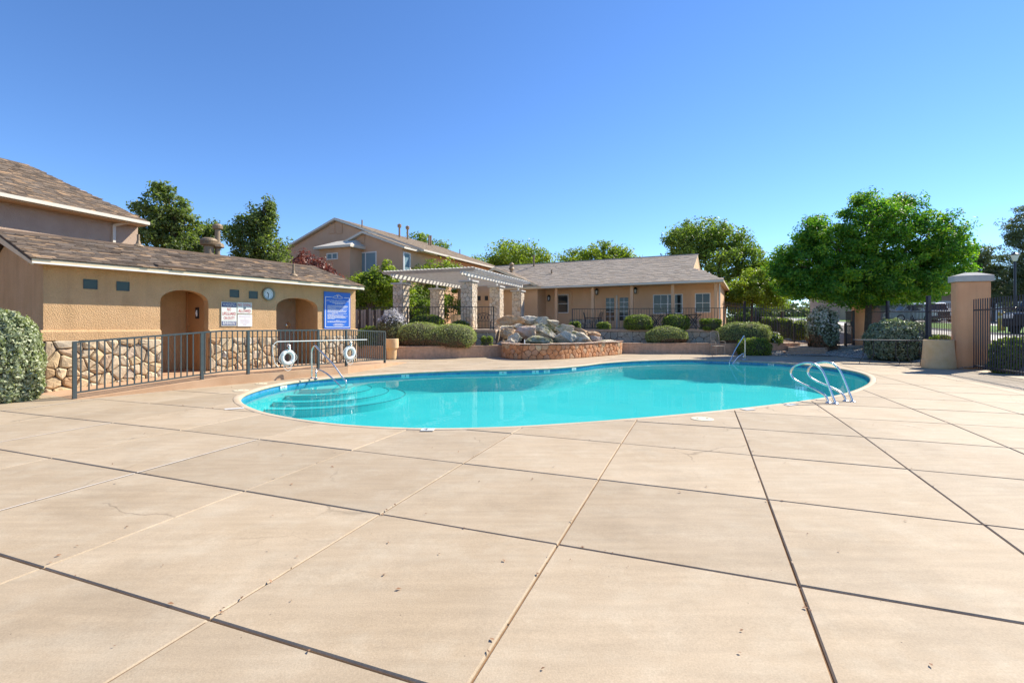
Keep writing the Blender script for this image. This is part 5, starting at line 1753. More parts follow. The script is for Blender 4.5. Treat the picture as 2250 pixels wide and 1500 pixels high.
# wing with a gable front
sG, zG = CL.at(1085, 588, -0.3)
_, zGe = CL.at(1183, 629, -0.3)
half = sW + 0.35 - sG
sWl = sG - half
wing = obj('wing_wall', MB().prism([(sWl + 0.35, 0, TZ - 0.1), (sW, 0, TZ - 0.1), (sW, 0, zGe - 0.10), (sG, 0, zG - 0.25), (sWl + 0.35, 0, zGe - 0.10)], (0, 6, 0)), MT['stucco_club'], club)
rake = [(sG + half, zGe - 0.14), (sG + half, zGe + 0.0), (sG, zG), (sG - half, zGe + 0.0), (sG - half, zGe - 0.14), (sG, zG - 0.14)]
wr = obj('wing_roof', MB().prism([(s, -0.3, z) for s, z in rake], (0, 6.5, 0)), MT['trim'], club)
for sg in (1, -1):
    sl = math.hypot(half, zG - zGe)
    if sg == 1:
        shingles(wr, (sG + half + 0.02, -0.31, zGe), (0, 1, 0), (-half / sl, 0, (zG - zGe) / sl), 6.5, sl, SHG, seed=11, wr=(0.3, 0.6))
    else:
        shingles(wr, (sG - half - 0.02, 6.2, zGe), (0, -1, 0), (half / sl, 0, (zG - zGe) / sl), 6.5, sl, SHG, seed=12, wr=(0.3, 0.6))
for px in (1053, 1069):
    s, z = CL.at(px, 655)
    obj('wall_tile', MB().box(s - 0.12, s + 0.12, -0.03, -0.003, z - 0.15, z + 0.15), MT['print_black'], wing)
# main roof: gable with a lower hip at the right end
RVc = 4.5
rs_, rz_ = CL.at(1533, 559, RVc)
_, rz2 = CL.at(1105, 585, RVc)
rz = (rz_ + rz2) / 2
s0r = CL.s(1098, RVc) - 0.4
ov = 0.42
obj_r = obj('main_roof', MB().prism([(sG, -ov, eh), (sG, RVc, rz), (sG, 2 * RVc + ov, eh), (sG, 2 * RVc + ov, eh - 0.12), (sG, RVc, rz - 0.12), (sG, -ov, eh - 0.12)], (rs_ - sG, 0, 0)), MT['trim'], club)
slc = math.hypot(RVc + ov, rz - eh)
Bc = (0, (RVc + ov) / slc, (rz - eh) / slc)
vL = -ov
shingles(obj_r, (s0r - 3.5, -ov - 0.03, eh), (1, 0, 0), Bc, rs_ + 0.03 - s0r + 3.5, slc, SHG, seed=13, wr=(0.2, 0.5),
         inside_fn=lambda a, b: (s0r - 3.5 + a) > (sG + half) - (sG + half - s0r) * (b / slc) - 0.15)
obj('ridge_cap', MB().tube([(s0r, RVc, rz + 0.01), (rs_ + 0.05, RVc, rz + 0.01)], 0.06, 6), SHG[1], obj_r)
# lower hip skirt
hp_w = sC - rs_
hip_v = hp_w * 1.25
hz = eh + (rz - eh) * ((hip_v) / (RVc + ov))
A_ = (rs_, -ov, eh); B_ = (sC, -ov, eh); C_ = (rs_, -ov + hip_v, hz)
D_ = (sC, 2 * RVc + ov, eh); E_ = (rs_, 2 * RVc + ov - hip_v, hz)
obj('hip_skirt', MB().add([A_, B_, C_, D_, E_, (rs_, -ov, eh - 0.12), (sC, -ov, eh - 0.12), (sC, 2 * RVc + ov, eh - 0.12)], [(0, 1, 2), (1, 3, 4, 2), (0, 5, 6, 1), (1, 6, 7, 3)]), MT['trim'], obj_r)
sl2 = math.hypot(hip_v, hz - eh)
shingles(obj_r, (rs_, -ov - 0.03, eh), (1, 0, 0), (0, hip_v / sl2, (hz - eh) / sl2), hp_w, sl2, SHG, seed=14, wr=(0.2, 0.5), inside_fn=lambda a, b: a < hp_w * (1 - b / sl2) + 0.08)
obj('gablet_wall', MB().prism([(rs_ - 0.05, -ov + hip_v, hz - 0.12), (rs_ - 0.05, RVc, rz - 0.13), (rs_ - 0.05, 2 * RVc + ov - hip_v, hz - 0.12)], (0.03, 0, 0)), MT['stucco_club'], obj_r)
obj('gutter', MB().box(sG + half + 0.1, sC, -ov - 0.09, -ov - 0.004, eh - 0.115, eh - 0.01), MT['gutter'], obj_r)
obj('eave_soffit', MB().box(sG + half + 0.1, sC - 0.02, -ov + 0.005, -0.032, eh - 0.135, eh - 0.122), MT['soffit'], obj_r)
obj('downspout', MB().box(sEnd + 0.06, sEnd + 0.13, -0.02, 0.06, TZ, eh - 0.12), MT['gutter'], obj_r)
obj('side_soffit', MB().box(sEnd + 0.06, sC - 0.02, 0.0, 2 * RVc, eh - 0.135, eh - 0.122), MT['soffit'], obj_r)
def roofpipe(px, py, h, r, cap):
    best = min((abs(CL.at(px, py, v)[1] - (eh + (rz - eh) * (v + ov) / (RVc + ov))), v) for v in np.linspace(-ov, RVc, 100))
    v = best[1]
    s, z = CL.at(px, py, v)
    o = obj('vent_pipe', MB().tube([(s, v, z - 0.1), (s, v, z + h)], r, 10), MT['vent'], obj_r)
    if cap:
        obj('vent_cap', MB().lathe([(r, h * 0.30), (r * 2.0, h * 0.38), (r * 1.2, h * 0.6), (r * 1.1, h * 0.85), (r * 1.9, h * 0.9), (r * 0.6, h * 1.15)], 12, (s, v, z)), MT['vent'], o)
roofpipe(1173, 586, 0.85, 0.07, False)
roofpipe(1212, 602, 0.28, 0.05, False)
s, z = CL.at(1124, 602, 1.2)
o = obj('vent_pipe', MB().tube([(s, 1.2, z - 0.5), (s, 1.2, z + 0.45)], 0.09, 10), MT['vent'], wr)
obj('vent_cap', MB().lathe([(0.09, 0.25), (0.22, 0.35), (0.14, 0.45), (0.12, 0.62), (0.2, 0.65), (0.05, 0.8)], 12, (s, 1.2, z)), MT['vent'], o)
# openings of the main wall
def window(px0, py0, px1, py1, cols_, rows_, name='window', split=None, v=PD):
    s0, zt = CL.at(px0, py0, v)
    s1, zb = CL.at(px1, py1, v)
    w_ = obj(name, MB().box(s0, s1, v - 0.012, v + 0.02, zb, zt), MT['glass'], club)
    f = 0.045
    obj('frame', MB().box(s0 - f, s0, v - 0.045, v - 0.002, zb - f, zt + f).box(s1, s1 + f, v - 0.045, v - 0.002, zb - f, zt + f).box(s0 + 0.001, s1 - 0.001, v - 0.045, v - 0.002, zt, zt + f).box(s0 + 0.001, s1 - 0.001, v - 0.045, v - 0.002, zb - f, zb), MT['white'], w_)
    for k in range(1, cols_):
        s = s0 + (s1 - s0) * k / cols_
        g = 0.03 if (cols_ == 4 and k == 2) else 0.012
        obj('muntin', MB().box(s - g, s + g, v - 0.026, v - 0.013, zb + 0.002, zt - 0.002), MT['white'], w_)
    for k in range(1, rows_):
        z = zb + (zt - zb) * k / rows_
        obj('muntin', MB().box(s0 + 0.002, s1 - 0.002, v - 0.030, v - 0.027, z - 0.014, z + 0.014), MT['white'], w_)
    return s0, s1, zb, zt, w_
def surround(s0, s1, zb, zt, e=0.28):
    v = PD
    obj('window_surround', MB().box(s0 - e, s0 - 0.05, v - 0.05, v - 0.003, zb - 0.1, zt + e).box(s1 + 0.05, s1 + e, v - 0.05, v - 0.003, zb - 0.1, zt + e).box(s0 - 0.049, s1 + 0.049, v - 0.05, v - 0.003, zt + 0.05, zt + e), MT['stucco_club'], club)
r_ = window(1226, 648.5, 1248, 686, 1, 2); surround(*r_[:4])
r_ = window(1437, 649, 1498.5, 687, 4, 2); surround(*r_[:4])
r_ = window(1529, 646, 1559.5, 685, 2, 2); surround(*r_[:4])
for k, (p0, p1) in enumerate(((1332, 1350), (1362, 1381))):
    s0, zt = CL.at(p0, 655 - k, PD)
    s1, zb = CL.at(p1, 705 - k, PD)
    d_ = obj('french_door', MB().box(s0 - 0.13, s1 + 0.13, PD - 0.05, PD - 0.004, TZ + 0.01, zt + 0.16), MT['stucco_club'], club)
    obj('door_glass', MB().box(s0, s1, PD - 0.056, PD - 0.051, zb, zt), MT['glass'], d_)
    obj('muntin', MB().box((s0 + s1) / 2 - 0.012, (s0 + s1) / 2 + 0.012, PD - 0.066, PD - 0.058, zb, zt), MT['white'], d_)
    for q in range(1, 5):
        z = zb + (zt - zb) * q / 5
        obj('muntin', MB().box(s0, s1, PD - 0.070, PD - 0.0665, z - 0.012, z + 0.012), MT['white'], d_)
sm, zt = CL.at(1356, 649, PD)
obj('door_post', MB().box(sm - 0.05, sm + 0.05, PD - 0.12, PD - 0.055, TZ + 0.01, zt), MT['gutter'], club)
for a, b in ((1252, 1326), (1390, 1434), (1500, 1572)):
    sa, sb = CL.s(a, PD), CL.s(b, PD)
    obj('stone_bed', MB().box(sa, sb, PD - 0.03, PD - 0.006, TZ, TZ + 0.62), MT['mortar'], club)
    stones(club, sb - sa, 0.6, lambda x, y, d, sa=sa: (sa + x, PD - 0.031 - d, TZ + 0.01 + y), 0.26, MT['flag'], a, th=0.04, gap=0.012)
def lantern(px, py, label):
    s, z = CL.at(px, py, PD - 0.12)
    p = CL.xy(s, PD - 0.12)
    t = thing('wall_lantern', label, 'lantern', frame=Matrix.Translation((p[0], p[1], z)) @ CL.mat().to_3x3().to_4x4(), group='porch lanterns')
    obj('back_plate', MB().box(-0.06, 0.06, 0.10, 0.118, -0.1, 0.16), MT['black_metal'], t)
    obj('arm', MB().bar((0, 0.10, 0.12), (0, 0.0, 0.20), 0.014), MT['black_metal'], t)
    obj('hood', MB().lathe([(0.13, 0.08), (0.11, 0.13), (0.05, 0.20), (0.02, 0.23)], 8, (0, 0, 0)), MT['black_metal'], t)
    obj('glass', MB().lathe([(0.06, -0.14), (0.085, 0.078)], 8, (0, 0, 0)), MT['clock_face'], t)
    for k in range(4):
        a = math.pi / 2 * k + math.pi / 4
        obj('cage_bar', MB().bar((0.07 * math.cos(a), 0.07 * math.sin(a), -0.15), (0.10 * math.cos(a), 0.10 * math.sin(a), 0.09), 0.016), MT['black_metal'], t)
    obj('base', MB().lathe([(0.075, -0.19), (0.08, -0.142)], 8, (0, 0, 0)), MT['black_metal'], t)
lantern(1206, 655, 'black wall lantern beside the left porch window')
lantern(1311, 641, 'black wall lantern left of the french doors')
lantern(1396, 638.5, 'black wall lantern right of the french doors')

# ------------------------------------------------------------------ two storey townhouse behind the pergola
TH_ = Fr((W(885, 718, 33.0).x, 33.0), (-0.914, 0.405))    # s runs left along the gable front from its right corner
def TP(s, v, z):
    "s leftwards along the front, v back along the side"
    x, y = TF.xy(-s, 0)
    return x, y
TF = Fr((W(885, 718, 33.0).x, 33.0), (0.914, -0.405))      # s right, v back; s=0 is the right corner
town = thing('townhouse', 'two storey beige stucco townhouse with twin gables and low tan roof', 'building', frame=TF.mat())
zeave = TF.at(882, 541, -0.3)[1]
spk, zpk = TF.at(740, 480, 1.6)          # main ridge (set back)
sp2, zp2 = TF.at(795, 507, -0.3)         # front gable peak
pit = (zp2 - zeave) / (0.35 - sp2)
sl2_ = sp2 - (0.35 - sp2)
fw = obj('front_wall', MB().prism([(sl2_ + 0.35, 0, TZ - 0.2), (0, 0, TZ - 0.2), (0, 0, zeave - 0.05), (sp2, 0, zp2 - 0.2), (sl2_ + 0.35, 0, zeave - 0.05)], (0, 1.6, 0)), MT['stucco_town'], town)
obj('front_roof', MB().prism([(0.35, -0.3, zeave - 0.16), (0.35, -0.3, zeave), (sp2, -0.3, zp2), (sl2_, -0.3, zeave), (sl2_, -0.3, zeave - 0.16), (sp2, -0.3, zp2 - 0.16)], (0, 4.0, 0)), MT['gutter'], town)
ml = spk - (0.35 - spk) * ((zpk - zeave) / (zpk - zeave))
hl = (zpk - zeave) / pit
mlx = spk - hl
obj('main_wall', MB().prism([(mlx + 0.35, 1.6, TZ - 0.2), (-0.01, 1.6, TZ - 0.2), (-0.01, 1.6, zeave - 0.05), (spk, 1.6, zpk - 0.2), (mlx + 0.35, 1.6, zeave - 0.05)], (0, 13.4, 0)), MT['stucco_town'], town)
Ls = 16.2
right_e = spk + hl
mr_ = obj('main_roof', MB().prism([(right_e, 1.3, zeave - 0.16), (right_e, 1.3, zeave), (spk, 1.3, zpk), (mlx, 1.3, zeave), (mlx, 1.3, zeave - 0.16), (spk, 1.3, zpk - 0.16)], (0, Ls - 1.3, 0)), MT['gutter'], town)
slm = math.hypot(hl, zpk - zeave)
shingles(mr_, (right_e + 0.02, 1.28, zeave), (0, 1, 0), (-hl / slm, 0, (zpk - zeave) / slm), Ls - 1.3, slm, SHG, seed=31, expo=0.16, wr=(0.3, 0.7))
slf = math.hypot(0.35 - sp2, zp2 - zeave)
shingles(mr_, (0.37, -0.32, zeave), (0, 1, 0), ((sp2 - 0.35) / slf, 0, (zp2 - zeave) / slf), 2.6, slf, SHG, seed=32, expo=0.16, wr=(0.3, 0.7))
def attic_vent(px, py, w_, h_, v):
    s, z = TF.at(px, py, v)
    a = obj('attic_vent', MB().box(s - w_ / 2, s + w_ / 2, v - 0.03, v - 0.002, z - h_ / 2, z + h_ / 2), MT['stucco_town'], town)
    for k in range(5):
        zz = z - h_ / 2 + (k + 0.5) * h_ / 5
        obj('louvre', MB().box(s - w_ / 2 - 0.03, s + w_ / 2 + 0.03, v - 0.06, v - 0.031, zz - 0.03, zz + 0.02), MT['stucco_town'], a)
attic_vent(730, 503, 0.55, 0.75, 1.6); attic_vent(746, 503, 0.55, 0.75, 1.6); attic_vent(796, 525, 0.45, 0.6, 0)
def town_window(px0, py0, px1, py1, n, v=0.0, par=None):
    s0, zt = TF.at(px0, py0, v)
    s1, zb = TF.at(px1, py1, v)
    w_ = obj('window', MB().box(s0, s1, v - 0.02, v + 0.02, zb, zt), MT['glass_pale'], town)
    f = 0.07
    obj('frame', MB().box(s0 - f, s0, v - 0.05, v - 0.003, zb - f, zt + f).box(s1, s1 + f, v - 0.05, v - 0.003, zb - f, zt + f).box(s0 + .001, s1 - .001, v - 0.05, v - 0.003, zt, zt + f).box(s0 + .001, s1 - .001, v - 0.05, v - 0.003, zb - f, zb), MT['white'], w_)
    for k in range(1, n):
        s = s0 + (s1 - s0) * k / n
        obj('muntin', MB().box(s - 0.035, s + 0.035, v - 0.045, v - 0.021, zb, zt), MT['white'], w_)
town_window(782, 558, 826, 604, 2)
# boxed bay on the left with its own little roof
s0, zt = TF.at(702, 549, -1.2); s1, _ = TF.at(769, 549, -1.2)
bay = obj('bay', MB().box(s0, s1, -1.2, -0.002, TZ - 0.2, zt), MT['stucco_town'], town)
obj('bay_roof', MB().add([(s0 - 0.3, -1.5, zt), (s1 + 0.3, -1.5, zt), (s1 + 0.3, -0.003, zt), (s0 - 0.3, -0.003, zt), (s0 - 0.3, -1.5, zt + 0.16), (s1 + 0.3, -1.5, zt + 0.16), (s1 + 0.3, -0.003, zt + 0.2), (s0 - 0.3, -0.003, zt + 0.2), (s0 + 0.5, -0.01, zt + 0.75), (s1 - 0.5, -0.01, zt + 0.75)],
    [(3, 2, 1, 0), (0, 1, 5, 4), (1, 2, 6, 5), (3, 0, 4, 7), (4, 5, 9, 8), (5, 6, 9), (7, 4, 8)]), MT['gutter'], bay)
town_window(720, 559, 741, 567.5, 2, v=-1.2)
# window and downspout on the right-hand side
TS = Fr(TF.xy(0, 0), TF.w)                         # along the side wall, v to the left
def side_pt(px, py):
    s, z = TS.at(px, py)
    return s, z
(sa, za), (sb, zb) = side_pt(887, 556), side_pt(899, 598)
w_ = obj('window', MB().box(0.002, 0.03, sa, sb, zb, za), MT['glass_pale'], town)
obj('frame', MB().box(0.002, 0.06, sa - 0.08, sa, zb - 0.07, za + 0.07).box(0.002, 0.06, sb, sb + 0.08, zb - 0.07, za + 0.07).box(0.002, 0.06, sa + .001, sb - .001, za, za + 0.07), MT['white'], w_)
obj('gutter', MB().box(right_e + 0.005, right_e + 0.11, 1.3, Ls, zeave - 0.13, zeave - 0.02), MT['gutter'], mr_)
for px, py, h in ((795, 497, 0.55), (878, 519, 1.05), (895, 521, 1.1), (943, 541, 0.9), (947, 542, 0.95), (1010, 560, 0.45)):
    v = TS.s(px)
    k = 0.72
    s = spk + (right_e - spk) * 0.30
    vv_ = min(((abs((TF.xy(s, v)[0] / TF.xy(s, v)[1]) - (px - CX) / F), v) for v in np.linspace(1.5, Ls, 200)))[1]
    z = zpk - (zpk - zeave) * 0.30
    o = obj('vent_pipe', MB().tube([(s, vv_, z - 0.1), (s, vv_, z + h)], 0.08 if h > 0.8 else 0.05, 8), MT['vent'], mr_)
    if h > 1.0:
        obj('vent_cap', MB().lathe([(0.08, h - 0.25), (0.16, h - 0.2), (0.17, h), (0.05, h + 0.08)], 10, (s, vv_, z)), MT['vent'], o)

# ------------------------------------------------------------------ house behind the pool house at left
LFr = Fr((W(303, 718, 20.2).x, 20.2), (0.31, 0.95))       # side wall; s grows away from the viewer, v to the left; s=0 far corner
lh = thing('left_house', 'taller taupe stucco house with brown hip roof behind the pool house', 'building', frame=LFr.mat())
lo = 0.55
se, ze = LFr.at(326, 487, -lo)
_, ze0 = LFr.at(0, 424, -lo)
ze = (ze + ze0) / 2
obj('side_wall', MB().box(-14, 0, 0, 9, -0.1, ze - 0.05), MT['stucco_grey'], lh)
rise_v = 4.8
hzz = LFr.at(55, 361, rise_v)
sr1, zrid = hzz
rfm = MB().add([(-16, -lo, ze), (se, -lo, ze), (se, 2 * rise_v + lo, ze), (-16, 2 * rise_v + lo, ze), (-16, rise_v, zrid), (sr1, rise_v, zrid), (-16, -lo, ze - 0.14), (se, -lo, ze - 0.14), (se, 2 * rise_v + lo, ze - 0.14)],
               [(0, 1, 5, 4), (1, 2, 5), (2, 3, 4, 5), (0, 6, 7, 1), (1, 7, 8, 2), (6, 0, 4), (7, 6, 0, 1)][:5])
lr = obj('roof', rfm, MT['gutter'], lh)
sll = math.hypot(rise_v + lo, zrid - ze)
shingles(lr, (-14, -lo - 0.03, ze), (1, 0, 0), (0, (rise_v + lo) / sll, (zrid - ze) / sll), se + 14, sll, SHB, seed=41, wr=(0.14, 0.32),
         inside_fn=lambda a, b: (-14 + a) < se - (se - sr1) * b / sll + 0.05)
obj('gutter', MB().box(-16, se, -lo - 0.1, -lo - 0.003, ze - 0.13, ze - 0.01), MT['gutter'], lr)
obj('soffit', MB().box(-16, se - 0.02, -lo + 0.002, -0.002, ze - 0.17, ze - 0.145), MT['soffit'], lr)
s, z = LFr.at(248, 520)
obj('downspout', MB().box(s - 0.05, s + 0.05, -0.09, -0.005, 0, ze - 0.3).bar((s, -0.05, ze - 0.3), (s + 0.35, -0.45, ze - 0.12), 0.05), MT['gutter'], lr)
#SECTION5

# ------------------------------------------------------------------ foliage
def leaf_mesh(name, P, N, size, seed, aspect=0.5, spread=0.8, rnd=None):
    "one small folded leaf at each point"
    rg = np.random.default_rng(seed)
    n = len(P)
    N = N + rg.normal(0, spread, (n, 3))
    N /= np.linalg.norm(N, axis=1, keepdims=True) + 1e-9
    T = rg.normal(0, 1, (n, 3))
    T -= N * np.sum(T * N, axis=1, keepdims=True)
    T /= np.linalg.norm(T, axis=1, keepdims=True) + 1e-9
    B = np.cross(N, T)
    s = (size * rg.uniform(0.5, 1.5, n))[:, None]
    V = np.empty((n, 4, 3), np.float32)
    V[:, 0] = P - T * s * 0.5
    V[:, 1] = P + B * s * aspect * 0.5 + N * s * 0.10
    V[:, 2] = P + T * s * 0.5
    V[:, 3] = P - B * s * aspect * 0.5 + N * s * 0.10
    me = bpy.data.meshes.new(name)
    me.vertices.add(4 * n)
    me.vertices.foreach_set('co', V.reshape(-1))
    me.loops.add(4 * n)
    me.loops.foreach_set('vertex_index', np.arange(4 * n, dtype=np.int32))
    me.polygons.add(n)
    me.polygons.foreach_set('loop_start', np.arange(0, 4 * n, 4, dtype=np.int32))
    me.update(calc_edges=True)
    at = me.attributes.new('rnd', 'FLOAT', 'FACE')
    r = rg.random(n) if rnd is None else np.clip(rnd + rg.normal(0, 0.17, n), 0, 1)
    at.data.foreach_set('value', r.astype(np.float32))
    return me

def add_leaves(name, P, N, size, mat, parent, seed, aspect=0.5, spread=0.8, rnd=None, stuff=True):
    off = ORG.get(root_of(parent).name, (0, 0, 0))
    me = leaf_mesh(name, P - np.array(off), N, size, seed, aspect, spread, rnd)
    o = obj(name, me, mat, parent)
    if stuff:
        o['kind'] = 'stuff'
    return o

def limb(mb, a, b, r0, r1, rg, n=6, wob=0.08, sides=7):
    a, b = Vector(a), Vector(b)
    L = (b - a).length
    path, rad = [], []
    for k in range(n + 1):
        t = k / n
        p = a.lerp(b, t)
        if 0 < k < n:
            p += Vector((rg.gauss(0, 1), rg.gauss(0, 1), rg.gauss(0, 0.5))) * wob * L * 0.35
        p.z += math.sin(t * math.pi) * L * 0.04
        path.append(p)
        rad.append(r0 + (r1 - r0) * t)
    mb.tube(path, rad, sides)

def tree(label, Y, base_px, zb, lobes, mat, seed, clumps=150, per=70, leaf=0.16, cr=0.42, trunk_r=0.16, name='tree', fork=0.3, flat=0.75, group=None, spread=0.9, hollow=0.45, depth=1.0, aspect=0.55):
    "lobes: (px, py, rx, ry) of the crown seen at distance Y"
    bx = (base_px - CX) / F * Y
    t = thing(name, label, 'tree', (bx, Y, zb), group=group)
    rg = np.random.default_rng(seed)
    rr = random.Random(seed)
    Ls = []
    for (px, py, rx, ry) in lobes:
        c = W(px, py, Y)
        Ls.append((np.array([c.x, Y + rr.uniform(-0.25, 0.25) * rx / F * Y * depth, c.z]), np.array([rx / F * Y, rx / F * Y * 0.9 * depth, ry / F * Y])))
    wts = np.array([r[0] * r[2] for c, r in Ls])
    wts /= wts.sum()
    idx = rg.choice(len(Ls), clumps, p=wts)
    C = np.array([Ls[i][0] for i in idx])
    Rr = np.array([Ls[i][1] for i in idx])
    D = rg.normal(0, 1, (clumps, 3))
    D /= np.linalg.norm(D, axis=1, keepdims=True)
    rad = rg.uniform(hollow ** 2, 1, (clumps, 1)) ** 0.5
    CC = C + D * Rr * rad
    crs = cr * rg.uniform(0.55, 1.35, (clumps, 1))
    P = np.repeat(CC, per, 0)
    G_ = rg.normal(0, 1, (clumps * per, 3))
    G_ /= np.linalg.norm(G_, axis=1, keepdims=True)
    G_ *= rg.random((clumps * per, 1)) ** 0.45
    P = P + G_ * np.repeat(crs, per, 0) * np.array([1, 1, flat])
    N = G_ * 0.7 + np.repeat(D, per, 0) * 0.6 + np.array([0, 0, 0.5])
    rnd = np.repeat(np.clip(0.5 + rg.normal(0, 0.2, clumps), 0, 1), per)
    add_leaves('crown', P, N, leaf, mat, t, seed + 1, aspect, spread, rnd)
    mb = MB()
    cen = np.average(np.array([c for c, r in Ls]), axis=0, weights=wts)
    low_z = min(c[2] - r[2] for c, r in Ls)
    fz = zb + (max(low_z, zb + 0.8) - zb) * (1 + fork)
    lean = Vector((bx + (cen[0] - bx) * 0.25, Y, fz))
    b0 = Vector((bx, Y, zb - 0.1))
    mb.tube([b0, b0.lerp(lean, 0.08) , b0.lerp(lean, 0.5) + Vector((rr.uniform(-.05, .05), 0, 0)), lean], [trunk_r * 1.35, trunk_r * 1.05, trunk_r * 0.9, trunk_r * 0.75], 10)
    obj('trunk', mb, MT['bark'], t, smooth=True)
    mb = MB()
    for c, r in Ls:
        end = Vector(c) + Vector((0, 0, r[2] * 0.35))
        limb(mb, lean, end, trunk_r * 0.55, trunk_r * 0.12, rr)
        for _ in range(3):
            d = Vector((rr.uniform(-1, 1) * r[0], rr.uniform(-1, 1) * r[1], rr.uniform(-.2, 1) * r[2])) * 0.75
            limb(mb, lean.lerp(end, rr.uniform(0.4, 0.8)), Vector(c) + d, trunk_r * 0.22, trunk_r * 0.05, rr, n=4, sides=5)
    obj('limbs', mb, MT['bark'], t, smooth=True)
    return t

def shrub(label, px0, px1, py0, py1, Y, mat, seed, n=3500, leaf=0.07, box=2.0, dead=0.0, depth=0.9, name='shrub', group=None, lumps=None, rough=0.05, top=None, aspect=0.5, zb=None, flowers=0):
    "a clipped shrub filling the given columns and rows at distance Y"
    a, b = W(px0, py0, Y), W(px1, py1, Y)
    zbot = b.z if zb is None else zb
    t = thing(name, label, 'shrub', ((a.x + b.x) / 2, Y, zbot), group=group)
    rg = np.random.default_rng(seed)
    if lumps is None:
        lumps = [(0.5, 0.5, 1.0)]
    parts = []
    wd, ht = b.x - a.x, a.z - zbot
    for (u, hw, hh) in lumps:
        parts.append((np.array([a.x + wd * u, Y, zbot + ht * hh * 0.40]), np.array([wd * hw, wd * hw * depth, ht * hh * 0.60])))
    Ps, Ns, cores = [], [], MB()
    off = Vector((seed * 1.3, seed * 0.7, 0))
    for c, r in parts:
        k = int(n * r[0] * r[2] / sum(q[1][0] * q[1][2] for q in parts))
        D = rg.normal(0, 1, (int(k * 1.5), 3))
        D /= np.linalg.norm(D, axis=1, keepdims=True)
        e = 2.0 / box
        S = np.sign(D) * np.abs(D) ** e
        S /= (np.sum(np.abs(S) ** box, axis=1, keepdims=True)) ** (1 / box)
        bump = np.array([mnoise.noise(Vector(d) * 3.5 + off) for d in S]) * rough * 2.4 + np.array([mnoise.noise(Vector(d) * 9 + off) for d in S]) * rough * 1.5
        P = c + S * r * (1 + bump[:, None] - np.abs(rg.normal(0, 0.065, (len(S), 1))))
        ok = P[:, 2] > zbot - 0.02
        P, S = P[ok], S[ok]
        for c2, r2 in parts:
            if c2 is not c:
                inn = np.sum(((P - c2) / (r2 * 0.9)) ** 2, axis=1) < 1
                P, S = P[~inn], S[~inn]
        Ps.append(P); Ns.append(S / (r / r.max()))
        vs_, fs_ = [], []
        nu, nv = 20, 10
        for i in range(nv + 1):
            for j in range(nu):
                th, ph = math.pi * i / nv, 2 * math.pi * j / nu
                d = np.array([math.sin(th) * math.cos(ph), math.sin(th) * math.sin(ph), math.cos(th)])
                q = np.sign(d) * np.abs(d) ** e
                q /= (np.sum(np.abs(q) ** box)) ** (1 / box)
                p = c + q * r * 0.90
                vs_.append((p[0], p[1], max(p[2], zbot + 0.01)))
        for i in range(nv):
            for j in range(nu):
                fs_.append((i * nu + j, i * nu + (j + 1) % nu, (i + 1) * nu + (j + 1) % nu, (i + 1) * nu + j))
        cores.add(vs_, fs_)
    P, N = np.concatenate(Ps), np.concatenate(Ns)
    N /= np.linalg.norm(N, axis=1, keepdims=True)
    rel = (P[:, 2] - zbot) / ht
    if dead:
        nz = np.array([mnoise.noise(Vector(p) * 1.1 + off) for p in P])
        dm = rel < dead * (0.75 + 1.2 * nz)
        if dm.any():
            add_leaves('dead_foliage', P[dm], N[dm], leaf * 0.9, LF['dead'], t, seed + 3, aspect, 0.7)
        P, N, rel = P[~dm], N[~dm], rel[~dm]
    if top is not None:
        tm = rel > top[0] + rg.normal(0, 0.06, len(rel))
        Pt = P[tm] + np.array([0, 0, 1]) * rg.uniform(0, top[3], (tm.sum(), 1))
        add_leaves('blossom', Pt, N[tm] + np.array([0, 0, 1.0]), top[2], top[1], t, seed + 5, 0.35, 0.5)
        P, N = P[~tm], N[~tm]
    if flowers:
        fm = rg.random(len(P)) < flowers * np.clip((P[:, 2] - zbot) / ht, 0.05, 1) ** 2
        add_leaves('flower', P[fm] + N[fm] * 0.03, N[fm], leaf * 0.9, LF['flower'], t, seed + 6, 0.8, 0.4)
        P, N = P[~fm], N[~fm]
    add_leaves('foliage', P, N, leaf, mat, t, seed + 2, aspect, 0.75)
    obj('dark_core', cores, MT['shrub_core'], t, smooth=True)  # solid dark core added inside, blocks the view between the leaves
    return t

# background trees, left to right
tree('dark ash tree rising behind the left house roof corner', 30, 395, 0, [(368, 455, 50, 45), (345, 500, 45, 40), (400, 490, 30, 42), (330, 530, 40, 32), (405, 545, 45, 30), (308, 452, 12, 16), (360, 418, 18, 16)], LF['ash'], 101, clumps=170, per=80, leaf=0.18, cr=0.45, group='trees behind the pool house')
tree('smaller ash tree between the two taller ones behind the pool house', 33, 462, 0, [(450, 525, 40, 30), (480, 505, 22, 24), (455, 560, 45, 30)], LF['ash'], 102, clumps=75, per=80, leaf=0.18, cr=0.5, group='trees behind the pool house')
tree('upright ash tree with open spiky crown behind the roof vents', 31, 560, 0, [(565, 490, 38, 42), (530, 510, 28, 40), (592, 500, 22, 35), (575, 545, 55, 35), (545, 560, 45, 30), (610, 565, 35, 22), (588, 448, 13, 20)], LF['ash'], 103, clumps=170, per=75, leaf=0.17, cr=0.46, group='trees behind the pool house', flat=1.0)
tree('purple-leaved plum tree beyond the pool house roof', 29, 690, 0.5, [(665, 575, 30, 28), (700, 595, 30, 24), (725, 625, 28, 20), (745, 645, 22, 18)], LF['plum'], 104, clumps=80, per=70, leaf=0.14, cr=0.38, trunk_r=0.09)
tree('bright green leafy tree in front of the townhouse corner', 30.5, 800, 1.0, [(800, 640, 60, 42), (840, 625, 45, 40), (770, 665, 45, 30), (870, 660, 45, 30), (820, 600, 18, 20), (855, 598, 15, 25)], LF['bright'], 105, clumps=190, per=75, leaf=0.15, cr=0.42, trunk_r=0.10)
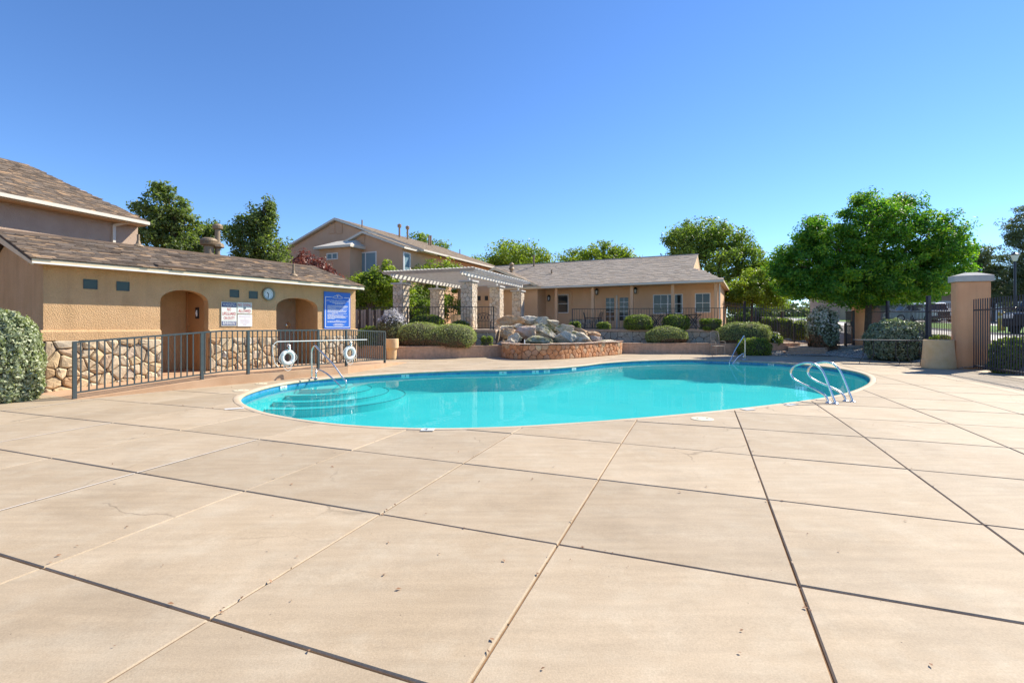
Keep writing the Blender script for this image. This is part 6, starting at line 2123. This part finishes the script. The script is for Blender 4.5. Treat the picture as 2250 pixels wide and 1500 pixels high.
tree('bright green tree rising above the pergola slats', 34.5, 960, 1.2, [(960, 600, 55, 30), (930, 620, 50, 40), (990, 610, 40, 26), (960, 660, 60, 35), (915, 660, 40, 30)], LF['bright'], 106, clumps=170, per=75, leaf=0.15, cr=0.42, trunk_r=0.10)
tree('dense dark green bush tree filling the back of the pergola', 33.0, 905, 1.2, [(900, 672, 75, 42), (980, 690, 50, 35), (850, 690, 45, 28)], LF['cotton'], 107, clumps=130, per=80, leaf=0.14, cr=0.45, trunk_r=0.08)
tree('far cottonwood showing above the townhouse ridge', 58, 945, 1.5, [(920, 535, 26, 20), (960, 545, 30, 16), (940, 560, 40, 25)], LF['cotton'], 108, clumps=60, per=70, leaf=0.26, cr=0.8, group='trees beyond the clubhouse')
tree('broad cottonwood above the clubhouse wing gable', 55, 1125, 1.5, [(1130, 560, 62, 30), (1085, 575, 48, 22), (1175, 570, 45, 25), (1130, 590, 70, 25), (1195, 580, 28, 22)], LF['bright'], 109, clumps=190, per=75, leaf=0.24, cr=0.85, group='trees beyond the clubhouse')
tree('low cottonwood above the middle of the clubhouse ridge', 57, 1320, 1.5, [(1270, 567, 45, 20), (1330, 558, 52, 24), (1380, 566, 30, 16), (1310, 585, 70, 20)], LF['bright'], 110, clumps=160, per=75, leaf=0.24, cr=0.8, group='trees beyond the clubhouse')
tree('tall cottonwood behind the right end of the clubhouse', 46, 1560, 1.3, [(1545, 520, 72, 40), (1500, 545, 50, 40), (1600, 535, 60, 38), (1570, 590, 95, 55), (1640, 580, 50, 50), (1660, 625, 45, 45), (1540, 640, 60, 40)], LF['cotton'], 111, clumps=480, per=80, leaf=0.23, cr=0.8, trunk_r=0.25, group='trees beyond the clubhouse')
tree('yellow-green tree beside the clubhouse downspout', 33.5, 1650, 1.2, [(1645, 640, 55, 32), (1690, 650, 45, 30), (1615, 655, 28, 24), (1670, 612, 40, 24)], LF['bright'], 112, clumps=180, per=80, leaf=0.15, cr=0.45, trunk_r=0.10)
tree('dark green tree between the clubhouse tree and the broad shade tree', 44, 1720, 1.3, [(1722, 600, 40, 55), (1700, 650, 45, 30), (1740, 560, 25, 20)], LF['cotton'], 113, clumps=130, per=75, leaf=0.2, cr=0.7, trunk_r=0.15)
tree('broad shade tree with deep green crown beside the gate', 23.8, 1906, 0.24,
     [(1760, 585, 62, 55), (1744, 622, 44, 36), (1830, 545, 80, 60), (1910, 500, 85, 52), (1980, 478, 60, 48), (2040, 530, 72, 62), (2080, 580, 55, 60), (1880, 600, 100, 72), (1985, 600, 95, 68), (1820, 628, 80, 40), (1930, 636, 90, 38), (2040, 620, 65, 42), (1790, 505, 35, 30), (1905, 440, 28, 16), (2105, 545, 30, 36), (1720, 590, 26, 32)],
     LF['main'], 114, clumps=1250, per=95, leaf=0.135, cr=0.42, trunk_r=0.17, flat=0.7, hollow=0.5, aspect=0.45)
tree('open grey-green pine beyond the tall pillar', 52, 2180, 1.6, [(2175, 570, 38, 38), (2150, 560, 25, 30), (2200, 610, 55, 35), (2165, 640, 55, 40), (2235, 640, 50, 45), (2130, 600, 25, 30)], LF['conifer'], 115, clumps=270, per=70, leaf=0.26, cr=0.75, hollow=0.2, group='pines beyond the fence', flat=0.5, aspect=0.25)
tree('taller pine cut by the right edge of the picture', 50, 2270, 1.6, [(2250, 500, 32, 48), (2265, 560, 50, 50), (2285, 620, 70, 50), (2235, 525, 20, 24)], LF['conifer'], 116, clumps=270, per=70, leaf=0.26, cr=0.75, hollow=0.2, group='pines beyond the fence', flat=0.5, aspect=0.25)

# shrubs
shrub('silvery green clipped shrub at the pool house\'s left corner', -66, 76, 684, 884, 9.0, LF['silver'], 201, n=12000, leaf=0.062, box=2.3, depth=0.85, zb=-0.05, rough=0.04)
shrub('lavender bush with pale purple bloom left of the big juniper', 826, 896, 687, 764, 22.4, LF['lavender'], 202, n=4500, leaf=0.085, dead=0.32, top=(0.70, LF['bloom'], 0.10, 0.14), rough=0.08, aspect=0.2, zb=0.43)
shrub('big two-humped juniper mound on the left planter', 876, 1047, 707, 763, 21.9, LF['juniper'], 203, n=14000, leaf=0.075, lumps=[(0.29, 0.30, 1.0), (0.70, 0.30, 0.93), (0.5, 0.30, 0.80)], dead=0.30, aspect=0.22, zb=0.43, rough=0.03, box=2.4)
shrub('dark clipped bush behind the railing above the juniper', 900, 976, 690, 722, 24.6, LF['box'], 204, n=3500, leaf=0.07, zb=TZ)
shrub('lower clipped bush by the pergola\'s front column', 988, 1043, 703, 727, 24.3, LF['box'], 205, n=2500, leaf=0.07, zb=TZ - 0.1)
shrub('tiny bright square boxwood beside the rocks', 1057, 1083, 738, 761, 22.2, LF['box'], 206, n=1600, leaf=0.05, box=4, zb=0.43)
for k, (a, b, c, d, lab) in enumerate(((1250, 1276, 706, 723, 'smallest clipped boxwood on the terrace edge behind the rocks'), (1311, 1341, 707.5, 723, 'low clipped boxwood before the french doors'), (1371, 1433, 691.5, 723, 'round clipped boxwood right of the french doors'), (1456, 1514, 690.5, 723, 'round clipped boxwood between the two porch tables'), (1541, 1582, 700, 723, 'square clipped boxwood at the terrace\'s right end'))):
    Yk = 26.55 - 0.19 * ((a + b) / 2 - 1390) / F * 26
    shrub(lab, a, b, c, d, Yk, LF['box'], 210 + k, n=1600 + int((b - a) * 35), leaf=0.062, box=2.6 if k < 4 else 4.5, zb=TZ - 0.02, group='clipped boxwoods along the terrace')
shrub('dome-shaped juniper mound below the porch windows', 1417, 1512, 716, 754, 25.3, LF['juniper'], 220, n=7000, leaf=0.075, dead=0.26, aspect=0.22, zb=0.44, rough=0.03, depth=0.55)
shrub('wide spreading juniper mound by the stair railing', 1577, 1693, 706.5, 754, 24.9, LF['juniper'], 221, n=9000, leaf=0.075, dead=0.30, aspect=0.22, zb=0.44, rough=0.04, box=2.4, depth=0.5)
shrub('round green shrub on the deck edge behind the far handrail', 1621, 1691, 742, 781.5, 23.6, LF['box'], 222, n=4500, leaf=0.07, box=2.6, zb=-0.02, depth=0.7)
shrub('small loose plant with white flowers on the landing edge', 1694, 1717, 735, 752, 24.75, LF['box'], 223, n=700, leaf=0.09, rough=0.2, zb=0.44, flowers=0.3)
shrub('tall bush covered with white flowers beside the entry gate', 1779, 1838, 679, 754, 24.6, LF['silver_blue'], 224, n=5500, leaf=0.095, box=2.6, rough=0.09, zb=0.28, flowers=0.55, dead=0.25)
shrub('large blue-grey clipped bush under the shade tree', 1911, 2031, 702, 790, 19.9, LF['silver_blue'], 225, n=9000, leaf=0.085, box=2.3, rough=0.05, zb=0.05)
shrub('dark hedge behind the stair railing, left block', 1676, 1712, 697, 727, 29.5, LF['cotton'], 226, n=2000, leaf=0.09, box=4, zb=0.9)
shrub('clipped hedge block behind the stair railing, right block', 1711, 1739, 699, 727, 28.5, LF['box'], 227, n=1800, leaf=0.08, box=4, zb=0.7)
shrub('low mounded bush on the gravel slope beyond the stairs', 1736, 1785, 703, 732, 28.2, LF['box'], 228, n=2200, leaf=0.08, zb=0.6)
shrub('dark round hedge behind the large urn', 2032, 2104, 735, 790, 17.4, LF['cotton'], 229, n=4000, leaf=0.06, zb=0.05, depth=0.5)
shrub('green bush behind the far end of the ramp railing', 783, 846, 717, 765, 22.6, LF['box'], 230, n=3800, leaf=0.075, zb=0.4, rough=0.09)
shrub('loose green hedge outside the picket fence at the right edge', 2186, 2330, 742, 830, 14.4, LF['box'], 231, n=12000, leaf=0.07, zb=-0.03, rough=0.10, depth=0.45, box=2.8)

# ------------------------------------------------------------------ wooden fence and wall beyond the ramp
wf = thing('wooden_fence', 'weathered dark wooden fence beside the lavender bush', 'fence', (-7.6, 25.6, TZ))
for k in range(16):
    x = -8.3 + k * 0.13
    obj('board', MB().box(x, x + 0.118, 25.4 + 0.008 * (k % 3), 25.425 + 0.008 * (k % 3), TZ, TZ + 1.0 + 0.02 * (k % 4)), MT['grey_lumber'] if k % 3 else MT['bark'], wf)
sw = thing('garden_wall', 'tan stucco garden wall beyond the pool house\'s right end', 'wall', (-9.0, 23.5, 0))
obj('wall_face', MB().box(-11.2, -7.6, 23.6, 23.8, -0.03, 2.6), MT['stucco_town'], sw)
obj('wall_cap', MB().box(-11.25, -7.55, 23.55, 23.85, 2.602, 2.66), MT['stucco_town'], sw)

# ------------------------------------------------------------------ furniture
def iron_table(px, pyt, pyb, Y, w, label):
    c = W(px, pyt, Y)
    zb = TZ
    t = thing('patio_table', label, 'table', (c.x, Y, zb), group='porch tables')
    obj('table_top', MB().box(c.x - w / 2, c.x + w / 2, Y - 0.3, Y + 0.3, c.z - 0.035, c.z), MT['black_metal'], t, bevel=0.008)
    hh = c.z - zb
    for sy in (-0.2, 0.2):
        for sg in (-1, 1):
            P = [(c.x + sg * 0.30, Y + sy, c.z - 0.035), (c.x + sg * 0.12, Y + sy, zb + hh * 0.72), (c.x + sg * 0.03, Y + sy, zb + hh * 0.48), (c.x + sg * 0.14, Y + sy, zb + hh * 0.25), (c.x + sg * 0.30, Y + sy, zb + 0.02)]
            obj('leg', MB().tube(smooth_path(P, 4), 0.022, 6), MT['black_metal'], t)
    return t
iron_table(1442, 692.5, 718, 27.6, 0.72, 'black iron porch table with curved legs below the wide window')
iron_table(1523, 691, 718, 27.2, 0.76, 'black iron porch table with curved legs below the right window')
def chair(px, Y, zb, face, label, h=0.95, name='patio_chair', group=None, mat='black_metal', py=None):
    x = (px - CX) / F * Y
    t = thing(name, label, 'chair', (x, Y, zb), rz=face, local=True, group=group)
    m = MT[mat]
    for sx in (-0.22, 0.22):
        obj('leg', MB().tube([(sx, -0.22, 0), (sx, -0.2, 0.43)], 0.014, 6), m, t)
        obj('leg', MB().tube([(sx, 0.26, 0), (sx, 0.20, 0.43), (sx, 0.24, h * 0.75), (sx * 0.9, 0.30, h)], 0.014, 6), m, t)
        obj('armrest', MB().tube(smooth_path([(sx * 1.1, -0.22, 0.43), (sx * 1.15, -0.22, 0.62), (sx * 1.15, -0.05, 0.66), (sx, 0.23, 0.64)], 4), 0.013, 6), m, t)
    obj('seat', MB().box(-0.24, 0.24, -0.23, 0.22, 0.42, 0.44), m, t, bevel=0.006)
    mb = MB()
    for k in range(7):
        xx = -0.19 + k * 0.0633
        mb = MB().tube([(xx, 0.21, 0.45), (xx, 0.245, h * 0.75), (xx * 0.95, 0.295, h - 0.02)], 0.007, 5)
        obj('back_slat', mb, m, t)
    obj('top_rail', MB().tube([(-0.2, 0.30, h), (0, 0.30, h + 0.04), (0.2, 0.30, h)], 0.014, 6), m, t)
    return t
chair(1294, 28.3, TZ, R(75), 'black metal porch chair left of the porch post', group='porch chairs')
chair(1311, 28.6, TZ, R(-75), 'black metal porch chair right of the porch post', group='porch chairs')
chair(1478, 27.9, TZ, R(20), 'black metal chair half hidden between the porch tables', group='porch chairs')
chair(1577, 23.9, 0.0, R(10), 'rusty metal mesh chair standing against the planter wall', h=1.1, mat='grey_lumber')
chair(2046, 17.3, 0.0, R(-60), 'black metal chair tucked behind the large urn', h=1.0)
iron_t = W(1195, 696.5, 30.0)
bt = thing('bistro_table', 'small dark table in the shaded corner by the wing', 'table', (iron_t.x, 30.0, TZ))
obj('table_top', MB().lathe([(0.42, iron_t.z - 0.03), (0.42, iron_t.z)], 20, (iron_t.x, 30.0, 0)), MT['black_metal'], bt)
obj('leg', MB().tube([(iron_t.x, 30, TZ), (iron_t.x, 30, iron_t.z - 0.03)], [0.18, 0.03], 8), MT['black_metal'], bt)
bx, by = (1064 - CX) / F * 25.6, 25.6
bn = thing('ornate_bench', 'black ornate iron bench under the pergola behind the railing', 'bench', (bx, by, TZ))
obj('seat', MB().box(bx - 0.45, bx + 0.35, by - 0.25, by + 0.2, TZ + 0.40, TZ + 0.43), MT['black_metal'], bn)
for sx in (-0.42, 0.32):
    for sy in (-0.22, 0.17):
        obj('leg', MB().bar((bx + sx, by + sy, TZ), (bx + sx, by + sy, TZ + 0.40), 0.018), MT['black_metal'], bn)
for k in range(5):
    a = bx - 0.40 + k * 0.16
    obj('scroll', MB().tube([(a + 0.07 * math.cos(q), by + 0.19, TZ + 0.62 + (0.13 + 0.02 * (k % 2)) * math.sin(q)) for q in np.linspace(0, 6.28, 17)[:-1]], 0.012, 5, closed=True), MT['black_metal'], bn)
obj('top_rail', MB().tube(smooth_path([(bx - 0.45, by + 0.19, TZ + 0.72), (bx - 0.05, by + 0.19, TZ + 0.86), (bx + 0.35, by + 0.19, TZ + 0.72)]), 0.016, 6), MT['black_metal'], bn)
ux, uy = (1003 - CX) / F * 26.2, 26.2
pu = thing('terrace_planter', 'pale tapered concrete planter on the terrace between the pergola columns', 'planter', (ux, uy, TZ))
obj('body', MB().lathe([(0.24, 0), (0.25, 0.03), (0.30, 0.68), (0.32, 0.70), (0.32, 0.76), (0.27, 0.76)], 20, (ux, uy, TZ)), MT['urn'], pu)
# long outdoor table at the right
lx0, lx1, lY = (1881 - CX) / F * 18.4, (2030 - CX) / F * 17.6, 18.0
tz_ = H - (747 - HZ) / F * 18.0
lt = thing('long_table', 'long narrow dark blue metal table in front of the blue-grey bush', 'table', (lx0, 18.2, 0))
obj('table_top', MB().prism([(lx0, 18.35, tz_ - 0.03), (lx1, 17.5, tz_ - 0.03), (lx1 + 0.25, 18.1, tz_ - 0.03), (lx0 + 0.25, 18.95, tz_ - 0.03)], (0, 0, 0.035)), MT['fence_metal'], lt, bevel=0.008)
for k, f_ in enumerate((0.10, 0.34, 0.58, 0.84)):
    x, y = lx0 + (lx1 - lx0) * f_ + 0.10, 18.4 - 0.85 * f_ + 0.1 + (0.3 if k % 2 else 0)
    sg = -1 if k < 2 else 1
    obj('leg', MB().tube(smooth_path([(x, y, tz_ - 0.03), (x, y, 0.32), (x + sg * 0.02, y, 0.24), (x + sg * 0.12, y, 0.10), (x + sg * 0.14, y, 0.0)], 4), 0.013, 6), MT['fence_metal'], lt)
    if k in (0, 2):
        x2, y2 = lx0 + (lx1 - lx0) * (f_ + 0.25) + 0.10, 18.4 - 0.85 * (f_ + 0.25) + 0.3
        obj('stretcher', MB().bar((x, y, 0.30), (x2, y2, 0.30), 0.008), MT['fence_metal'], lt)

# ------------------------------------------------------------------ street beyond the fence
def sz(y):
    return 0.26 + 0.032 * y
def sheet(name, poly, dz, mat):
    o = struct(name, MB().add([(x, y, sz(y) + dz) for x, y in poly], [tuple(range(len(poly)))]), mat)
    return o
def fx(t, off):
    p = fence_xy(t)
    return (p[0] + uA[0] * off, p[1] + uA[1] * off)
sheet('verge', [fx(-6, 1.9), fx(200, 1.9), fx(200, 160), fx(-6, 160)], 0.0, MT['ground'])
struct('verge_bank', MB().add([(*fx(-6, 0.5), -0.02), (*fx(60, 0.5), -0.02), (*fx(60, 1.9), sz(fx(60, 1.9)[1])), (*fx(-6, 1.9), sz(fx(-6, 1.9)[1]))], [(0, 1, 2, 3)]), MT['gravel'])
def band(d0, d1, x0=-10, x1=140):
    return [(x0, d0), (x1, d0), (x1, d1), (x0, d1)]
sheet('sidewalk', [fx(-4, 2.2), fx(60, 2.2), fx(60, 4.6), fx(-4, 4.6)], 0.010, MT['sidewalk'])
sheet('street', [fx(-4, 4.6), fx(90, 4.6), fx(90, 6.2), fx(-4, 6.2)], 0.006, MT['asphalt'])
sheet('lawn', [fx(-4, 6.2), fx(90, 6.2), fx(90, 12.5), fx(-4, 12.5)], 0.014, MT['lawn'])
sheet('far_pavement', [fx(-4, 12.5), fx(90, 12.5), fx(90, 14.5), fx(-4, 14.5)], 0.012, MT['sidewalk'])
sheet('parking', [fx(-4, 14.5), fx(120, 14.5), fx(120, 40), fx(-4, 40)], 0.008, MT['asphalt'])

MT['car_white'] = M('white_car_paint', (0.72, 0.73, 0.74), 0.25)
MT['car_dark'] = M('dark_car_paint', (0.03, 0.035, 0.045), 0.2)
MT['tyre'] = M('tyre_rubber', (0.02, 0.02, 0.02), 0.85)
MT['lamp_glass'] = M('headlamp_glass', (0.75, 0.76, 0.78), 0.1)
MT['amber'] = M('bollard_yellow', (0.62, 0.40, 0.04), 0.5)
def car(label, c, rz, paint, z, pickup=False, L=4.9, Wd=1.9, hgt=1.85):
    t = thing('parked_car', label, 'car', (c[0], c[1], z), rz=rz, local=True, group='parked cars beyond the fence')
    l, w = L / 2, Wd / 2
    body = [(-l, 0.45), (-l + 0.05, 0.95), (-l + 0.4, 1.05), (l - 1.35, 1.08), (l - 0.15, 0.98), (l, 0.85), (l, 0.42), (l - 0.1, 0.30), (-l + 0.1, 0.30)]
    obj('body', MB().prism([(x, -w, zz) for x, zz in body], (0, Wd, 0)), paint, t, bevel=0.07)
    if pickup:
        cab = [(-0.6, 1.06), (-0.5, hgt - 0.05), (-0.3, hgt), (0.75, hgt), (1.0, hgt - 0.08), (1.55, 1.07)]
    else:
        cab = [(-l + 0.08, 1.05), (-l + 0.28, hgt - 0.08), (-l + 0.5, hgt), (0.55, hgt), (0.8, hgt - 0.07), (1.45, 1.08)]
    obj('cabin', MB().prism([(x, -w + 0.12, zz) for x, zz in cab], (0, Wd - 0.24, 0)), paint, t, bevel=0.06)
    zt = hgt - 0.12
    front = cab[-1]
    obj('windscreen', MB().prism([(cab[-2][0] + 0.035, -w + 0.22, cab[-2][1] - 0.05), (cab[-2][0] + 0.035, w - 0.22, cab[-2][1] - 0.05), (front[0] - 0.045, w - 0.2, 1.14), (front[0] - 0.045, -w + 0.2, 1.14)], (0.03, 0, 0.02)), MT['glass'], t)
    for sy in (-1, 1):
        x0_ = cab[0][0] + 0.3
        obj('side_window', MB().prism([(x0_, sy * (w - 0.118), 1.15), (cab[-2][0] + 0.25, sy * (w - 0.118), 1.15), (cab[-2][0] - 0.12, sy * (w - 0.118), zt), (x0_ + 0.15, sy * (w - 0.118), zt)], (0, sy * 0.015, 0)), MT['glass'], t)
        obj('headlight', MB().box(l - 0.06, l + 0.02, sy * (w - 0.25) - 0.2, sy * (w - 0.25) + 0.2, 0.72, 0.92), MT['lamp_glass'], t, bevel=0.03)
        obj('mirror', MB().box(1.0, 1.15, sy * (w + 0.1) - 0.11, sy * (w + 0.1) + 0.11, 1.12, 1.30), paint, t, bevel=0.03)
        for sx in (-l + 0.9, l - 0.9):
            wh = obj('wheel', MB().tube([(sx, sy * (w - 0.22), 0.36), (sx, sy * (w + 0.01), 0.36)], 0.36, 20), MT['tyre'], t)
            obj('rim', MB().tube([(sx, sy * (w + 0.01), 0.36), (sx, sy * (w + 0.025), 0.36)], 0.22, 14), MT['steel'], wh)
    obj('grille', MB().box(l - 0.02, l + 0.03, -w + 0.5, w - 0.5, 0.60, 0.90), MT['black_metal'], t)
    obj('bumper', MB().box(l - 0.1, l + 0.08, -w + 0.05, w - 0.05, 0.36, 0.58), MT['black_metal'] if not pickup else MT['steel'], t, bevel=0.03)
    return t
cx_, cy_ = W(2318, 735, 24.0).x, 24.0
car('dark sport utility car with pale windscreen at the right edge', (cx_, cy_), R(200), MT['car_dark'], sz(24.0) + 0.01, L=4.7, hgt=1.75)
for px, Yc, lab, pk, rzz in ((2012, 50, 'white pickup truck parked far behind the blue-grey bush', True, 160), (2046, 47, 'white car parked far behind the dark fence post', False, 250)):
    car(lab, (W(px, 718, Yc).x, Yc), R(rzz), MT['car_white'], sz(Yc) + 0.01, pickup=pk)
gar = thing('garage_block', 'pale garage building across the street behind the fence', 'building', (W(1990, 700, 60).x, 60, sz(60)))
gx = W(1990, 700, 60).x
obj('wall', MB().box(gx - 8, gx + 22, 60, 66, sz(60) - 0.5, sz(60) + 3.2), MT['stucco_grey'], gar)
obj('roof', MB().prism([(gx - 8.5, 59.4, sz(60) + 3.2), (gx - 8.5, 63, sz(60) + 4.9), (gx - 8.5, 66.6, sz(60) + 3.2)], (31, 0, 0)), SHG[1], gar)
for k in range(4):
    xx = gx - 2.0 + 5.2 * k
    gd = obj('garage_door', MB().box(xx, xx + 3.4, 59.93, 59.99, sz(60), sz(60) + 2.3), MT['white'], gar)
    for q in range(1, 4):
        obj('door_groove', MB().box(xx, xx + 3.4, 59.915, 59.928, sz(60) + q * 0.57, sz(60) + q * 0.57 + 0.03), MT['gutter'], gd)
lpx = W(2230, 565, 30)
lp = thing('street_lamp', 'dark street lamp with lantern head beyond the right fence', 'street lamp', (lpx.x, 30, sz(30)))
obj('pole', MB().tube([(lpx.x, 30, sz(30)), (lpx.x, 30, sz(30) + 0.6), (lpx.x, 30, lpx.z - 0.25)], [0.13, 0.075, 0.06], 10), MT['fence_metal'], lp)
obj('lantern', MB().lathe([(0.06, -0.25), (0.10, -0.2), (0.20, 0.10), (0.21, 0.12)], 12, (lpx.x, 30, lpx.z)), MT['clock_face'], lp)
obj('hood', MB().lathe([(0.24, 0.122), (0.20, 0.18), (0.06, 0.28), (0.02, 0.36)], 12, (lpx.x, 30, lpx.z)), MT['fence_metal'], lp)
for k, px in enumerate((2196, 2206)):
    p = W(px, 715, 27)
    o = thing('bollard', ('yellow bollard seen through the right fence, left one', 'yellow bollard seen through the right fence, right one')[k], 'bollard', (p.x, 27, sz(27)), group='yellow bollards')
    obj('post', MB().lathe([(0.09, 0), (0.09, 0.95), (0.06, 1.02), (0.01, 1.05)], 12, (p.x, 27, sz(27))), MT['amber'], o)
    obj('band', MB().lathe([(0.092, 0.7), (0.095, 0.71), (0.095, 0.82), (0.092, 0.83)], 12, (p.x, 27, sz(27))), MT['white'], o)
# low wooded skyline far behind everything
for k, (px, Yk, top_, wd) in enumerate(((1640, 95, 655, 110), (1760, 90, 668, 120), (1880, 100, 660, 110), (2010, 105, 640, 100), (2110, 100, 650, 90), (2230, 95, 650, 120), (2380, 95, 640, 120))):
    tree('%s hazy tree of the far treeline beyond the street' % ('leftmost', 'second', 'third', 'fourth', 'fifth', 'sixth', 'rightmost')[k], Yk, px, 2.0, [(px - wd * 0.35, 695, wd * 0.5, 26), (px + wd * 0.35, 692, wd * 0.5, 28), (px, (top_ + 700) / 2, wd * 0.55, (715 - top_) / 2)], LF['conifer'] if k % 2 else LF['cotton'], 300 + k, clumps=110, per=60, leaf=0.5, cr=1.6, trunk_r=0.3, group='far treeline')

rgl = np.random.default_rng(77)
LP_, LN_ = [], []
while len(LP_) < 230:
    y = rgl.uniform(1.6, 15) ** 1.0
    x = rgl.uniform(-0.95, 0.9) * y
    if inside((x, y), DECK) and not inside((x, y), POOL_OUT):
        if rgl.random() < 0.6:      # blown into the joints
            a = (x - P1[0]) * uA[0] + (y - P1[1]) * uA[1]
            b = (x - P1[0]) * uB[0] + (y - P1[1]) * uB[1]
            if rgl.random() < 0.5: a = round(a / CELL) * CELL + rgl.normal(0, 0.012)
            else: b = round(b / CELL) * CELL + rgl.normal(0, 0.012)
            x, y = P1[0] + uA[0] * a + uB[0] * b, P1[1] + uA[1] * a + uB[1] * b
        LP_.append((x, y, zd(x, y) + 0.008)); LN_.append((0, 0, 1))
me = leaf_mesh('leaf_litter', np.array(LP_), np.array(LN_, float), 0.022, 78, 0.55, 0.25)
tag(obj('leaf_litter', me, LF['dead']), 'tiny dry leaves scattered over the concrete deck', 'leaves', kind='stuff')
